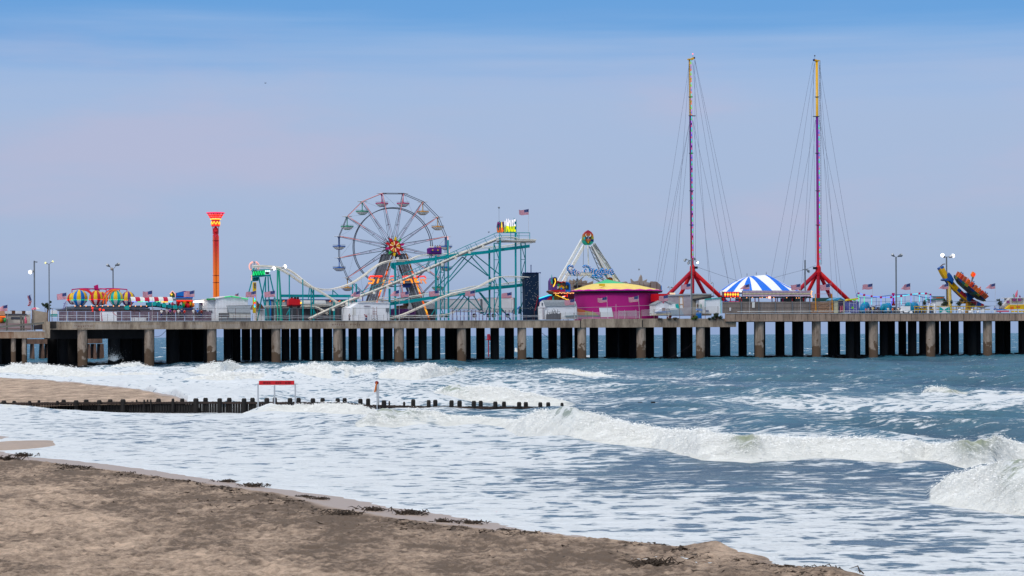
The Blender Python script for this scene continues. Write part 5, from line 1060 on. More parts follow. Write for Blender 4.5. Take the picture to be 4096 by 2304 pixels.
# upper and lower return tracks
track([(2143,962),(2120,968),(2080,973),(2040,980),(1990,986),(1950,987),(1925,990),(1895,999),(1870,1003),(1850,1008),(1810,1014),(1750,1016),(1687,1021),(1660,1030),(1636,1039),(1600,1040),(1578,1040),(1545,1046),(1520,1056),(1495,1072),(1470,1092),(1443,1111),(1414,1129),(1385,1141),(1355,1150),(1327,1156),(1295,1157),(1269,1153),(1245,1147),(1204,1126),(1166,1100),(1131,1079),(1100,1069),(1060,1066),(1014,1064)],
      [11,12,13,14,15,15,15,15,15,15,15,15,15,14.5,14,13,12.5,12,11.5,11,11,11,11,11,11,11,11,11,11,11,11,11,11,11,11], 4.2)
track([(1014,1062),(1060,1062),(1100,1065),(1138,1073),(1160,1080),(1186,1097),(1212,1118),(1238,1138),(1273,1159),(1300,1175),(1337,1199),(1376,1224)], [13,13.3,13.2,13,12.6,12,11,10,9.5,9.2,9,8.8], 3.6, 1.1)
track([(2145,1110),(2100,1108),(2060,1106),(2016,1106),(1983,1112),(1951,1128),(1922,1144),(1900,1153),(1876,1160),(1822,1171),(1790,1181),(1765,1190),(1740,1201),(1675,1231),(1613,1258),(1560,1272)], [9,8.5,8,8,8,8,8,8,8,8,8,8,8,8,8,8], 4.0)
track([(2145,1111),(2110,1118),(2080,1124),(2040,1131),(2000,1137),(1960,1140),(1907,1144),(1880,1149),(1850,1157),(1830,1161),(1791,1166),(1750,1171),(1694,1177),(1675,1181),(1636,1187),(1610,1196),(1585,1200),(1540,1203),(1450,1207)], [10,12,13,14,15,15,15,15,15,15,15,15,15,15,15,15,14,13,13], 3.8)
track([(1790,1168),(1830,1176),(1808,1181),(1760,1178)], [12,12,12.5,13], 3.4, .8, ties=False)
track([(1520,1192),(1560,1190),(1590,1197),(1592,1201),(1550,1200),(1515,1196)], [12,12,12.5,13,13,12.5], 3.2, .8, ties=False)
track([(1060,1225),(1110,1224),(1160,1223),(1240,1221),(1320,1218),(1420,1215)], 12, 3.2, 1.1, 'low_track')
track([(1200,1226),(1245,1226),(1270,1229),(1290,1238),(1315,1254)], [11,11,10.5,10,9.5], 3.2, 1.1, 'low_track')
track([(1560,1270),(1600,1268),(1640,1262),(1700,1264),(1780,1258),(1820,1248)], 9, 3, 1, 'low_track')
# girders
beam([(1122,1183),(1405,1184)], 10.5, 14.2)
beam([(1566,1058),(1640,1049),(1741,1035),(1810,1023),(1951,1008),(2001,999),(2059,992),(2119,984)], 12.5, 14.2)
beam([(1556,1216),(1640,1205),(1714,1193),(1830,1178),(1901,1165),(1962,1153),(2059,1144),(2119,1135)], 12.5, 14.2)
beam([(1568,1062),(1580,1070)], 16, 14.2)
# columns
def ccol(x, y0, w_, d=14., x1=None, y1=None, m=TEAL, name='column', sq=True):
    a = P(x, y0, d); bz = ZL if y1 is None else P(x, y1, d)[2]; bx = a[0] if x1 is None else P(x1, 1280, d)[0]; r = w_*PF.mpp(x, d)/2*(1.2 if sq else 1)
    mb = MB(); mb.tube([(bx, d, bz), a], r, 4 if sq else 10); return co.part(name, mb, m)
for x, y0, w_, d in ((1580,1052,8,13.8),(1743,1022,8,13.8),(1792,960,6.5,9.5),(1957,993,7,15.4),(2000,952,7,8.4),(2062,930,7,10),(2001,965,5,13.6),(2137,1115,4,10),(1558,1154,8,10),(1157,1098,4.5,11.5),(1211,1117,4.5,9),(1244,1150,4.5,11),(1253,1150,4.5,12.5),(1336,1195,7,11),(1410,1135,5,16),(1425,1135,6,17),(1875,1184,4,16),(1062,1185,4,16),(1097,1190,4,16)):
    ccol(x, y0, w_, d)
def lattice(xa, xb, yt, d, step=46, yb=1262):
    for x in (xa, xb): ccol(x, yt, 4, d, name='tower_leg')
    y = yt; s_ = 1
    mb = MB()
    while y < yb-8:
        y2 = min(y+step*(1.0 if s_ > 0 else 1.0), yb); mb.tube([P(xa if s_ > 0 else xb, y, d+.2), P(xb if s_ > 0 else xa, y2, d+.2)], .09, 4); mb.tube([P(xa, y2, d), P(xb, y2, d)], .08, 4); y = y2; s_ = -s_
    mb.tube([P(xa, yt, d), P(xb, yt, d)], .14, 4); co.part('tower_bracing', mb, TEALD)
lattice(1761, 1777, 1044, 9.6); lattice(1976, 1996, 973, 12, 66); lattice(2083, 2101, 972, 12, 66); lattice(1245, 1255, 1150, 13, 40, 1240)
def braces(L_, w_=4.6, d=15.):
    for i, (x0, y0, x1, y1) in enumerate(L_):
        mb = MB(); mb.tube([P(x0, y0, d+(i % 3)*.5), P(x1, y1, d+(i % 3)*.5)], w_*PF.mpp(x0, d)/2, 6); co.part('brace', mb, TEAL if i % 3 else TEALD)
braces([(1850,1028,1797,1080),(1865,1024,1797,1110),(1894,1020,1797,1125),(1850,1028,1951,1103),(1883,1024,1955,1103),(1901,1020,2001,1100),(1955,1103,1978,1135),(2001,1100,2035,1136),
        (1848,1178,1797,1230),(1862,1178,1806,1252),(1888,1174,1832,1245),(1850,1178,1938,1260),(1890,1175,1936,1252),(1915,1168,1966,1235),(1921,1170,1955,1212),(1797,1100,1745,1150),(1760,1050,1746,1100),(1790,1124,1770,1165),(1993,1225,2030,1262),(2001,1228,2048,1284),(2062,1226,2046,1252),(1966,1120,1957,1180),(1940,1258,1955,1222),
        (1725,1262,1745,1225),(1780,1262,1796,1250),(1165,1225,1145,1262),(1252,1232,1265,1262),(1580,1196,1640,1188)])
braces([(1331,1160,1331,1180),(1332,1162,1352,1180),(1238,1150,1233,1200)], 4, 11)
# station tower at the left end
for pts in (((1010,1114,14),(990,1190,14)),((1035,1108,14),(1072,1262,14)),((1063,1108,14),(1028,1250,14)),((1079,1100,13),(1121,1262,13)),((1062,1110,18),(1062,1262,18)),((1072,1106,18),(1080,1262,18))):
    ccol_ = MB(); a, b = P(*pts[0]), P(*pts[1]); ccol_.tube([a, (b[0], b[1], b[2] if pts[1][1] < 1240 else ZL)], 5*PF.mpp(1040, 14)/2*1.2, 4); co.part('station_leg', ccol_, TEAL)
mb = MB(); 
for x, xb in ((1110,1109),(1116,1124)): a = P(x, 1073, 12); mb.tube([(P(xb,1200,12)[0], 12, ZL), a], .17, 8)
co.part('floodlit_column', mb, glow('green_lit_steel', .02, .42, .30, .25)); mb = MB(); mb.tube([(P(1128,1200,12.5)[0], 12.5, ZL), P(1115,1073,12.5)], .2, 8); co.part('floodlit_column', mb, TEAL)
beam([(1007,1107),(1083,1101)], 7, 13.4); beam([(1018,1080),(1082,1078)], 3.5, 13.4); beam([(1012,1118),(1034,1116)], 15, 14.5, TEALD)
mb = MB(); pp(mb, [(1009,1104),(1011,1085),(1060,1081),(1060,1100)], 13.2, .25); sg = co.part('station_sign', mb, paint('station_sign_green', .0, .12, .07))
mb = MB(); zig = []
for i in range(15): zig.append((1012+i*3.35, (1102-i*.25) if i % 2 == 0 else (1086-i*.25)))
mb.tube([P(x, y, 13.05) for x, y in zig], .11, 5); co.part('zigzag_neon', mb, G_GRN, sg)
for x in (1063, 1071, 1078): add(co, 'sign_lamp', lambda m: m.ball(P(x, 1084, 13.1), .17, 6), glow('pale_green_lamp', .7, 1, .8, 1.6))
add(co, 'motor', lambda m: box_px(m, 1066, 1088, 1076, 1096, 13.6, .8), BLACK)
beam([(1011,1085),(1020,1066)], 6, 13.6)
for x, y in ((1091,1076),(1136,1068)):
    t = Thing('floodlight', 'blazing white floodlight %s' % ('under the cream rails beside the station' if x < 1100 else 'on top of the first coaster drop'), 'floodlight', P(x, y, 9.5)); head(t, x-3, y, 9.5, R_(20), 1, 16)
# lit globe arch
t = Thing('bulb_globe', 'open globe of pinkish bulb strips at the far left top of the coaster', 'light globe', P(1016,1084,15)); c = np.array(P(1016,1066,15)); R = 19*PF.mpp(1016,15)
for k in range(4):
    a = k*math.pi/4+.35; q = [c+R*np.array((math.cos(th)*math.cos(a), math.cos(th)*math.sin(a), math.sin(th))) for th in np.linspace(-math.pi*.45, math.pi*1.45, 26)]
    add(t, 'rib', lambda m: m.tube(q, .07, 5), MAUVE); 
for sgn in (-1, 1):
    q = [c+R*1.0*np.array((sgn*math.cos(th), -.15, math.sin(th))) for th in np.linspace(-.8, 1.25, 14)]
    add(t, 'bulb_strip', lambda m: m.tube(q, .2, 5), G_PINK)
# yellow letter column
t = Thing('letter_column', 'tall yellow signboard column with letters stacked down it under the coaster station', 'sign', base(1019, 13))
bo = add(t, 'board', lambda m: (box_px(m, 1012, 1129, 1026, 1252, 13, .4), tp(m, [(1024,1240),(1026,1284)], 13.2, 4)), YEL)
def text_mesh(s, size, depth, bold=0.0):
    cu = bpy.data.curves.new('txt', 'FONT'); cu.body = s; cu.size = size; cu.extrude = depth; cu.offset = bold; cu.resolution_u = 3; cu.align_x = 'LEFT'
    o = bpy.data.objects.new('txt', cu); COL.objects.link(o); dg = bpy.context.evaluated_depsgraph_get(); dg.update(); me = bpy.data.meshes.new_from_object(o.evaluated_get(dg))
    v = np.array([list(q.co) for q in me.vertices]).reshape(-1, 3); f = [tuple(p.vertices) for p in me.polygons]; bpy.data.objects.remove(o); bpy.data.curves.remove(cu); bpy.data.meshes.remove(me); return v, f
def text_px(mb, s, x0, y0, x1, y1, d, dep=.08, bold=0.0, shear=0):
    v, f = text_mesh(s, 1.0, .5, bold); a, b = P(x0, y1, d), P(x1, y0, d); w0, w1 = v[:, 0].min(), v[:, 0].max(); h0, h1 = v[:, 1].min(), v[:, 1].max()
    mb._add([(a[0]+(q[0]-w0)/(w1-w0)*(b[0]-a[0])+shear*(q[1]-h0), d-dep*(q[2]+.5), a[2]+(q[1]-h0)/(h1-h0)*(b[2]-a[2])) for q in v], f)
for s_, y, m in (('S',1133,NAVY),('T',1146,NAVY)):
    mb = MB(); text_px(mb, s_, 1014, y, 1024, y+10, 12.98, .06, .03); t.part('letter', mb, m, bo)
for y, m in ((1190,G_BLUE),(1197,G_CYAN),(1203,G_GRN),(1212,G_RED),(1219,G_BLUE),(1226,G_CYAN)): add(t, 'letter_lamp', lambda q: q.ball(P(1019, y, 12.9), .17, 5, 1.3), m, bo)
add(t, 'bulb_edge', lambda m: tp(m, [(1006,1100),(1007,1122)], 13, 3), G_PINK)
# name sign on the lift top
t = Thing('name_sign', 'lit turquoise sign with tall letters over the coaster top, white above and yellow below', 'sign', P(2030,931,10))
bo = add(t, 'board', lambda m: (pp(m, [(1990,930),(1988,905),(1992,890),(2062,879),(2066,878),(2066,928),(2060,930)], 10, .3), pp(m, [(1996,888),(1999,882),(2001,888)], 10, .2), pp(m, [(2054,879),(2057,872),(2060,879)], 10, .2)), paint('sign_teal', .0, .22, .26))
lets = [('C',1987,1995,886,933),('R',1996,2002,889,930),('A',2003,2010,887,931),('Z',2010,2015,888,926),('Y',2016,2023,884,930),('M',2025,2034,875,928),('O',2035,2041,880,929),('U',2042,2047,880,928),('S',2048,2053,879,928),('E',2055,2062,877,927)]
for i, (c_, x0, x1, y0, y1) in enumerate(lets):
    v, f = text_mesh(c_, 1.0, .5, .02); a, b = P(x0, y1, 9.95), P(x1, y0, 9.95); w0, w1 = v[:, 0].min(), v[:, 0].max(); h0, h1 = v[:, 1].min(), v[:, 1].max()
    for half in (0, 1):
        vs = []
        for q in v:
            k = (q[1]-h0)/(h1-h0); vs.append((a[0]+(q[0]-w0)/(w1-w0)*(b[0]-a[0]), 9.93-.12*(q[2]+.5), a[2]+k*(b[2]-a[2])))
        # cut the letter in two colours at mid height
        import bmesh
        bm = bmesh.new(); bv = [bm.verts.new(q) for q in vs]
        for fc in f:
            try: bm.faces.new([bv[j] for j in fc])
            except ValueError: pass
        zc = a[2]+.47*(b[2]-a[2]); bmesh.ops.bisect_plane(bm, geom=bm.verts[:]+bm.edges[:]+bm.faces[:], plane_co=(0, 0, zc), plane_no=(0, 0, 1 if half == 0 else -1), clear_outer=True)
        bm.verts.ensure_lookup_table(); bm.verts.index_update(); mb = MB(); mb._add([tuple(q.co) for q in bm.verts], [tuple(q.index for q in fc.verts) for fc in bm.faces]); bm.free()
        lo = half == 0
        m = (G_LOR if lo else paint('letter_purple', .28, .05, .22)) if i < 4 and i != 2 else ((G_OR if lo else G_YEL) if i == 2 else (G_LYEL if lo else G_LWHITE))
        t.part('letter', mb, m, bo)
# ---------------------------------------------------------------- people
def person(x, y, d, h, top, legs, label, pose='stand', hold=None, zfoot=None, fr=PF, hair=HAIR, hat=None):
    """x,y photo position of the feet (or seat)"""
    c = P(x, y, d) if zfoot is None else (P(x, y, d)[0], d, zfoot); X, Y, Z = c; s = h/1.75
    t = Thing('person', label, 'person', c)
    def V(a, b, e): return (X+a*s, Y+b*s, Z+e*s)
    if pose == 'stand': hip, ch, nk, hd = V(0,0,.92), V(0,0,1.3), V(0,0,1.48), V(0,-.02,1.62)
    elif pose == 'bend': hip, ch, nk, hd = V(.12,0,.88), V(-.12,-.05,1.18), V(-.3,-.06,1.28), V(-.42,-.08,1.32)
    else: hip, ch, nk, hd = V(0,0,.12), V(0,0,.5), V(0,0,.66), V(0,-.02,.8)
    if pose == 'sit': kn = [V(-.1,-.4,.14), V(.1,-.4,.14)]; ft = [V(-.1,-.42,-.28), V(.1,-.42,-.28)]
    else: kn = [V(-.1,-.03,.5), V(.1,.03,.5)]; ft = [V(-.12,0,.05), V(.12,.04,.05)]
    dx = .2*s; el = [(ch[0]-dx*1.25, ch[1]-.1*s, ch[2]-.12*s), (ch[0]+dx*1.25, ch[1]-.1*s, ch[2]-.12*s)]; ha = [(el[0][0], el[0][1]-.2*s, el[0][2]-.1*s), (el[1][0], el[1][1]-.2*s, el[1][2]-.1*s)]
    sh = [(ch[0]-dx, ch[1], ch[2]+.12*s), (ch[0]+dx, ch[1], ch[2]+.12*s)]
    top_h = (hd[0], hd[1], hd[2]+.1*s)
    vs = [hip, ch, nk, hd, top_h, sh[0], el[0], ha[0], sh[1], el[1], ha[1], kn[0], ft[0], kn[1], ft[1]]
    rs = [.15, .17, .06, .105, .07, .07, .05, .04, .07, .05, .04, .075, .05, .075, .05]
    es = [(0,1),(1,2),(2,3),(3,4),(1,5),(5,6),(6,7),(1,8),(8,9),(9,10),(0,11),(11,12),(0,13),(13,14)]
    me = bpy.data.meshes.new('body'); o_ = np.array(t.base); me.from_pydata([tuple(np.array(v)-o_) for v in vs], es, []); me.materials.append(SKIN)
    ob = bpy.data.objects.new('body', me); link(ob); ob.parent = t.o; md = ob.modifiers.new('skin', 'SKIN')
    for i, r in enumerate(rs): me.skin_vertices[0].data[i].radius = (r*s, r*s)
    me.skin_vertices[0].data[0].use_root = True; ob.modifiers.new('sub', 'SUBSURF').levels = 1
    add(t, 'shirt', lambda m: (m.tube([(hip[0], hip[1], hip[2]-.02), ch, (nk[0], nk[1], nk[2]-.05*s)], [.175*s, .2*s, .1*s], 8), m.tube([sh[0], el[0]], [.09*s, .07*s], 6), m.tube([sh[1], el[1]], [.09*s, .07*s], 6)), top)
    if legs is not None: add(t, 'trousers', lambda m: [m.tube([hip, kn[i], (ft[i][0], ft[i][1], ft[i][2]+.05)], [.15*s, .1*s, .08*s], 7) for i in (0, 1)], legs)
    add(t, 'hair', lambda m: m.ball((hd[0], hd[1]+.03*s, hd[2]+.05*s), .125*s, 7), hat or hair)
    return t
# coaster cars
t = Thing('coaster_car', 'red roller coaster car parked on the low track under the long teal girder', 'coaster car', P(1178,1224,11))
bd = add(t, 'body', lambda m: pp(m, [(1155,1219),(1155,1201),(1160,1195),(1172,1192),(1180,1196),(1198,1196),(1201,1203),(1201,1219)], 10.6, 1.5), REDP)
add(t, 'chassis', lambda m: (box_px(m, 1154, 1219, 1204, 1225, 10.7, 1.3)), DRED); add(t, 'side_lamp', lambda m: m.ball(P(1204,1212,10.6), .2, 6), G_YEL)
for x in (1165, 1195): add(t, 'wheel_bogie', lambda m: m.disc(P(x, 1228, 10.6), .3, 10, 0, .3), BLACK)
for x in (1167, 1180, 1191): add(t, 'headrest', lambda m: (m.ball(P(x, 1192, 11.2), .3, 7), m.tube([P(x,1194,11.2), P(x,1200,11.2)], .28, 6)), BLACK)
add(co, 'car_stand', lambda m: (col_px(m, 1168, 1226, 11.4, 4), col_px(m, 1193, 1226, 11.4, 2.5)), GREY)
t = Thing('coaster_car', 'purple roller coaster car full of riders high in front of the ferris wheel rim', 'coaster car', P(1741,1017,14.6))
add(t, 'body', lambda m: pp(m, [(1717,1014),(1716,994),(1722,990),(1764,991),(1767,996),(1767,1014)], 14.6, 1.5), paint('car_purple', .14, .02, .22)); add(t, 'face_panel', lambda m: (m.ball(P(1731,1001,14.55), .17, 6), m.ball(P(1752,1001,14.55), .17, 6)), YEL)
add(t, 'chassis', lambda m: box_px(m, 1716, 1013, 1766, 1018, 14.8, 1.2), BLACK); add(t, 'side_stripe', lambda m: box_px(m, 1724, 1004, 1760, 1008, 14.5, .1), NAVY)
for i, (x, m, lb) in enumerate(((1722,WHT,'coaster rider in white at the left end of the purple car'),(1731,WHT,'second rider from left in the purple coaster car, pale shirt'),(1741,BLUE,'middle rider in blue in the purple coaster car'),(1750,paint('olive_shirt', .2,.18,.12),'olive shirted rider second from right in the purple coaster car'),(1759,PINK,'pink shirted rider at the right end of the purple coaster car'))):
    person(x, 996, 15.3, 1.6, m, None, lb, 'sit')
person(1465, 1281, 2.6, 1.7, paint('maroon_hoodie', .28, .02, .05), paint('jeans', .05, .10, .25), 'person in maroon hooded top and blue jeans bending over before the white maintenance hut', 'bend', zfoot=ZL, hat=paint('maroon_hoodie', .28, .02, .05))
person(1398, 1281, 3, 1.5, GREY, DGREY, 'dark figure half hidden at the left corner of the white maintenance hut', 'stand', zfoot=ZL)

# ================================================================ ferris wheel
WD = 26.; wc = PF.world(P(1571, 989, WD)); WFR = Frame((wc[0], wc[1]), R_(10)); sm_ = wc[1]/F; WR = 219*sm_; wz = wc[2]
WG = paint('wheel_grey', .07, .08, .115, .45)
fw = Thing('ferris_wheel', 'large ferris wheel with boat shaped gondolas and a red star hub', 'ferris wheel', (0, 0, ZL), fr=WFR)
def wp(a, r, y): return (r*math.cos(a), y, wz+r*math.sin(a))
G_SPK = glow('spoke_pink_bulbs', 1, .35, .35, .5)
ang = [R_(90-11.25-22.5*k) for k in range(16)]
for yy, nm in ((-1.4, 'front'), (1.4, 'back')):
    ring = MB(); ring.tube([wp(a, 157*sm_, yy) for a in np.linspace(0, 2*math.pi, 72, endpoint=False)], .1, 5, closed=True); fw.part('inner_ring', ring, WG)
    rim = MB(); rim.tube([wp(a, WR, yy) for a in ang], .075, 5, closed=True); fw.part('rim', rim, WG)
    for a in ang:
        mb = MB(); off = .32
        for s_ in (-1, 1): mb.tube([(off*s_*-math.sin(a)*1.4+1.0*math.cos(a), yy, wz+off*s_*math.cos(a)*1.4+1.0*math.sin(a)), wp(a, WR, yy)], .052, 4)
        mb.tube([(.55*-math.sin(a)*.5+5.2*math.cos(a), yy, wz+.22*math.cos(a)+5.2*math.sin(a)), (-.55*-math.sin(a)*.5+5.2*math.cos(a), yy, wz-.22*math.cos(a)+5.2*math.sin(a))], .05, 4)
        sp = fw.part('spoke', mb, WG)
        if yy < 0:
            mb = MB(); mb.tube([wp(a, 2.2, yy-.1), wp(a, WR*.62, yy-.1)], .045, 4); fw.part('spoke_bulbs', mb, paint('dim_bulbs', .3, .12, .2), sp); mb = MB(); mb.tube([wp(a, WR*.62, yy-.1), wp(a, WR*.99, yy-.1)], .06, 4); fw.part('spoke_bulbs', mb, G_SPK, sp)
# thin tie wires between spokes
mb = MB()
for i in range(16): mb.tube([wp(ang[i], WR, -1.4), wp(ang[(i+1) % 16], WR*.72, 1.4)], .02, 3); mb.tube([wp(ang[i], WR, 1.4), wp(ang[i], WR, -1.4)], .05, 4)
fw.part('tie_wires', mb, GREY)
for i in (14, 15, 1): 
    mb = MB(); mb.tube([wp(ang[i], WR, -1.55), wp(ang[(i-1) % 16], WR, -1.55)], .06, 4)
    if i != 1: fw.part('rim_bulbs', mb, G_SPK)
mb = MB(); mb.tube([(wp(ang[3], WR, -1.6)[0]+.2, -1.6, wp(ang[3], WR, 0)[2]), (wp(ang[3], WR, -1.6)[0]+.6, -1.6, wp(ang[4], WR, 0)[2])], .1, 5); fw.part('rim_bulbs', mb, G_PINK)
# hub
mb = MB(); mb.lathe([(1.5, -2.4), (1.5, 2.4)], (0, 0, wz), 16, axis=np.array(((1,0,0),(0,0,1),(0,-1,0)))); fw.part('axle', mb, DGREY)
for k in range(20):
    a = 2*math.pi*k/20; mb = MB(); mb.prism([(1.2*math.cos(a-.15), wz+1.2*math.sin(a-.15)), (2.75*math.cos(a), wz+2.75*math.sin(a)), (1.2*math.cos(a+.15), wz+1.2*math.sin(a+.15))], 1.6, 1.75); fw.part('back_star_point', mb, GREY)
# star hub, placed on its own hub plane in front
hx = .0; STY = -4.2
starcol = [YEL, GREEN, MAG, REDP, REDP, YEL, GREEN, MAG, REDP, REDP]
hub = add(fw, 'star_disc', lambda m: m.prism([(1.25*math.cos(2*math.pi*k/28), wz+1.25*math.sin(2*math.pi*k/28)) for k in range(28)], STY, STY+.15), REDP)
for k in range(10):
    a = R_(90-36*k-4); mb = MB(); mb.prism([(.9*math.cos(a-.30), wz+.9*math.sin(a-.30)), (2.0*math.cos(a-.12), wz+2.0*math.sin(a-.12)), (2.3*math.cos(a+.06), wz+2.3*math.sin(a+.06)), (1.2*math.cos(a+.33), wz+1.2*math.sin(a+.33))], STY+.02, STY+.1)
    fw.part('star_point', mb, [starcol[k]], hub)
for k in range(12):
    a = R_(30*k+10); mb = MB(); mb.prism([(.35*math.cos(a-.2), wz+.35*math.sin(a-.2)), (1.18*math.cos(a-.13), wz+1.18*math.sin(a-.13)), (1.18*math.cos(a+.13), wz+1.18*math.sin(a+.13)), (.35*math.cos(a+.2), wz+.35*math.sin(a+.2))], STY-.06, STY-.01)
    fw.part('star_wedge', mb, glow('star_cream', 1, .72, .38, .35) if k % 2 else (YEL if k % 4 == 0 else REDP), hub)
mb = MB(); mb.prism([(.36*math.cos(2*math.pi*k/16), wz+.36*math.sin(2*math.pi*k/16)) for k in range(16)], STY-.14, STY-.05); fw.part('star_centre', mb, DRED, hub)
mb = MB(); mb.tube([(1.32*math.cos(a), STY-.05, wz+1.32*math.sin(a)) for a in np.linspace(0, 6.283, 32, endpoint=False)], .06, 5, closed=True); fw.part('star_hoop', mb, DRED, hub)
mb = MB(); mb.tube([(0, STY+.1, wz), (0, -2.2, wz)], .5, 10); fw.part('hub_shaft', mb, DGREY)
# A frame
for yy in (-2.5, 2.5):
    for sx in (-1, 1):
        x0, x1 = sx*1.5, sx*(6.6 if sx < 0 else 6.8); mb = MB()
        for o in (-.62, 0.0, .62): mb.bar((x0+o, yy, wz-1.6), (x1+o, yy*1.3, ZL), .46)
        for k in range(12): f0, f1 = k/12, (k+1)/12; mb.bar((x0+(x1-x0)*f0-.6*(1 if k % 2 else -1), yy, wz-1.6+(ZL-wz+1.6)*f0), (x0+(x1-x0)*f1+.6*(1 if k % 2 else -1), yy*1.2, wz-1.6+(ZL-wz+1.6)*f1), .1)
        lg = fw.part('support_leg', mb, paint('leg_grey', .13, .14, .165))
        if yy < 0:
            n = 16
            for k in range(n):
                f0, f1 = k/n, (k+.96)/n; xa = x0+(x1-x0)*f0+(1.15 if sx > 0 else 1.15); xb = x0+(x1-x0)*f1+1.15
                mb = MB(); mb.tube([(xa, yy-.3, wz-1.6+(ZL-wz+1.6)*f0), (xb, yy*1.3-.3, wz-1.6+(ZL-wz+1.6)*f1)], .24, 4); fw.part('light_strip', mb, [glow('strip_amber', 1, .30, .02, .55), glow('strip_orange', 1, .13, .01, .5), glow('strip_yellow', 1, .48, .04, .75), paint('strip_brown', .25, .10, .02)][(k*7//3) % 4 if k > 2 else 3], lg)
mb = MB(); mb.box((-2.5, -2.9, wz-1.75), (2.6, 2.6, wz-1.55)); 
for x in (-2.4, 2.5): mb.tube([(x, -2.8, wz-1.6), (x, -2.8, wz-.4)], .05, 4)
mb.tube([(-2.4, -2.8, wz-.5), (2.5, -2.8, wz-.5)], .05, 4); fw.part('service_platform', mb, GREY)
for k in range(-3, 4): add(fw, 'guard_pipe', lambda m: m.tube([(k*.5, -2.2, wz-1.6), (k*.6, -2.2, wz-.9), (k*.2, -2.2, wz-.3)], .05, 4), GREY)
# gondolas
gcol = [MAG, paint('gondola_orange', .62, .28, .05), paint('gondola_orange', .62, .28, .05), paint('gondola_blue', .01, .10, .42), paint('gondola_blue', .01, .10, .42), paint('gondola_green', .0, .28, .14), paint('gondola_green', .0, .28, .14), MAG, MAG, PURP, paint('gondola_orange', .62, .28, .05), paint('gondola_blue', .01, .10, .42), paint('gondola_blue', .01, .10, .42), paint('gondola_green', .0, .28, .14), paint('gondola_green', .0, .28, .14), MAG]
for i, a in enumerate(ang):
    if i == 7: pass
    X0, _, Z0 = wp(a, WR, 0)
    c = gcol[i]; g = bpy.data.objects.new('gondola', None); link(g); g.parent = fw.o; zf = Z0-2.35
    def gp(nm, fn, m): mb = MB(); fn(mb); fw.part(nm, mb, m, g)
    gp('post', lambda m: (m.tube([(X0, 0, Z0), (X0, 0, zf-.3)], .11, 6), m.tube([(X0, 0, Z0-.1), (X0-.45, 0, Z0-.05)], .05, 4), m.tube([(X0-.4, 0, Z0), (X0, 0, Z0-.7)], .06, 4), m.tube([(X0+.4, 0, Z0), (X0, 0, Z0-.7)], .06, 4)), c if i not in (1, 2, 10) else paint('post_ochre', .5, .3, .08))
    gp('tub', lambda m: m.lathe([(.25, zf-.62), (.8, zf-.55), (1.36, zf-.1), (1.42, zf+.12), (1.3, zf+.14), (.4, zf-.1)], (X0, 0, 0), 14), WHT)
    gp('stripe', lambda m: m.lathe([(1.40, zf-.02), (1.47, zf+.02), (1.47, zf+.16), (1.40, zf+.2)], (X0, 0, 0), 14), c)
    gp('keel', lambda m: m.lathe([(.2, zf-.66), (.6, zf-.64), (.7, zf-.57), (.2, zf-.5)], (X0, 0, 0), 14), c)
    gp('seat_backs', lambda m: (m.box((X0-.35, -.4, zf-.1), (X0-.15, .4, zf+.35)), m.box((X0+.15, -.4, zf-.1), (X0+.35, .4, zf+.35))), c)
    gp('hoop_rail', lambda m: m.tube([(X0+1.45*math.cos(t_), 1.45*math.sin(t_), zf+.42) for t_ in np.linspace(0, 6.283, 16, endpoint=False)], .03, 4, closed=True), GREY)
    gp('sunshade', lambda m: m.lathe([(.05, Z0+.14), (1.2, Z0+.03), (1.22, Z0-.02), (.05, Z0+.02)], (X0, 0, 0), 12), OFFW)
# wheel name letters S T E E L  P I E R on the A frame
LF = lambda px, py: WFR.p(px, py, -4.4)
def stroke(pts, w_=.30): mb = MB(); mb.tube([LF(x, y) for x, y in pts], w_, 6); return mb
lf = Thing('letter_sign', 'big slanted orange and red neon letters spelling a name across the ferris wheel legs', 'sign', LF(1588,1135), fr=WFR)
letters = [
 ('S', [[(1499,1105),(1481,1105),(1478,1111),(1476,1117),(1496,1119),(1494,1126),(1490,1133),(1473,1133)]], 'lit'),
 ('T', [[(1502,1105),(1529,1105)],[(1518,1106),(1509,1133)]], 'lit'),
 ('E', [[(1555,1105),(1534,1105),(1527,1133),(1548,1133)],[(1531,1118),(1550,1118)]], 'dim'),
 ('E', [[(1583,1105),(1563,1105),(1555,1133),(1578,1133)],[(1559,1119),(1580,1119)]], 'mid'),
 ('L', [[(1592,1106),(1585,1133),(1603,1133)]], 'dim'),
 ('P', [[(1616,1134),(1613,1106),(1632,1105),(1637,1112),(1635,1119),(1616,1119)]], 'lit'),
 ('I', [[(1640,1106),(1650,1133)]], 'lit'),
 ('E', [[(1672,1106),(1655,1106),(1662,1128),(1676,1128)],[(1658,1117),(1670,1117)]], 'lit'),
 ('R', [[(1686,1134),(1680,1106),(1698,1105),(1703,1112),(1701,1119),(1684,1119)],[(1694,1119),(1705,1134)]], 'mid')]
for nm, ss, st in letters:
    for half in (0, 1):
        mb = MB()
        for s_ in ss:
            q = []
            for (a, b) in zip(s_[:-1], s_[1:]):
                for k in range(6): q.append((a[0]+(b[0]-a[0])*k/6, a[1]+(b[1]-a[1])*k/6))
            q.append(s_[-1])
            seg = []
            for p_ in q+[None]:
                if p_ is not None and ((p_[1] <= 1114) == (half == 0)): seg.append(p_)
                else:
                    if len(seg) > 1: mb.tube([LF(x, y) for x, y in seg], (.12 if st == 'dim' else .2), 6)
                    seg = []
        if mb.v: lf.part('letter', mb, {'lit': (G_RED, glow('letter_orange', 1, .28, .02, 1.2)), 'mid': (glow('letter_pink', 1, .10, .12, .7), glow('letter_peach', 1, .35, .14, .6)), 'dim': (paint('letter_dim', .30, .12, .14), paint('letter_dim2', .35, .22, .16))}[st][half])
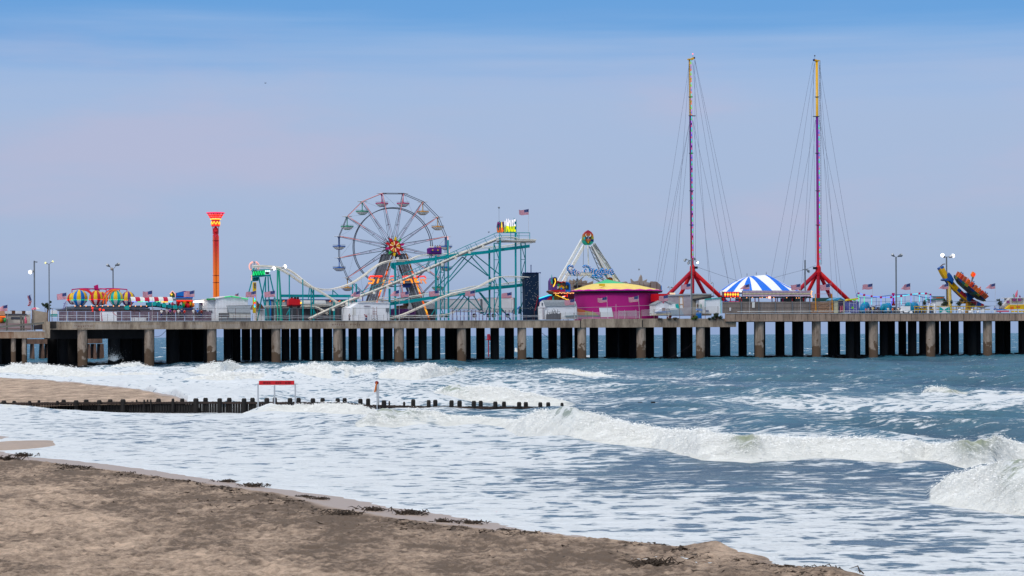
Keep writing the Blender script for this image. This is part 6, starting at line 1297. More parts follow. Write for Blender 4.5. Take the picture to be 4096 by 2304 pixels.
mb = MB(); mb.tube([LF(1600,1131), LF(1690,1132)], .16, 5); mb.tube([LF(1475,1134), LF(1560,1133)], .06, 4); lf.part('sign_beam', mb, GREY)
mb = MB(); mb.prism([(LF(x, y)[0], LF(x, y)[2]) for x, y in ((1612,1133),(1650,1134),(1640,1150),(1614,1150))], -4, -3.4); lf.part('sign_housing', mb, NAVY)
add(co, 'white_panel', lambda m: box_px(m, 1586, 1029, 1596, 1038, 14, .1), WHT)

# ================================================================ swinging ship ride
D = 30.
t = Thing('swing_ship_ride', 'white A frame swing ride with a pointed multicoloured shield at its peak', 'ride', base(2350, D))
def legs(pts, w_, d, m=WHT): mb = MB(); a, b = P(*pts[0], d), P(*pts[1], d); mb.bar((b[0], d, b[2]), a, w_*PF.mpp(2350, d)); t.part('leg', mb, m)
SW = paint('ride_white', .85, .85, .85, .5)
legs([(2329,958),(2228,1135)], 10, 28, SW); legs([(2336,982),(2240,1150)], 11, 33, SW); legs([(2375,976),(2486,1150)], 12, 28, SW); legs([(2368,984),(2452,1150)], 13, 33, SW)
mb = MB()
for k in range(9):
    f0, f1 = k/9, (k+1)/9; mb.tube([P(2372+112*f0, 974+170*f0, 27.5), P(2377+112*f1+ (4 if k % 2 else -3), 974+170*f1, 27.5)], .08, 4)
mb.tube([P(2378,972,27.4), P(2492,1146,27.4)], .08, 4); t.part('leg_ladder', mb, GREY)
mb = MB(); q0, q1 = P(2356,985,31), P(2418,1130,31); mb.tube([q0, q1], .1, 4); q2, q3 = P(2366,984,31), P(2438,1130,31); mb.tube([q2, q3], .14, 4)
for k in range(7): f = k/7; g_ = (k+1)/7; mb.tube([tuple(np.array(q0)*(1-f)+np.array(q1)*f), tuple(np.array(q2)*(1-g_)+np.array(q3)*g_)], .06, 4)
t.part('lattice_arm', mb, GREY)
add(t, 'swing_arm', lambda m: m.tube([P(2351,978,30), P(2354,1064,30)], .16, 8), SW); add(t, 'swing_arm', lambda m: m.tube([P(2334,980,30), P(2333,1060,30)], .05, 5), GREY)
for a, b in (((2285,1150),(2345,1098)),((2345,1098),(2420,1140)),((2395,1108),(2450,1150))): add(t, 'strut', lambda m: tp(m, [a, b], 29, 4), GREY)
sh = [(2353,920),(2366,928),(2373,938),(2375,950),(2375,966),(2371,973),(2362,980),(2341,980),(2333,972),(2331,966),(2331,950),(2333,938),(2341,928)]
def shieldmat():
    m = bpy.data.materials.new('shield_rainbow'); m.use_nodes = True; nt = m.node_tree; b = nt.nodes['Principled BSDF']; tc = nt.nodes.new('ShaderNodeTexCoord'); se = nt.nodes.new('ShaderNodeSeparateXYZ'); r = nt.nodes.new('ShaderNodeMapRange'); rp = nt.nodes.new('ShaderNodeValToRGB')
    nt.links.new(tc.outputs['Object'], se.inputs[0]); nt.links.new(se.outputs['Z'], r.inputs[0]); z0 = P(2353,980,26)[2]-ZL; z1 = P(2353,920,26)[2]-ZL; r.inputs[1].default_value = z0; r.inputs[2].default_value = z1
    cols = [(0, (.0, .26, .13)), (.22, (.01, .33, .25)), (.30, (.02, .22, .20)), (.36, (.25, .38, .02)), (.52, (.42, .30, .02)), (.68, (.52, .10, .02)), (.85, (.45, .02, .03)), (1, (.30, .01, .10))]
    el = rp.color_ramp.elements
    while len(el) < len(cols): el.new(.5)
    for e, (p, c) in zip(el, cols): e.position = p; e.color = (*c, 1)
    nt.links.new(r.outputs[0], rp.inputs[0]); nt.links.new(rp.outputs[0], b.inputs['Base Color']); b.inputs['Roughness'].default_value = .4; return m
shd = add(t, 'shield', lambda m: pp(m, sh, 26, .5), shieldmat())
DGN = paint('outline_dark_green', .01, .07, .05)
def em(nm, pts, m, d=25.95, dep=.06): add(t, nm, lambda q: pp(q, pts, d, dep), m, shd)
em('cyan_patch', [(2334,950),(2341,948),(2342,957),(2336,958)], paint('emblem_cyan', .05, .5, .6)); em('navy_band', [(2364,957),(2374,957),(2374,966),(2363,964)], NAVY)
em('outline', [(2342,938),(2345,948),(2352,943),(2359,948),(2364,938),(2366,950),(2364,962),(2359,970),(2353,976),(2347,970),(2342,962),(2341,950)], DGN, 25.93)
em('beard', [(2343,956),(2353,953),(2364,956),(2363,963),(2358,969),(2353,974),(2348,969),(2344,963)], paint('beard_brown', .32, .09, .02), 25.87); em('beard_tip', [(2351,966),(2356,966),(2353,974)], YEL, 25.82)
em('face', [(2348,956),(2359,956),(2358,962),(2353,965),(2349,962)], paint('face_red', .5, .16, .10), 25.82); em('helmet', [(2347,954),(2348,946),(2353,943),(2358,946),(2360,954)], NAVY, 25.86); em('helmet_band', [(2352,944),(2354,944),(2355,956),(2352,956)], GALV, 25.8)
for sx in (-1, 1): add(t, 'horn', lambda q: q.tube(interp([P(2353+sx*5,948,25.85), P(2353+sx*9,943,25.85), P(2353+sx*10,939,25.85), P(2353+sx*8,934,25.85)], 3), [.12,.12,.11,.11,.1,.1,.08,.06,.05,.03], 5), WHT, shd)
# lettering "Sea Dragon"
sg = Thing('script_sign', 'blue script letters studded with bulbs on a scaffold before the white swing ride', 'sign', P(2360,1150,24))
SB = paint('script_blue', .01, .22, .58, .35)
def scr(pts, r=.30, bulbs=True, n=5, m=SB):
    q = interp([P(2260+x/12.076, 1040+y/12.075, 24) for x, y in pts], n); b = add(sg, 'letter', lambda k: k.tube(q, r, 7), m)
    if bulbs: add(sg, 'letter_bulbs', lambda k: [k.ball((c[0]+random.uniform(-.1,.1), 24-r-.02, c[2]+random.uniform(-.1,.1)), .06, 4) for c in q[::3]], glow('sign_bulbs', 1, .55, .45, 1.1), b)
scr([(410,340),(330,300),(220,290),(150,360),(140,450),(200,540),(260,600),(320,660)]); scr([(300,420),(350,470),(330,560)], .16)
scr([(500,470),(440,520),(420,600),(440,680),(500,710)]); scr([(540,480),(520,580),(470,600)], .18)
scr([(650,540),(640,620),(700,640),(690,700)], .2); scr([(820,540),(840,580)], .12)
scr([(880,350),(960,290),(1080,310),(1170,350),(1210,450),(1230,560)], .32); scr([(1020,440),(960,520),(970,580)], .25); scr([(1160,300),(1240,420),(1250,560),(1210,620)], .2)
scr([(1350,600),(1330,520),(1330,470),(1400,470)], .3)
scr([(1560,480),(1470,530),(1450,640),(1510,700),(1600,640),(1620,500),(1640,620),(1700,690)], .3); scr([(1880,450),(1780,460),(1740,560),(1790,650),(1860,600),(1870,480)], .3); scr([(1760,700),(1780,780),(1680,830),(1560,830),(1440,800),(1300,790)], .34)
scr([(2040,480),(1950,500),(1910,600),(1950,690),(2030,620),(2060,500)], .28); scr([(2090,690),(2130,560),(2170,480),(2180,560)], .26); scr([(2180,500),(2270,470),(2230,600),(2250,690),(2320,650),(2370,600)], .28)
for x in (2268, 2310, 2372, 2427): add(sg, 'scaffold_post', lambda m: col_px(m, x, 1092, 24.6, 1.6, ZL), GREY)
add(sg, 'scaffold_rail', lambda m: (tp(m, [(2266,1091),(2376,1090)], 24.5, 1.6), tp(m, [(2268,1102),(2372,1102)], 24.5, 1.6), tp(m, [(2372,1100),(2400,1128)], 24.5, 2)), GREY)
for i in range(16): x = 2262+i*7; add(sg, 'drip_slat', lambda m: tp(m, [(x,1088+random.uniform(-3,6)),(x+random.uniform(-3,6),1100+random.uniform(0,12))], 24.3, 4), OFFW if i % 3 else CREAM)
add(sg, 'cream_letter', lambda m: [m.tube([P(2318+i*9+3*math.cos(a), 1096+4*math.sin(a), 24.2) for a in np.linspace(0, 6.283, 10, endpoint=False)], .1, 5, closed=True) for i in range(6)], CREAM)
# wooden barrel end
t = Thing('round_emblem', 'brown and gold round shield peeping over the green tent peak', 'emblem', P(2442,1128,30)); add(t, 'disc', lambda m: m.disc(P(2442,1124,30), 15*PF.mpp(2442,30), 24, 0, .5), paint('emblem_brown', .16, .06, .02)); add(t, 'inner_disc', lambda m: m.disc(P(2443,1126,30), 9*PF.mpp(2442,30), 20, -.1, .3), paint('emblem_gold', .38, .17, .02))
t = Thing('white_bundle', 'white bundled tarpaulin beside the round brown emblem', 'bundle', P(2462,1122,29)); add(t, 'bundle', lambda m: m.tube([P(2455,1108,29), P(2460,1116,29), P(2468,1124,29)], [.4,.6,.5], 8), WHT)
# ================================================================ magenta tent
D = 22.
t = Thing('round_tent', 'wide round pavilion with magenta walls and a green, yellow and magenta cone roof', 'tent', base(2464, D))
s_ = PF.mpp(2464, D); C0 = P(2464, 1200, D)[0]; R = 169*s_; z = lambda y: P(2464, y, D-6)[2]
MAGW = mat('magenta_canvas', (.42, .004, .20), .75, noise=.12, nscale=.5, stretch=(1, 1, .2)); zt = z(1167)
add(t, 'wall', lambda m: (setattr(m, 'sm', True), m.lathe([(R, ZL), (R, zt)], (C0, D, 0), 40)), MAGW)
add(t, 'eave', lambda m: m.lathe([(R, zt-.3), (R+.9, zt-.1), (R+1.0, zt+.25), (R-.2, zt+.3)], (C0, D, 0), 40), paint('eave_black', .02, .02, .035))
ap = P(2425, 1118, D)[2]; apx = P(2428, 1123, D)[0]-C0
def roofring(f, zf, n=40, scal=0.0): return [(C0+apx*(1-f)+(R+.8)*f*math.cos(2*math.pi*k/n), D+(R+.8)*f*math.sin(2*math.pi*k/n), zf+scal*(1 if k % 2 else 0)) for k in range(n)]
mb = MB(); rings = [(0.02, ap), (.18, ap-.50), (.38, ap-1.0), (.58, ap-1.5), (.78, ap-1.95), (.95, zt+.45), (1.0, zt+.3)]
vs = []
for i, (f, zz) in enumerate(rings): vs += roofring(f, zz, 40, .14 if i in (3, 5) else 0)
fs = []; mi = []
for i in range(len(rings)-1):
    for k in range(40): fs.append((i*40+k, i*40+(k+1) % 40, (i+1)*40+(k+1) % 40, (i+1)*40+k)); mi.append(0 if i < 2 else (1 if i < 5 else 2))
mb._add(vs, fs); mb.m = mi
t.part('roof', mb, [paint('tent_green', .08, .55, .26, .7, .08), paint('tent_yellow', .86, .66, .20, .7, .08), paint('tent_magenta', .58, .01, .38, .7, .08)])
add(t, 'gutter_cloth', lambda m: m.lathe([(R+1.02, zt+.2), (R+1.03, zt+.34), (R+.7, zt+.38)], (C0, D, 0), 40), paint('tent_magenta', .5, .01, .33))
add(t, 'roof_emblem', lambda m: m.box((P(2396,1143,D-6)[0], D-6.4, P(2396,1144,D-6)[2]), (P(2417,1143,D-6)[0], D-6.0, P(2396,1139,D-6)[2]+.2)), YEL)
# castle flats behind
t = Thing('castle_front', 'tan plywood castle cut out with spires behind the right side of the magenta tent', 'facade', base(2560, 38))
add(t, 'front_panel', lambda m: pp(m, [(2474,1166),(2474,1130),(2506,1126),(2512,1132),(2527,1133),(2525,1115),(2536,1126),(2556,1122),(2560,1108),(2565,1099),(2569,1108),(2571,1126),(2580,1121),(2589,1117),(2586,1128),(2602,1131),(2606,1125),(2630,1128),(2644,1142),(2645,1166)], 38, .5), TAN)
add(t, 'battlement', lambda m: (box_px(m, 2484, 1134, 2520, 1166, 37.7, .25), pp(m, [(2603,1166),(2603,1126),(2626,1126),(2641,1138),(2645,1166)], 37.6, .3), box_px(m, 2528, 1138, 2598, 1166, 37.8, .2)), paint('tan_shaded_panel', .27, .22, .21, .8)); add(t, 'crease', lambda m: [box_px(m, x, 1130, x+1, 1166, 37.5, .1) for x in (2484,2520,2558,2574,2602,2627)], BROWN)
add(t, 'light_edge', lambda m: tp(m, [(2645,1142),(2646,1160)], 37.4, 3), BLUE)
t = Thing('castle_front', 'tan plywood flames cut out behind the script letters left of the tent', 'facade', base(2320, 36))
add(t, 'front_panel', lambda m: pp(m, [(2264,1166),(2266,1125),(2277,1128),(2280,1118),(2294,1125),(2294,1116),(2308,1125),(2311,1113),(2318,1124),(2329,1117),(2328,1126),(2344,1121),(2342,1131),(2350,1122),(2348,1134),(2372,1124),(2374,1166)], 36, .5), TAN)
add(t, 'tower_post', lambda m: box_px(m, 2307, 1114, 2311, 1166, 35.6, .3), DGREY); add(t, 'opening', lambda m: box_px(m, 2296, 1141, 2326, 1150, 35.7, .2), BLACK); add(t, 'crease', lambda m: (tp(m, [(2266,1134),(2374,1132)], 35.8, 1), [tp(m, [(x,1124),(x,1160)], 35.8, 1) for x in (2277,2294,2327,2344)]), BROWN)
# fun house
t = Thing('funhouse', 'gaudy red, purple and blue funhouse front with amber bulbs left of the magenta tent', 'funhouse', base(2250, 16))
FP = paint('fun_purple', .16, .05, .28); DARKIN = paint('fun_dark_red', .10, .01, .02)
add(t, 'tower', lambda m: pp(m, [(2206,1160),(2206,1124),(2212,1112),(2219,1108),(2227,1110),(2230,1124),(2229,1160)], 15.5, 2), FP); add(t, 'tower_arch', lambda m: pp(m, [(2213,1135),(2214,1115),(2219,1109),(2226,1111),(2229,1122),(2228,1135)], 15.3, .2), BLACK)
add(t, 'tower_bulbs', lambda m: tp(m, [(2219,1114),(2222,1126),(2218,1138),(2213,1147)], 15.1, 4), G_YEL); add(t, 'blue_spike', lambda m: m.tube([P(2207,1135,15.4), P(2207,1098,15.4)], [.25, .03], 6), LTEAL); add(t, 'amber_edge', lambda m: tp(m, [(2203,1128),(2204,1140)], 15.4, 4), ORANGE)
add(t, 'mural_panel', lambda m: pp(m, [(2222,1160),(2224,1136),(2230,1125),(2248,1131),(2250,1126),(2262,1128),(2264,1160)], 15.6, 1.5), mat('mural_dark', (.10, .08, .06), .6, noise=.9, nscale=1.2)); add(t, 'mural_trim', lambda m: (tp(m, [(2226,1134),(2230,1125),(2248,1131),(2250,1126),(2262,1129)], 15.4, 4)), REDP)
add(t, 'blue_arch', lambda m: (tp(m, [(2264,1130),(2272,1131),(2279,1138),(2280,1164)], 15.4, 6), box_px(m, 2264, 1132, 2280, 1164, 15.7, .5)), BLUE); add(t, 'arch_window', lambda m: box_px(m, 2266, 1140, 2275, 1158, 15.5, .15), paint('window_dark', .02, .03, .03))
for x, y, c in ((2234,1140,GREEN),(2240,1148,YEL),(2247,1145,ORANGE),(2253,1150,YEL),(2231,1150,OFFW),(2245,1154,BLUE),(2257,1142,BROWN),(2268,1148,YEL)): add(t, 'painted_figure', lambda m: m.disc(P(x, y, 15.5), .3, 7, 0, .08), c)
add(t, 'fascia', lambda m: pp(m, [(2201,1168),(2204,1161),(2262,1159),(2262,1167)], 15.2, 2), REDP); add(t, 'fascia', lambda m: box_px(m, 2240, 1160, 2262, 1167, 15.1, .1), MAG); add(t, 'fascia', lambda m: box_px(m, 2262, 1159, 2282, 1167, 15.1, 2), BLUE)
add(t, 'dark_interior', lambda m: box_px(m, 2206, 1168, 2298, 1212, 16.5, .5), DARKIN)
add(t, 'bulb_row', lambda m: [m.ball(P(x, 1172+random.uniform(-1.5, 1.5), 15.3), .14, 5) for x in range(2216, 2296, 6)], G_WARM); add(t, 'bulb_row', lambda m: [m.ball(P(2223+i*5.5, 1179+i*2.4 if i < 8 else 1198, 15.1), .13, 5) for i in range(10)], G_YEL)
add(t, 'wheel_disc', lambda m: m.disc(P(2224,1192,15.8), .8, 18, 0, .3), paint('fun_bronze', .16, .09, .01)); add(t, 'neon', lambda m: (box_px(m, 2256, 1182, 2264, 1186, 16, .1), box_px(m, 2268, 1175, 2270, 1188, 16, .1)), G_RED); add(t, 'counter_light', lambda m: m.ball(P(2254,1187,16), .4, 6, .4), glow('soft_white', 1, .8, .75, 1))
for x in (2253, 2274, 2297): add(t, 'post', lambda m: col_px(m, x, 1168, 15.8, 2), NAVY)
add(t, 'ram_horn', lambda m: m.tube(interp([P(2186,1169,15), P(2190,1166,15), P(2198,1170,15), P(2212,1172,15)], 4), [.12+.03*i for i in range(13)], 7), BROWN)
add(t, 'slide', lambda m: pp(m, [(2154,1206),(2156,1196),(2210,1178),(2210,1200),(2156,1212)], 16, .5), paint('slide_blue', .02, .05, .45)); add(t, 'slide', lambda m: pp(m, [(2186,1200),(2206,1182),(2210,1200)], 15.8, .2), REDP); add(t, 'slide_neon', lambda m: tp(m, [(2156,1194),(2192,1182),(2208,1179)], 15.6, 4.5), G_CYAN)
add(t, 'red_column', lambda m: box_px(m, 2152, 1210, 2160, 1232, 15.8, .5), REDP); add(t, 'teal_post', lambda m: box_px(m, 2211, 1186, 2216, 1206, 15.4, .3), LTEAL)
# gambrel shed
t = Thing('gambrel_shed', 'white shed with a grey gambrel roof before the funhouse', 'shed', base(2235, 3))
add(t, 'gable_wall', lambda m: m._add([P(2157,1277,3.5), P(2180,1277,2.6), P(2180,1225,2.6), P(2176,1212,2.8), P(2170,1201,3), P(2160,1208,3.3), P(2157,1225,3.5)], [(0,1,2,3,4,5,6)]), OFFW); add(t, 'wall', lambda m: box_px(m, 2180, 1225, 2304, 1277, 2.6, 4), WALLW)
add(t, 'roof', lambda m: m._add([P(2170,1200,3.5), P(2292,1200,3.5), P(2300,1208,2.8), P(2306,1224,2.4), P(2180,1226,2.4), P(2175,1210,2.8), P(2300,1208,6), P(2170,1206,6)], [(0,5,2,1),(5,4,3,2),(0,1,6,7)]), ROOFG); add(t, 'gable_vent', lambda m: box_px(m, 2167, 1211, 2171, 1222, 2.8, .1), DGREY); add(t, 'gable_wall', lambda m: pp(m, [(2292,1200),(2302,1206),(2308,1226),(2308,1277),(2303,1277),(2303,1226)], 2.7, 3), OFFW)
add(t, 'door_frame', lambda m: (box_px(m, 2171, 1230, 2175, 1278, 2.4, .1), box_px(m, 2160, 1230, 2190, 1232, 2.3, .1)), MAUVE)
t = Thing('picket_enclosure', 'grey weathered picket enclosure holding loose poles left of the tent', 'fence', base(2214, 1))
for i in range(18): x = 2185+i*3.2; add(t, 'picket', lambda m: box_px(m, x, 1253+random.uniform(-2, 3)+(3 if i < 4 else 0), x+2.8, 1279, 1.0, .1), GREYW)
for a, b in (((2215,1255),(2208,1238)),((2222,1255),(2215,1234)),((2230,1253),(2231,1237)),((2188,1262),(2190,1242)),((2205,1250),(2240,1246)),((2192,1250),(2220,1246)),((2226,1256),(2221,1240))): add(t, 'loose_pole', lambda m: tp(m, [a, b], 1.6, 1.6), DGREY)
# panels, stacked things before the tent
mb = MB(); pp(mb, [(2403,1268),(2398,1231),(2446,1230),(2453,1267)], 1.3, .2); solo('leaning_board', mb, WALLW, 'big white panel leaning before the magenta tent wall', 'panel', base(2425, 1.3))
t = Thing('orange_slide', 'orange and yellow slide section lying against the foot of the magenta tent', 'slide', base(2350, 3)); add(t, 'chute', lambda m: pp(m, [(2306,1262),(2306,1233),(2340,1241),(2340,1262)], 3, .6), paint('faded_orange', .50, .13, .05)); add(t, 'chute', lambda m: pp(m, [(2340,1262),(2340,1242),(2380,1250),(2395,1262)], 3.1, .6), paint('faded_yellow', .45, .33, .10)); add(t, 'stack', lambda m: box_px(m, 2262, 1262, 2400, 1267, 2.2, .8), paint('teal_tarp', .01, .12, .17))
t = Thing('barrier_stack', 'row of upright silver crowd barriers before the magenta tent', 'barrier', base(2510, 2))
for k in range(26): add(t, 'bar', lambda m: tp(m, [(2475+k*2.8,1245),(2477+k*2.8,1264)], 2, 1.1), GALV)
for y in (1245, 1263): add(t, 'rail', lambda m: tp(m, [(2474,y),(2548,y-2)], 2, 1.3), GALV)
# small gabled shed and clutter
t = Thing('gabled_shed', 'small white shed with grey pitched roof between the tent and the mauve building', 'shed', base(2665, 4))
add(t, 'front_wall', lambda m: pp(m, [(2622,1262),(2622,1218),(2653,1203),(2684,1216),(2684,1262)], 3.5, 3), OFFW); add(t, 'side_wall', lambda m: box_px(m, 2684, 1216, 2710, 1240, 3.6, 3), WALLW); add(t, 'roof', lambda m: (m._add([P(2653,1202,3.2), P(2686,1217,3.2), P(2712,1215,6), P(2678,1201,6)], [(0,1,2,3)]), pp(m, [(2620,1220),(2653,1203),(2653,1201),(2620,1217)], 3.3, 3), pp(m, [(2653,1203),(2686,1218),(2686,1215),(2653,1201)], 3.3, .3)), ROOFG); add(t, 'gable_vent', lambda m: m.disc(P(2653,1210,3.45), .18, 8, -.05, .02), PINK)
t = Thing('covered_boats', 'white hulls and bright covers heaped before the small white shed', 'boat stack', base(2665, 2.4))
add(t, 'hull', lambda m: pp(m, [(2626,1246),(2650,1232),(2664,1234),(2664,1246)], 2.4, 1), WALLW); add(t, 'hull', lambda m: pp(m, [(2676,1233),(2708,1232),(2712,1240),(2684,1242)], 2.5, 1), WHT); add(t, 'grid_crate', lambda m: box_px(m, 2650, 1232, 2662, 1246, 2.2, .3), paint('crate_brown', .28, .18, .18)); add(t, 'blue_stripe', lambda m: box_px(m, 2620, 1246, 2684, 1249, 2.1, .4), BLUE); add(t, 'yellow_board', lambda m: tp(m, [(2604,1261),(2686,1257)], 1.8, 3), YEL); add(t, 'white_bag', lambda m: pp(m, [(2602,1252),(2604,1246),(2618,1246),(2618,1254),(2608,1258)], 2, .5), WHT)
mb = MB(); pp(mb, [(2704,1217),(2713,1215),(2720,1236),(2708,1236)], 2.8, .4); solo('turquoise_board', mb, LTEAL, 'turquoise rounded panel leaning at the shed corner', 'panel', base(2712, 2.8))
mb = MB(); pp(mb, [(2687,1262),(2686,1240),(2724,1238),(2737,1260)], 1.6, .8); solo('tarp_heap', mb, mat('blue_grey_tarp', (.28, .38, .50), .7, noise=.3, nscale=2), 'blue grey tarpaulin heap behind the pipe railing', 'tarpaulin', base(2710, 1.6))
t = Thing('door_frame', 'orange framed glazed door leaning on the mauve building', 'door', base(2725, 5)); add(t, 'frame', lambda m: [tp(m, q, 5, 2.2) for q in ([(2717,1186),(2718,1234)],[(2731,1186),(2733,1234)],[(2716,1187),(2732,1187)],[(2718,1217),(2733,1217)])], paint('frame_amber', .60, .28, .04)); add(t, 'pane', lambda m: pp(m, [(2718,1233),(2717,1188),(2731,1188),(2732,1233)], 5.1, .05), WALLW)
t = Thing('mauve_building', 'flat roofed building with mauve and beige walls behind the left red tripod mast', 'building', base(2760, 8))
add(t, 'wall', lambda m: pp(m, [(2672,1262),(2672,1184),(2766,1179),(2766,1262)], 8, 6), MAUVE); add(t, 'wall', lambda m: box_px(m, 2766, 1177, 2846, 1262, 8.1, 6), paint('beige_wall', .36, .32, .26, .8)); add(t, 'roof', lambda m: (pp(m, [(2670,1184),(2670,1180),(2768,1175),(2768,1180)], 7.7, 7), box_px(m, 2766, 1174, 2848, 1178, 7.8, 7)), GALV); add(t, 'red_end', lambda m: box_px(m, 2633, 1175, 2672, 1205, 8.4, 4), REDP); add(t, 'lit_sign', lambda m: box_px(m, 2681, 1171, 2701, 1178, 7.5, .3), glow('cream_sign', 1, .75, .5, .6)); add(t, 'side_roof', lambda m: pp(m, [(2774,1196),(2842,1184),(2856,1182),(2858,1186),(2780,1200)], 7, 3), paint('dark_roof', .05, .05, .06)); add(t, 'inner_wall', lambda m: box_px(m, 2786, 1200, 2820, 1245, 7.5, .3), OFFW)
for x, w_, c in ((2790,5,BROWN),(2796,4,paint('cylinder_grey_green', .08,.16,.14)),(2804,5,paint('cylinder_green', .02,.22,.15))):
    mb = MB(); a = P(x, 1236, 4); top_ = P(x, 1220, 4); r = w_*PF.mpp(x, 4)/2; mb.sm = True; mb.tube([(a[0], 4, ZL+.3), (a[0], 4, top_[2]), (a[0], 4, top_[2]+.2), (a[0], 4, top_[2]+.35)], [r, r, r*.5, r*.25], 10); solo('gas_cylinder', mb, c, {5: 'brown gas cylinder, left of three before the beige wall', 4: 'slim grey green gas cylinder, middle of three before the beige wall'}[w_] if x < 2800 else 'green gas cylinder, right of three before the beige wall', 'gas cylinder', (a[0], 4, ZL+.3), 'gas cylinders before the beige wall')
t = Thing('blue_barrel', 'bright blue covered barrel behind the pipe railing', 'barrel', base(2795, 2.5)); add(t, 'drum', lambda m: m.lathe([(.1, ZL), (.62, ZL), (.66, ZL+.8), (.6, ZL+1.3), (.1, ZL+1.4)], (P(2795,1250,2.5)[0], 2.5, .4), 14), BLUE); add(t, 'cover', lambda m: pp(m, [(2788,1240),(2792,1234),(2808,1236),(2810,1244)], 2.0, .8), BLUE)
t = Thing('white_booth', 'white booth front trimmed in turquoise left of the big top', 'booth', base(2850, 3)); add(t, 'panel', lambda m: pp(m, [(2821,1254),(2821,1199),(2883,1192),(2883,1254)], 3, 3), WALLW); add(t, 'trim', lambda m: (tp(m, [(2819,1198),(2885,1191)], 2.8, 4), tp(m, [(2884,1192),(2884,1254)], 2.8, 3), tp(m, [(2820,1199),(2820,1240)], 2.8, 1.8)), LTEAL)
add(t, 'notice', lambda m: box_px(m, 2824, 1240, 2835, 1248, 2.7, .1), NAVY)
# shrubs
def foliage(mb, c, r, n, leaf, squash=1.0, dens=None):
    c = np.array(c)
    for i in range(n):
        v = np.random.normal(size=3); v /= np.linalg.norm(v); rr = r*random.random()**.45; lump = .75+.35*math.sin(v[0]*4+c[0])*math.cos(v[2]*5)
        q = c+v*rr*lump*np.array((1, 1, squash)); a = np.random.normal(size=3)*leaf; b = np.random.normal(size=3)*leaf; mb._add([q-a*.6, q+b*.5, q+a*.9, q-b*.5], [(0,1,2,3)])
np.random.seed(3)
LEAF = mat('leaf_dark', (.035, .06, .03), .7, noise=.5, nscale=4); LEAF2 = mat('leaf_bright', (.08, .15, .02), .7, noise=.4, nscale=4); LEAF3 = mat('leaf_brown', (.09, .065, .045), .8, noise=.4, nscale=4)
def shrub(parts, label, d, cat='shrub', z0=None):
    b0 = base(parts[0][0], d) if z0 is None else PF.pz(parts[0][0], z0, d)
    t = Thing('shrub', label, cat, b0, 'windblown shrubs on the pier')
    st = MB(); c0 = P(parts[0][0], parts[0][1], d)
    for k in range(5): a = k*1.25; st.tube([(c0[0]+.1*math.cos(a), d, b0[2]), (c0[0]+.25*math.cos(a), d+.2*math.sin(a), (b0[2]+c0[2])/2), (c0[0]+.5*math.cos(a), d+.3*math.sin(a), c0[2]+.1)], [.06, .04, .02], 4)
    t.part('stem', st, BROWN); mb = MB()
    for x, y, r, n, sq in parts: foliage(mb, P(x, y, d), r*PF.mpp(x, d), n, .09, sq)
    t.part('foliage', mb, LEAF if 'green' not in label else LEAF2) if 'brown' not in label else t.part('foliage', mb, LEAF3); return t
shrub([(2864,1262,14,900,1),(2882,1270,12,500,.8),(2852,1272,10,400,.8)], 'largest dark shrub growing at the step between the two decks', -.1)
shrub([(2782,1270,12,700,.8),(2770,1274,8,200,.7)], 'bright green bush on the ledge below the blue barrel', -.1)
shrub([(2838,1275,8,300,.7)], 'small dark tuft left of the largest shrub', -.1)
shrub([(2700,1274,16,500,.35),(2676,1275,14,300,.3),(2640,1276,14,260,.3)], 'low brown weeds straggling along the concrete ledge', -.1)
shrub([(186,1222,17,1200,.8),(202,1208,6,200,1),(170,1216,6,150,.8),(196,1234,10,300,1)], 'dark windblown shrub behind the beige wall at far left', 8)
shrub([(3698,1212,10,500,1.2),(3700,1204,5,150,1)], 'dark round shrub left of the white kiosk', 8)
shrub([(3782,1212,14,1000,1.1),(3772,1220,10,300,1),(3806,1208,7,300,1.4),(3778,1197,5,150,1)], 'broad dark shrub at the foot of the twin white lamps', 9)
shrub([(3836,1214,12,600,1),(3846,1200,7,250,1.2)], 'dark shrub left of the yellow base of the disc ride', 9)
shrub([(3890,1222,14,500,.8)], 'dark shrub below the tilted disc', 9)
shrub([(4000,1214,13,700,1.1),(3996,1200,5,150,1.3),(3988,1200,4,80,1.2)], 'spiky shrub between the disc ride and the right hand stairs', 8)

# ================================================================ slingshot towers
def mastmat(name, m1, zs):
    m = bpy.data.materials.new(name); m.use_nodes = True; nt = m.node_tree; b = nt.nodes['Principled BSDF']; tc = nt.nodes.new('ShaderNodeTexCoord'); se = nt.nodes.new('ShaderNodeSeparateXYZ'); r = nt.nodes.new('ShaderNodeMapRange'); rp = nt.nodes.new('ShaderNodeValToRGB')
    nt.links.new(tc.outputs['Object'], se.inputs[0]); nt.links.new(se.outputs['Z'], r.inputs[0]); r.inputs[1].default_value = 0; r.inputs[2].default_value = 60
    el = rp.color_ramp.elements
    cols = [(0, (.55, .012, .035)), (zs[0]/60, (.55, .012, .035)), (zs[1]/60, (.26, .01, .20)), (zs[2]/60-.001, (.20, .012, .30))]
    while len(el) < len(cols)+2: el.new(.5)
    for e, (p, c) in zip(el, cols+[(zs[2]/60, (.80, .42, .01)), (1, (.80, .42, .01))]): e.position = p; e.color = (*c, 1)
    rp.color_ramp.interpolation = 'LINEAR'; nt.links.new(r.outputs[0], rp.inputs[0]); nt.links.new(rp.outputs[0], b.inputs['Base Color']); b.inputs['Roughness'].default_value = .35; return m
WIRE = mat('guy_wire', (.16, .17, .24), .5)
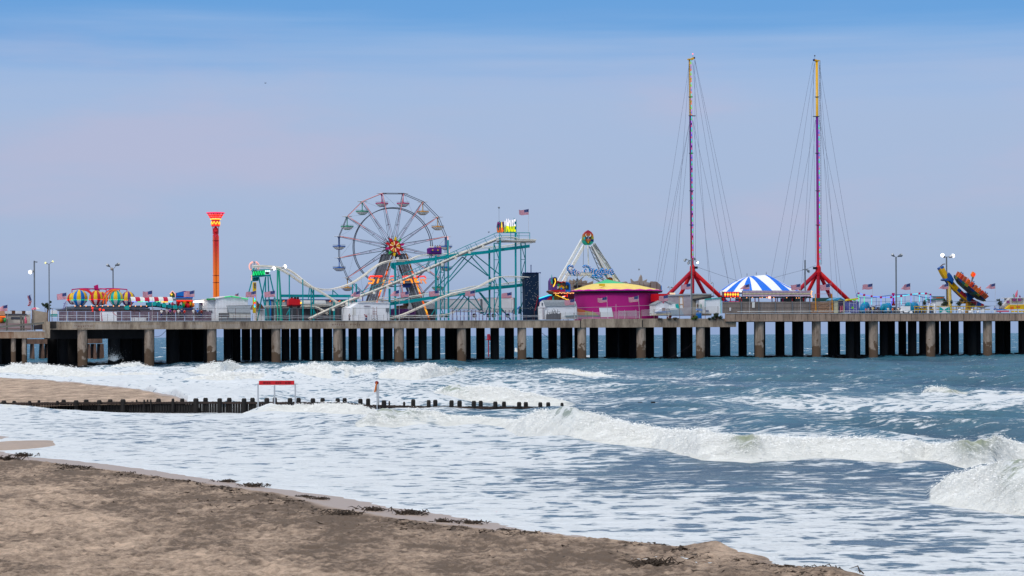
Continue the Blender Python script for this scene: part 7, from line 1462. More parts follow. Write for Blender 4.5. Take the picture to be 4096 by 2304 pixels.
def slingshot(D, xb, xt, yt, ypur, feet, yj, wires, led, ladder, headx, beacon, label, flip):
    t = Thing('slingshot_tower', label, 'tower', base(xb, D), 'slingshot towers')
    B, T = P(xb, 1165, D), P(xt, yt, D); J = P(xb, yj, D)
    def at(y): k = (P(xb, y, D)[2]-B[2])/(T[2]-B[2]); return (B[0]+(T[0]-B[0])*k, D, B[2]+(T[2]-B[2])*k)
    zs = (P(xb,1000,D)[2]-t.base[2], P(xb,860,D)[2]-t.base[2], P(xb,ypur,D)[2]-t.base[2])
    mm = mastmat('mast_paint_'+('a' if flip else 'b'), None, zs); r = 5.4*PF.mpp(xb, D)
    add(t, 'mast', lambda m: (setattr(m, 'sm', True), m.tube([(J[0], D, base(xb, D)[2]), at(yj-10), at(700), at(ypur), T], [r*1.5, r*1.12, r, r, r*.98], 12)), mm)
    for y in (388, ypur, 613, 763, 900): add(t, 'flange', lambda m: m.lathe([(r, at(y)[2]-.06), (r*1.7, at(y)[2]-.06), (r*1.7, at(y)[2]+.06), (r, at(y)[2]+.06)], (at(y)[0], D, 0), 12), DGREY)
    add(t, 'platform', lambda m: m.box((at(ypur)[0]+(0 if flip else -1.1), D-.4, at(ypur)[2]-.1), (at(ypur)[0]+(1.1 if flip else 0), D+.2, at(ypur)[2]+.05)), DGREY)
    # led strip of short coloured tubes
    cols = [glow('led_cyan', .05, .8, 1, .8), glow('led_green', .05, 1, .25, .7), glow('led_violet', .55, .25, 1, .8), glow('led_blue', .1, .2, 1, .8), glow('led_pink', 1, .2, .4, .6)]
    for ci in range(5):
        mb = MB(); y = led[0]+ci*9; 
        while y < led[1]: a, b = at(y), at(min(y+9, led[1])); dx = (.0 if flip else r*.9); mb.tube([(a[0]+dx, D-r*1.05, a[2]), (b[0]+dx, D-r*1.05, b[2])], .075, 5); y += 45 if ci != 3 else 90
        t.part('led_strip', mb, cols[ci])
    lx = -r*1.25 if flip else r*2.0; mb = MB()
    for o in (-.16, .16): a, b = at(ladder), T; mb.tube([(a[0]+lx+o, D-.3, a[2]), (b[0]+lx+o, D-.3, b[2])], .035, 4)
    y = yt
    while y < ladder: a = at(y); mb.tube([(a[0]+lx-.2, D-.3, a[2]), (a[0]+lx+.2, D-.3, a[2])], .03, 4); y += 10
    t.part('ladder', mb, DGREY)
    # head arm
    add(t, 'head_arm', lambda m: (m.bar(T, P(headx[0], headx[1], D), .45), m.box((T[0]-.6, D-.4, T[2]-.1), (T[0]+.6, D+.4, T[2]+.15))), paint('mast_yellow', .80, .42, .01))
    add(t, 'pulley', lambda m: m.ball(P(headx[0], headx[1], D), .3, 10), NAVY); add(t, 'beacon', lambda m: (m.tube([P(beacon[0], beacon[1]+13, D), P(beacon[0], beacon[1], D)], .03, 4)), GREY); add(t, 'beacon_light', lambda m: m.ball(P(beacon[0], beacon[1], D), .19, 6), glow('beacon_pink', 1, .25, .3, 1.2) if flip else DGREY)
    add(t, 'collar', lambda m: (m.lathe([(r*1.0, J[2]+1.2), (r*1.9, J[2]+.7), (r*2.2, J[2]-.6), (r*1.2, J[2]-1.6)], (J[0], D, 0), 12)), REDP)
    for i, (fx, fy) in enumerate(feet):
        dd = D+(1, 4, 1.5, 4, 1)[i]; a = (J[0], D, J[2]-.3); b = P(fx, fy, dd); dv = np.array(b)-np.array(a); k = (base(fx, dd)[2]-a[2])/dv[2]; e = np.array(a)+dv*k
        rr = 8.2*PF.mpp(xb, D)*(1 if i in (0, 4) else .93); add(t, 'leg', lambda m: (setattr(m, 'sm', True), m.tube([a, tuple(e)], rr, 10)), REDP if i not in (0, 3) else paint('leg_dark_red', .40, .008, .03))
    add(t, 'control_box', lambda m: m.box(np.array(P(xb+(8 if flip else -18), yj-3, D-.6)), np.array(P(xb+(18 if flip else -8), yj-12, D-.2))), BLACK)
    for (x0, y0, x1, y1) in wires:
        add(t, 'guy_wire', lambda m: m.tube([P(x0, y0, D), P(x1, y1, D+random.uniform(-4, 4))], .03, 4), WIRE)
slingshot(16., 2770, 2761, 238, 463, [(2681,1172),(2724,1175),(2770,1176),(2816,1170),(2857,1164)], 1078,
  [(2758,250,2624,1124),(2760,480,2633,1126),(2758,250,2693,1145),(2761,480,2699,1145),(2760,480,2647,1130),(2771,480,2843,1130),(2771,250,2836,1130),(2771,480,2918,1145),(2771,250,2914,1132),(2779,240,2946,1128),(2780,240,2968,1112),(2779,240,2782,1060)], (240,1035), 1060, (2776,232), (2771,216), 'left slingshot tower with a pink beacon and pulley pointing right', True)
slingshot(16., 3273, 3267, 243, 466, [(3193,1163),(3234,1163),(3273,1188),(3322,1188),(3396,1202)], 1080,
  [(3250,250,3083,1120),(3259,250,3131,1115),(3262,480,3134,1130),(3259,250,3207,1130),(3263,480,3214,1130),(3252,246,3262,1050),(3276,250,3352,1190),(3277,480,3368,1190),(3278,480,3428,1195),(3276,250,3433,1190),(3276,300,3330,1190)], (500,1050), 1060, (3256,240), (3259,223), 'right slingshot tower with its pulley pointing left and an unlit beacon', False)

# ================================================================ big top
D = 20.
t = Thing('big_top', 'blue and white striped big top tent between the two slingshot towers', 'tent', base(3030, D))
r1 = P(2988, 1106, D+2); r2 = P(3026, 1101, D+1); r3 = P(3066, 1099, D)
el = np.array(P(2880, 1180, D)); er = np.array(P(3200, 1168, D)); cx_ = (el[0]+er[0])/2; rx = (er[0]-el[0])/2; ry = 9.0; n = 26; m_ = 9; vs = []
zb_ = P(3050, 1172, D)[2]
for k in range(n):
    a = 2*math.pi*(k)/n; ex = cx_+rx*math.cos(a); ey = D+ry*math.sin(a)
    f = np.clip((ex-r1[0])/(r3[0]-r1[0]), 0, 1); rp_ = np.array((r1[0]+(r3[0]-r1[0])*f, D+1-f, r1[2]+(r3[2]-r1[2])*f))
    for j in range(m_+1):
        u = j/m_; x = rp_[0]+(ex-rp_[0])*u; y = rp_[1]+(ey-rp_[1])*u; zz = rp_[2]+(zb_-rp_[2])*(u**1.25); zz += .25*math.sin(u*math.pi)*(math.cos(a) < -.2)
        if math.cos(a) > .5: zz -= .5*math.sin(u*math.pi)**2
        vs.append((x, y, zz))
mb = MB(); fs = []; mi = []
for k in range(n):
    for j in range(m_): k2 = (k+1) % n; fs.append((k*(m_+1)+j, k2*(m_+1)+j, k2*(m_+1)+j+1, k*(m_+1)+j+1)); mi.append(k % 2)
mb._add(vs, fs); mb.m = mi; mb.smf = [False]*len(fs); t.part('canopy', mb, [paint('tent_blue', .005, .16, .80, .6, .06), paint('tent_white', .88, .90, .94, .6, .04)])
for x, y in ((2988,1092),(3025,1087),(3065,1087)): add(t, 'finial', lambda m: (m.tube([P(x, 1106, D+1), P(x, y, D+1)], .04, 4), m.ball(P(x, y+7, D+1), .1, 5)), DGREY)
add(t, 'canopy_skirt', lambda m: pp(m, [(2881,1166),(2884,1182),(2892,1178),(2892,1160)], D-8.9, .2), paint('tent_white', .88, .90, .94, .6, .04))
add(t, 'valance', lambda m: box_px(m, 2886, 1186, 3246, 1192, 9.3, .5), BLACK)
bo = add(t, 'bulb_board', lambda m: box_px(m, 2891, 1167, 2958, 1188, 9, .4), paint('board_mauve', .18, .08, .14))
for k in range(6): x = 2901+k*10.4-(k > 3)*1; add(t, 'lit_letter', lambda m: (m.ball(P(x, 1171, 8.95), .2, 5), m.ball(P(x, 1185, 8.95), .2, 5)), G_RED, bo); add(t, 'lit_letter', lambda m: m.ball(P(x, 1178, 8.9), .24, 6, 1.2), G_YEL, bo)
bo = add(t, 'panel_board', lambda m: box_px(m, 2971, 1163, 3243, 1186, 8.5, .4), paint('board_mauve2', .22, .18, .24))
PG = [paint('tile_pink', .85, .62, .80), paint('tile_olive', .75, .70, .48), paint('tile_pink', .85, .62, .80)]
for r_ in range(3):
    add(t, 'tile_row', lambda m: [box_px(m, x, 1165+r_*7.2, x+3.6, 1170+r_*7.2, 8.4, .12) for x in np.arange(2973, 3240, 5.4)], PG[r_], bo)
add(t, 'top_trim', lambda m: box_px(m, 2970, 1161, 3244, 1163, 8.3, .6), OFFW); add(t, 'corner_bulbs', lambda m: [m.ball(P(3246+random.uniform(-2,3), y, 8.6), .2, 5) for y in (1166,1172,1178,1186)], G_WARM)
add(t, 'eave_bulbs', lambda m: [m.ball(P(x, 1191+random.uniform(-1,1), 9.2), .13, 5) for x in (2960,2987,3010,3040,3049,3066,3073,3095,3147,3186,3196,2924,2940)], G_WARM); add(t, 'red_lamp', lambda m: m.ball(P(3078,1189,8.8), .34, 8), glow('hot_red_lamp', 1, .25, .2, 4))
for x, c in ((2901,NAVY),(2922,MAG),(2943,PURP),(2957,REDP),(2966,REDP),(3020,MAG),(3035,PURP),(3088,PURP),(3103,REDP),(3110,PURP),(3131,MAG),(3169,REDP),(3217,MAG),(3239,REDP)): add(t, 'post', lambda m: col_px(m, x, 1188, 9.6, 3.4, sq=True), c)
add(t, 'dark_booth', lambda m: (box_px(m, 2968, 1192, 3004, 1207, 14, 3), box_px(m, 3146, 1192, 3172, 1207, 14, 3), box_px(m, 3180, 1192, 3212, 1207, 14, 2)), paint('booth_dark', .04, .06, .07)); add(t, 'ride_car', lambda m: (box_px(m, 2905, 1203, 2955, 1208, 12, 2)), BLUE); add(t, 'ride_lights', lambda m: box_px(m, 2916, 1206, 2954, 1209, 11.9, .2), G_RED)
t = Thing('board_fence', 'grey brown board fence hiding the foot of the big top', 'fence', base(3070, 3))
for x in range(2890, 3240, 50): add(t, 'panel', lambda m: box_px(m, x, 1207+random.uniform(-.6, .6), x+49.4, 1253, 3, .12), WOODF)
for y in (1213, 1231): add(t, 'rail', lambda m: tp(m, [(2890,y),(3240,y-1)], 2.9, 1.1), mat('fence_rail', (.13, .11, .10), .8))
for x in (2966, 3036, 3102, 3170, 3240): add(t, 'post', lambda m: box_px(m, x-1.5, 1205, x+1.5, 1253, 2.7, .2), GREY)
add(t, 'white_notice', lambda m: box_px(m, 3009, 1208, 3019, 1231, 2.6, .1), WHT); add(t, 'round_notice', lambda m: box_px(m, 2918, 1230, 2924, 1243, 2.6, .1), OFFW)
t = Thing('board_gate', 'brown diagonal braced double gate between orange posts', 'gate', base(3300, 3))
add(t, 'panel', lambda m: box_px(m, 3242, 1207, 3335, 1253, 3, .12), WOODB)
for a, b in (((3268,1228),(3286,1213)),((3302,1228),(3320,1213)),((3300,1242),(3318,1230)),((3246,1214),(3330,1214)),((3246,1232),(3330,1232)),((3292,1208),(3292,1252))): add(t, 'brace', lambda m: tp(m, [a, b], 2.9, 1.6), paint('brace_tan', .40, .26, .18))
for x in (3261, 3327): add(t, 'orange_post', lambda m: tp(m, [(x,1176),(x+3,1244)], 2.6, 4), paint('post_orange', .70, .30, .02))
add(t, 'top_bar', lambda m: tp(m, [(3261,1176),(3327,1175)], 2.6, 1.4), PINK)
t = Thing('striped_banner', 'small red to orange pennant hanging at the left corner of the board fence', 'pennant', P(2894,1205,4)); add(t, 'cloth', lambda m: pp(m, [(2892,1190),(2894,1190),(2898,1218),(2895,1222),(2894,1210)], 4, .05), REDP); add(t, 'tip', lambda m: pp(m, [(2894,1212),(2898,1214),(2898,1224),(2895,1224)], 3.95, .04), ORANGE)
t = Thing('green_awning', 'dark teal awning behind the orange gate posts', 'awning', base(3305, 8)); add(t, 'cloth', lambda m: (pp(m, [(3258,1206),(3258,1192),(3345,1190),(3345,1206)], 8, 1)), paint('awning_dark_teal', .03, .09, .09)); add(t, 'cloth', lambda m: pp(m, [(3295,1206),(3320,1193),(3342,1192),(3342,1206)], 7.8, .2), paint('awning_olive', .05, .10, .05))
t = Thing('beach_hut', 'small cream hut with a blue gable roof and dark doorway', 'hut', base(3360, 3))
add(t, 'wall', lambda m: pp(m, [(3336,1252),(3336,1202),(3348,1200),(3364,1192),(3378,1202),(3378,1252)], 3, 3), paint('hut_cream', .62, .58, .40)); add(t, 'roof', lambda m: (pp(m, [(3333,1200),(3346,1193),(3363,1190),(3350,1202),(3334,1202)], 2.8, 3.4), pp(m, [(3362,1190),(3380,1199),(3380,1203),(3362,1194),(3348,1203),(3346,1200)], 2.7, 3.5)), paint('hut_blue', .05, .32, .55)); add(t, 'door', lambda m: box_px(m, 3354, 1203, 3374, 1250, 2.95, .08), paint('doorway_dark', .06, .04, .08)); add(t, 'door_frame', lambda m: (tp(m, [(3352,1250),(3352,1202),(3376,1202),(3376,1250)], 2.9, 2)), paint('hut_pale', .70, .78, .60)); add(t, 'hanging_coats', lambda m: (box_px(m, 3361, 1224, 3365, 1248, 2.8, .1), box_px(m, 3368, 1222, 3371, 1246, 2.8, .1)), PINK)
t = Thing('blue_stall', 'violet blue stall wall with an orange gable board and lime cushions', 'stall', base(3410, 5)); add(t, 'wall', lambda m: box_px(m, 3380, 1205, 3434, 1250, 5, 2), paint('stall_violet', .12, .13, .42)); add(t, 'gable_board', lambda m: pp(m, [(3380,1202),(3394,1196),(3434,1192),(3434,1197),(3396,1202),(3382,1205)], 4.8, 1), YEL); add(t, 'cushion', lambda m: (m.ball(P(3405,1199,4.6), .35, 7, .5), m.ball(P(3418,1200,4.6), .4, 7, .5)), paint('lime', .20, .70, .02)); add(t, 'shelf_rack', lambda m: ([tp(m, [(x,1206),(x,1250)], 4.2, 1.2) for x in (3398,3415,3425)], [tp(m, [(3398,y),(3425,y)], 4.2, 1.2) for y in (1213,1224,1235)]), OFFW); add(t, 'lime_vest', lambda m: box_px(m, 3409, 1227, 3414, 1235, 4, .3), paint('lime', .20, .70, .02))

# ================================================================ neon pole ride
t = Thing('neon_pole_ride', 'wavy ring of neon lit poles with red discs around blue whale shaped tubs', 'ride', base(3575, 12))
nodes = [(3435,1173),(3457,1180),(3487,1185),(3524,1189),(3565,1189),(3605,1184),(3644,1178),(3678,1174),(3704,1174),(3722,1178)]
for i, (a, b) in enumerate(zip(nodes[:-1], nodes[1:])): add(t, 'neon_bar', lambda m: tp(m, [a, b], 9, 2.4), (G_BLUE, G_BLUE, G_BLUE, G_BLUE, G_CYAN, G_CYAN, G_CYAN, G_CYAN, GREEN)[i])
for i, (x, y) in enumerate(nodes): add(t, 'disc', lambda m: m.disc(P(x, y, 8.7), .28 if 0 < i < 9 else .2, 12, -.1, .15), MAG); add(t, 'neon_pole', lambda m: tp(m, [(x, y+4), (x, y+34)], 9, 1.8), (G_GRN, G_GRN, G_CYAN, G_BLUE, G_BLUE, G_CYAN, G_BLUE, G_CYAN, G_CYAN, G_BLUE)[i]); add(t, 'pole', lambda m: col_px(m, x, y, 9.1, 1.4), BLUE)
back = [(3430,1172),(3424,1182),(3442,1191),(3480,1192),(3522,1186),(3545,1183),(3575,1179),(3620,1177),(3656,1180),(3690,1188),(3712,1192),(3728,1186),(3722,1178)]
add(t, 'back_bar', lambda m: m.tube([P(x, y, 15) for x, y in back], .09, 5), BLUE)
for x, y in ((3442,1191),(3505,1187),(3542,1183),(3620,1175),(3656,1181),(3690,1187),(3712,1191),(3728,1186)): add(t, 'back_pole', lambda m: col_px(m, x, y, 15, 1.6), BLUE)
add(t, 'platform', lambda m: (box_px(m, 3440, 1236, 3735, 1252, 11, 4), [box_px(m, x, 1228+random.uniform(-4,5), x+random.uniform(5,12), 1240, 10+random.random(), .8) for x in range(3445, 3730, 17)]), mat('ride_platform_dark', (.07,.08,.12), .7, noise=.6, nscale=1.5))
add(t, 'centre_column', lambda m: (m.tube([P(3573,1215,12), P(3573,1182,12)], .22, 8), m.tube([P(3573,1182,12), P(3573,1172,12)], [.34, .36], 8)), MAG); add(t, 'centre_drum', lambda m: m.tube([P(3573,1222,12), P(3573,1206,12)], .45, 8), DRED)
for x in (3569, 3578): add(t, 'neon_pole', lambda m: tp(m, [(x,1180),(x,1214)], 11.6, 1.6), G_BLUE)
WH = paint('tub_blue', .01, .26, .52, .3, .1)
for x0, w_, h_, k in ((3466,32,36,1),(3543,36,28,-1),(3556,28,32,1),(3660,44,34,1),(3640,30,34,-1)):
    b = P(x0, 1240, 10); s_ = PF.mpp(x0, 10); 
    add(t, 'tub', lambda m: (setattr(m, 'sm', True), m.tube(interp([(b[0]-k*w_*.35*s_, 10.5, ZR+.3), (b[0]-k*w_*.25*s_, 10.5, ZR+h_*.75*s_), (b[0]+k*w_*.12*s_, 10.5, ZR+h_*1.05*s_), (b[0]+k*w_*.5*s_, 10.5, ZR+h_*.55*s_)], 4), [.5, .75, .9, .95, .95, .9, .88, .85, .8, .7, .6, .45, .3], 10)), WH if k > 0 else paint('tub_teal', .01, .28, .42, .3, .1))
for a, b in (((3560,1221),(3612,1214)),((3612,1214),(3670,1208)),((3700,1206),(3728,1214)),((3500,1222),(3540,1218))): add(t, 'red_beam', lambda m: tp(m, [a, b], 11, 1.6), DRED)
# white kiosk
t = Thing('white_kiosk', 'white ticket kiosk with a small lettered roof board', 'kiosk', base(3757, 12)); add(t, 'wall', lambda m: box_px(m, 3741, 1199, 3776, 1230, 12, 3), WALLW); add(t, 'roof', lambda m: box_px(m, 3733, 1195, 3780, 1199, 11.7, 3.5), paint('kiosk_green_trim', .05, .25, .22)); add(t, 'sign_board', lambda m: box_px(m, 3733, 1187, 3778, 1195, 12, .3), paint('kiosk_mauve', .30, .25, .32)); add(t, 'lettering', lambda m: [box_px(m, 3746+i*4, 1189, 3749+i*4, 1193, 11.9, .08) for i in range(7)], ORANGE); add(t, 'roof_edge', lambda m: box_px(m, 3732, 1185, 3779, 1187, 11.9, .5), TEALD)
# yellow railings and clutter
t = Thing('yellow_barrier', 'long yellow barrier around the tilted disc ride', 'barrier', base(3800, 5))
for y in (1226, 1237): add(t, 'rail', lambda m: box_px(m, 3656 if y < 1230 else 3660, y-1.5, 3935 if y < 1230 else 3960, y+1.6, 5, .15), paint('barrier_yellow', .62, .40, .02))
for x in range(3658, 3940, 14): add(t, 'post', lambda m: box_px(m, x, 1226, x+1.6, 1250, 5.1, .1), paint('barrier_yellow', .62, .40, .02) if x < 3720 else GREY)
t = Thing('bow_panel', 'white panel painted with a big turquoise bow behind the right railing', 'panel', base(3779, 1)); bo = add(t, 'panel', lambda m: box_px(m, 3758, 1227, 3800, 1252, 1, .1), WALLW); add(t, 'painted_bow', lambda m: (pp(m, [(3758,1251),(3758,1229),(3764,1229),(3776,1239),(3764,1250)], .95, .03), pp(m, [(3800,1251),(3800,1229),(3792,1229),(3777,1239),(3790,1250)], .95, .03)), LTEAL, bo)
for i, (x, y, w_) in enumerate(((3606,1243,16),(3625,1247,20),(3644,1250,14),(3838,1240,12),(3850,1245,14),(3880,1248,14),(3888,1241,9),(3912,1247,12),(3740,1222,10),(3712,1226,7))):
    mb = MB(); c = P(x, y, 2+i*.35); s_ = PF.mpp(x, 2); mb.sm = True; mb.lathe([(.05, c[2]+.28), (w_*s_*.35, c[2]+.22), (w_*s_*.5, c[2]), (w_*s_*.42, c[2]-.18)], (c[0], c[1], 0), 12); mb.sm = False; mb.box((c[0]-.2, c[1]-.2, ZR), (c[0]+.2, c[1]+.2, c[2]))
    solo('bumper_boat', mb, WALLW, ['white covered tub at the foot of the grey twin lamp','second white covered tub right of the grey twin lamp','third and widest low white tub right of the grey twin lamp','white covered tub right of the bow panel','low white tub, second right of the bow panel','low white tub, third right of the bow panel','small white tub raised behind the third one','white tub below the middle of the tilted disc','large white dome left of the broad shrub','small white dome below the white kiosk'][i], 'covered tub', (c[0], c[1], ZR), 'white covered tubs behind the railing')
mb = MB(); box_px(mb, 3604, 1225, 3642, 1243, 4, .2); solo('white_screen', mb, WALLW, 'white screen board right of the grey twin lamp', 'panel', base(3622, 4))
t = Thing('white_cabinet', 'white pedestal booth under the right end of the yellow barrier', 'booth', base(3934, 4)); add(t, 'pedestal', lambda m: box_px(m, 3928, 1228, 3938, 1250, 4, .6), WALLW); add(t, 'roof', lambda m: (pp(m, [(3920,1227),(3946,1227),(3944,1230),(3922,1230)], 3.7, 1.2), pp(m, [(3946,1222),(3964,1226),(3946,1228)], 4.5, 1)), GREY)
# tilted disc ride
D = 12.
t = Thing('disc_ride', 'tilted spinning disc ride full of riders on a curved yellow and blue rail', 'ride', base(3880, D))
YR = paint('ride_yellow', .75, .42, .01); BR = paint('ride_blue', .01, .09, .38); RR = paint('ride_red', .50, .03, .06)
pth = interp([P(3761,1068,D), P(3775,1096,D), P(3795,1125,D), P(3825,1158,D), P(3858,1188,D), P(3890,1206,D), P(3930,1226,D)], 3)
for i in range(len(pth)-1):
    c = [BR, YR, YR, YR, YR, BR, BR, YR, YR, BR, RR, RR, YR, BR, RR, RR, BR, RR][i % 18]
    add(t, 'rail_segment', lambda m: m.bar(pth[i], pth[i+1], 1.2 if i < 14 else 1.0), c)
add(t, 'rail_edge', lambda m: m.tube([(a-.45, b-.75, c-.45) for a, b, c in pth[:14]], .2, 5), YR); add(t, 'rail_cap', lambda m: tp(m, [(3762,1066),(3772,1057),(3780,1056)], D-.5, 4), BROWN)
add(t, 'bracket', lambda m: (pp(m, [(3781,1119),(3789,1113),(3796,1112),(3793,1098),(3797,1090),(3806,1100),(3816,1118),(3812,1133),(3800,1124),(3786,1123)], D-1.2, 2.2)), BR); add(t, 'bracket', lambda m: pp(m, [(3868,1200),(3872,1190),(3868,1178),(3870,1170),(3882,1174),(3894,1188),(3898,1190),(3880,1202)], D-1.1, 2), BR)
add(t, 'support_column', lambda m: (m.tube([(P(3802,1200,D)[0], D, ZR), P(3797,1122,D)], .42, 10)), paint('column_pale_yellow', .80, .58, .16)); add(t, 'support_column', lambda m: m.tube([(P(3790,1200,D+3)[0], D+3, ZR), P(3791,1122,D+3)], .2, 8), YR); add(t, 'base_frame', lambda m: (m.tube([P(3870,1196,D), (P(3866,1200,D)[0], D, ZR)], .4, 8), m.tube([P(3880,1198,D), (P(3880,1200,D)[0], D, ZR)], .35, 8), box_px(m, 3846, 1197, 3872, 1214, D+1, 1), tp(m, [(3850,1214),(3866,1190)], D, 5)), paint('base_ochre', .50, .25, .02))
dc = np.array(P(3880,1151,D-2.4)); sc_ = PF.mpp(3881, D)
n_ = np.array((.55, -.36, .78)); n_ /= np.linalg.norm(n_); a1 = np.cross(n_, (0, 1, 0)); a1 /= np.linalg.norm(a1); a2 = np.cross(n_, a1); AX = np.stack([a1, a2, n_], 1)
RD = 82*sc_
dk = add(t, 'disc', lambda m: (setattr(m, 'sm', False), m.lathe([(.3, -1.3), (RD*.62, -1.15), (RD*.94, -.5), (RD, .0), (RD*.9, .1), (.3, .1)], dc, 32, axis=AX, matfn=lambda i, k: (0 if i in (0, 1) and k % 4 < 3 else [1, 0, 2, 3][k % 4]))), [paint('disc_dark', .015, .03, .05), paint('disc_olive', .22, .20, .02), NAVY, paint('disc_green', .01, .09, .08)])
add(t, 'disc_lights', lambda m: [m.ball(dc+AX@np.array((RD*.93*math.cos(a), RD*.93*math.sin(a), -.3)), .2, 5, 1) for a in np.linspace(2.6, 5.2, 5)], G_YEL, dk); add(t, 'rim_lights', lambda m: [m.ball(dc+AX@np.array((RD*.75*math.cos(a), RD*.75*math.sin(a), -.72)), .15, 5, 1) for a in np.linspace(.1, 6.38, 14)], G_RED, dk)
for k in range(24):
    a = 2*math.pi*k/24; c = dc+AX@np.array((RD*.86*math.cos(a), RD*.86*math.sin(a), .45)); u = AX@np.array((math.cos(a), math.sin(a), 0.)); tt_ = AX@np.array((-math.sin(a), math.cos(a), 0.)); s1 = add(t, 'seat', lambda m: (m.tube([c-u*.1-AX[:, 2]*.35, c+u*.15+AX[:, 2]*.85], .42, 5), m.tube([c-tt_*.35+AX[:, 2]*.2, c-tt_*.25+AX[:, 2]*.85, c+tt_*.25+AX[:, 2]*.85, c+tt_*.35+AX[:, 2]*.2], .08, 5)), [paint('seat_orange', .70, .13, .02), paint('seat_red', .58, .05, .02), paint('seat_rust', .42, .10, .04)][k % 3])
    if k % 2 == 0: add(t, 'seated_rider', lambda m: (m.tube([c-u*.3+AX[:, 2]*.2, c-u*.3+AX[:, 2]*.9], [.24, .16], 6), m.ball(c-u*.3+AX[:, 2]*1.12, .17, 6)), [BLUE, WHT, NAVY, PINK, MAUVE, DGREY][(k//2) % 6], s1)
add(t, 'paddle_arm', lambda m: (m.bar(dc+AX[:, 2]*.2, np.array(P(3892,1104,D-2.4)), .28), m.bar(dc+AX[:, 2]*.2+AX[:, 0]*.5, np.array(P(3896,1106,D-2.4)), .2)), GREY); add(t, 'paddle', lambda m: pp(m, [(3885,1098),(3892,1086),(3902,1092),(3903,1100),(3896,1110),(3888,1106)], D-2.6, .4), G_LOR); add(t, 'paddle_light', lambda m: m.disc(P(3896,1099,D-2.7), .35, 8, -.1, .1), G_RED)
# right end pavilion
t = Thing('stair_tower', 'pale stair tower with purple cloths and a yellow slide at the right edge', 'pavilion', base(4062, 9))
add(t, 'deck', lambda m: box_px(m, 4044, 1190, 4110, 1193, 8.5, 4), OFFW); add(t, 'wall', lambda m: box_px(m, 4046, 1193, 4110, 1214, 9, 3), paint('pale_grey_panel', .50, .50, .54)); add(t, 'stair', lambda m: pp(m, [(4004,1234),(4040,1192),(4046,1192),(4046,1212),(4018,1238)], 8.8, 1), paint('pale_panel2', .50, .49, .52))
for x, y, w_, h_ in ((4052,1194,12,11),(4072,1194,13,11),(4054,1202,10,4),(4027,1202,11,10)): add(t, 'purple_cloth', lambda m: box_px(m, x, y, x+w_, y+h_, 8.4, .1), paint('cloth_purple', .25, .05, .22))
for x in (4044, 4070, 4093): add(t, 'post', lambda m: col_px(m, x, 1189, 8.4, 1.6), OFFW)
add(t, 'slide', lambda m: pp(m, [(4022,1237),(4044,1218),(4110,1217),(4110,1237)], 7.6, 1), YEL); add(t, 'slide_window', lambda m: (box_px(m, 4042, 1226, 4055, 1238, 7.5, .1), box_px(m, 4066, 1224, 4080, 1230, 7.5, .1)), ORANGE); add(t, 'pool_edge', lambda m: (pp(m, [(3984,1236),(4020,1236),(4040,1245),(3984,1241)], 7, 1)), BLUE); add(t, 'low_wall', lambda m: box_px(m, 3990, 1241, 4036, 1248, 6.8, .5), PINK); add(t, 'warm_panels', lambda m: [box_px(m, x, 1243, x+11, 1249, 6.6, .1) for x in (4046,4060,4076,4090)], YEL)
t = Thing('patio_umbrella', 'tall closed pink umbrella beside the two people on the stair tower', 'umbrella', P(4068,1190,9)); add(t, 'canopy', lambda m: m.tube([P(4064,1188,9), P(4066,1176,9), P(4070,1160,9)], [.3, .3, .05], 8), PINK); add(t, 'pole', lambda m: tp(m, [(4064,1190),(4066,1176)], 9, 1), OFFW)
person(4055, 1190, 10, 1.6, LTEAL, NAVY, 'person in turquoise top sitting on the stair tower', 'sit'); person(4079, 1192, 10, 1.4, PURP, NAVY, 'person in dark purple sitting right of the pink umbrella', 'sit')
pl = [(3491,'yellow shirted person standing by the neon pole ride',paint('shirt_pale_yellow', .7,.55,.15),NAVY,1.8,3),(3463,'small person in pink left of the yellow shirted one',PINK,GREY,1.4,3),(3473,'person in pale lilac next to the pink one',paint('lilac', .5,.45,.6),GREY,1.5,4),(3509,'person in navy crouched right of the yellow shirted one',NAVY,BLACK,1.1,3),(3552,'person in white beside the blue tubs',WHT,GREY,1.6,5),(3570,'person in orange shawl near the grey twin lamp',ORANGE,GREY,1.5,3),(3593,'person in cream just right of the grey twin lamp',CREAM,GREY,1.6,4),(3796,'attendant in lime green vest by the disc ride post',paint('lime', .20, .70, .02),GREY,2.0,7),(3980,'person in blue and white at the right end of the yellow barrier',BLUE,WHT,1.8,5)]
for x, lb, c1, c2, h, d in pl: person(x, 1250, d, h, c1, c2, lb, 'stand', zfoot=ZR)
for i, (x, c) in enumerate(((646,WHT),(668,MAUVE),(680,PURP),(698,PINK),(714,WHT),(727,NAVY),(738,REDP),(774,WHT),(790,BLUE),(806,DRED))):
    person(x, 1280, 4.6, 1.65+.1*(i % 3), c, [NAVY, GREY, DGREY][i % 3], ['person in white at the left end of the queue under the stalls','person in mauve in the queue, second from left','person in purple in the queue, third from left','person in pink in the queue, fourth from left','person in white below the left post of the prize stall','person in navy below the prize stall','person in bright red below the prize stall','person in white below the blazing flat canopy','person in blue right of the white one below the flat canopy','person in dark red at the right end of the queue'][i], 'stand', zfoot=ZL+.9)
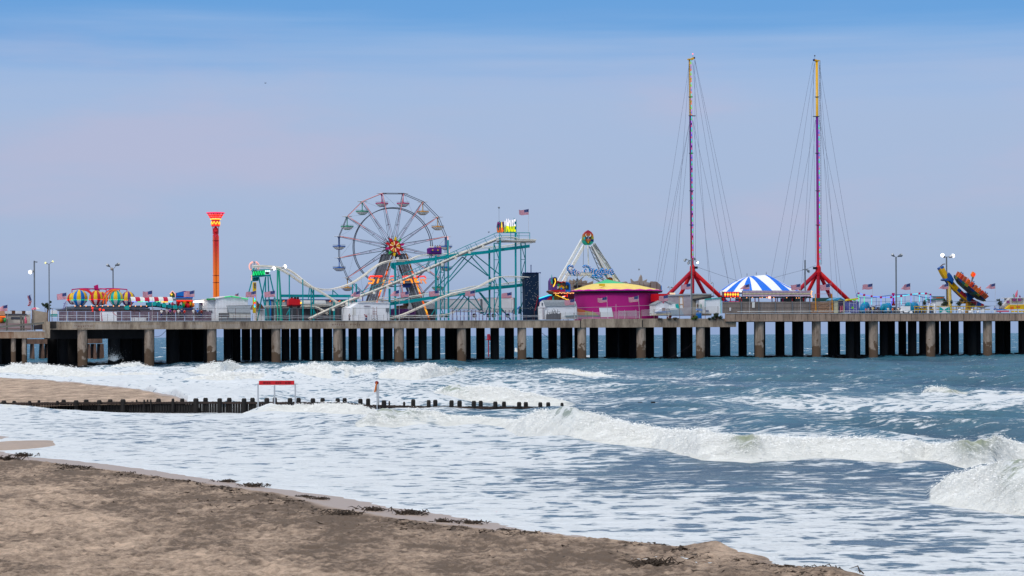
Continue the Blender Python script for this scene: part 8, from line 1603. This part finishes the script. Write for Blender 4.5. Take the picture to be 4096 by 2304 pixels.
# ================================================================ far left boardwalk
ZF = 7.4
def base2(px, d): return PF.pz(px, ZF, d)
t = Thing('beige_wall', 'beige slanted wall panel at the end of the main deck', 'wall', base2(160, 4)); add(t, 'panel', lambda m: pp(m, [(130,1300),(130,1240),(190,1250),(192,1284),(192,1300)], 2, .5), paint('beige_panel', .40, .32, .25, .8)); add(t, 'dark_skirt', lambda m: pp(m, [(135,1318),(135,1302),(188,1294),(188,1318)], 1.8, .3), paint('skirt_dark', .05, .045, .055))
for x in (130, 191): add(t, 'post', lambda m: box_px(m, x-1.5, 1238, x+1.5, 1320, 1.7, .2), BROWN)
t = Thing('snack_hut', 'long cream snack hut with a dark window band at the far left', 'hut', base2(75, 12)); add(t, 'wall', lambda m: box_px(m, 24, 1258, 122, 1312, 12, 4), paint('hut_pale_cream', .62, .56, .50)); add(t, 'window', lambda m: box_px(m, 44, 1268, 94, 1277, 11.9, .1), DGREY); add(t, 'roof_edge', lambda m: box_px(m, 18, 1255, 108, 1259, 11.7, 4.5), DGREY); add(t, 'roof_unit', lambda m: (box_px(m, 47, 1242, 61, 1256, 13, 2), box_px(m, 88, 1243, 102, 1257, 13, 2)), BROWN); add(t, 'roof_sign', lambda m: (box_px(m, 20, 1244, 47, 1256, 13, .3), box_px(m, 61, 1244, 88, 1256, 13, .3)), OFFW)
mb = MB(); box_px(mb, 104, 1244, 125, 1256, 9, .3); solo('white_signboard', mb, WALLW, 'small white signboard left of the beige wall', 'sign', P(114,1256,9))
t = Thing('orange_stall', 'orange lit snack stall cut by the left edge', 'stall', base2(5, 10)); add(t, 'counter', lambda m: box_px(m, -60, 1262, 20, 1300, 10, 3), paint('stall_brown', .25, .14, .08)); add(t, 'light_band', lambda m: box_px(m, -60, 1265, 22, 1269, 9.9, .1), G_OR); add(t, 'awning', lambda m: pp(m, [(-60,1262),(-60,1246),(18,1244),(22,1262)], 9.8, 1.5), paint('awning_peach', .60, .30, .18)); add(t, 'hanging_toy', lambda m: m.ball(P(4,1281,9.7), .35, 7, 1.4), ORANGE); add(t, 'hanging_toy', lambda m: m.ball(P(20,1280,9.7), .3, 7, 1.4), GREEN)
for x, y, op, lb in ((143,1238,1,'open pink and white beach umbrella above the beige wall'),(103,1284,0,'closed pink beach umbrella before the cream snack hut')):
    t = Thing('beach_umbrella', lb, 'umbrella', base2(x, 8)); add(t, 'pole', lambda m: m.tube([(P(x,y,8)[0], 8, ZF), P(x,y,8)], .04, 5), OFFW)
    if op: c = P(x, y, 8); mb = MB(); mb.lathe([(.05, c[2]+.45), (.6, c[2]+.33), (1.0, c[2])], (c[0], 8, 0), 12, matfn=lambda i, k: (k//3) % 2); t.part('canopy', mb, [PINK, WHT])
    else: add(t, 'canopy', lambda m: m.tube([P(x,1295,8), P(x,1282,8), P(x,1264,8)], [.3, .28, .04], 8), PINK)
t = Thing('ramp_rail', 'grey timber ramp handrail rising to the right on the lower deck', 'railing', base2(90, -1)); add(t, 'handrail', lambda m: (pp(m, [(-60,1318),(-60,1310),(195,1286),(195,1293)], -1.4, .2), tp(m, [(-60,1322),(125,1314)], -1.3, 2)), paint('timber_grey', .17, .16, .14))
for x in (28, 85, 95, 130): add(t, 'post', lambda m: box_px(m, x-3.5, 1276 if x != 85 else 1262, x+3.5, 1322, -1.2, .3), paint('timber_post', .14, .12, .10))
t = Thing('red_board_wall', 'low dusty red and white board wall behind the lower deck rail', 'wall', base2(60, 6)); add(t, 'panel', lambda m: box_px(m, -60, 1294, 125, 1322, 6, .2), paint('dusty_pink_panel', .42, .34, .36))
add(t, 'rail', lambda m: (tp(m, [(-60,1296),(128,1296)], 5.8, 1.6), tp(m, [(-60,1314),(128,1313)], 5.8, 1.6)), DRED)
t = Thing('white_box', 'white box with turquoise base left of the balloon ride stairs', 'box', base(218, 6)); add(t, 'panel', lambda m: box_px(m, 206, 1241, 229, 1256, 6, .8), WALLW); add(t, 'base', lambda m: box_px(m, 204, 1256, 230, 1266, 6, .9), LTEAL)
# gulls
def gull(x, y, d, w_, label, flap=.35, fr=PF):
    c = P(x, y, d); s = w_*PF.mpp(x, d)/2; t = Thing('gull', label, 'bird', c)
    add(t, 'body', lambda m: (setattr(m, 'sm', True), m.tube([(c[0]-s*.5, d, c[2]-s*.1), (c[0]-s*.25, d, c[2]), (c[0]+s*.1, d, c[2]+s*.03), (c[0]+s*.35, d, c[2]+s*.08), (c[0]+s*.5, d, c[2]+s*.02)], [s*.04, s*.13, s*.14, s*.10, s*.02], 7)), GREY)
    for sg in (-1, 1): add(t, 'wing', lambda m: m._add([(c[0]-.1*s, d, c[2]), (c[0]+.2*s, d, c[2]+.04*s), (c[0]+sg*.55*s+.1*s, d+sg*.5*s, c[2]+flap*s), (c[0]+sg*s, d+sg*.8*s, c[2]+flap*.7*s), (c[0]+sg*.5*s-.1*s, d+sg*.45*s, c[2]+flap*.9*s), (c[0]+sg*.55*s, d+sg*.5*s, c[2]+flap*s-.05*s)], [(0,1,2,4),(4,2,3),(1,5,2),(0,4,5,1),(4,3,5),(3,2,5)]), DGREY)
gull(1062, 333, 60, 17, 'lone gull high in the sky above the drop tower'); gull(1955, 930, 6, 16, 'gull wheeling just left of the lit name sign', .6); gull(2556, 1080, 20, 16, 'gull flying between the swing ride and the left slingshot tower', .7)
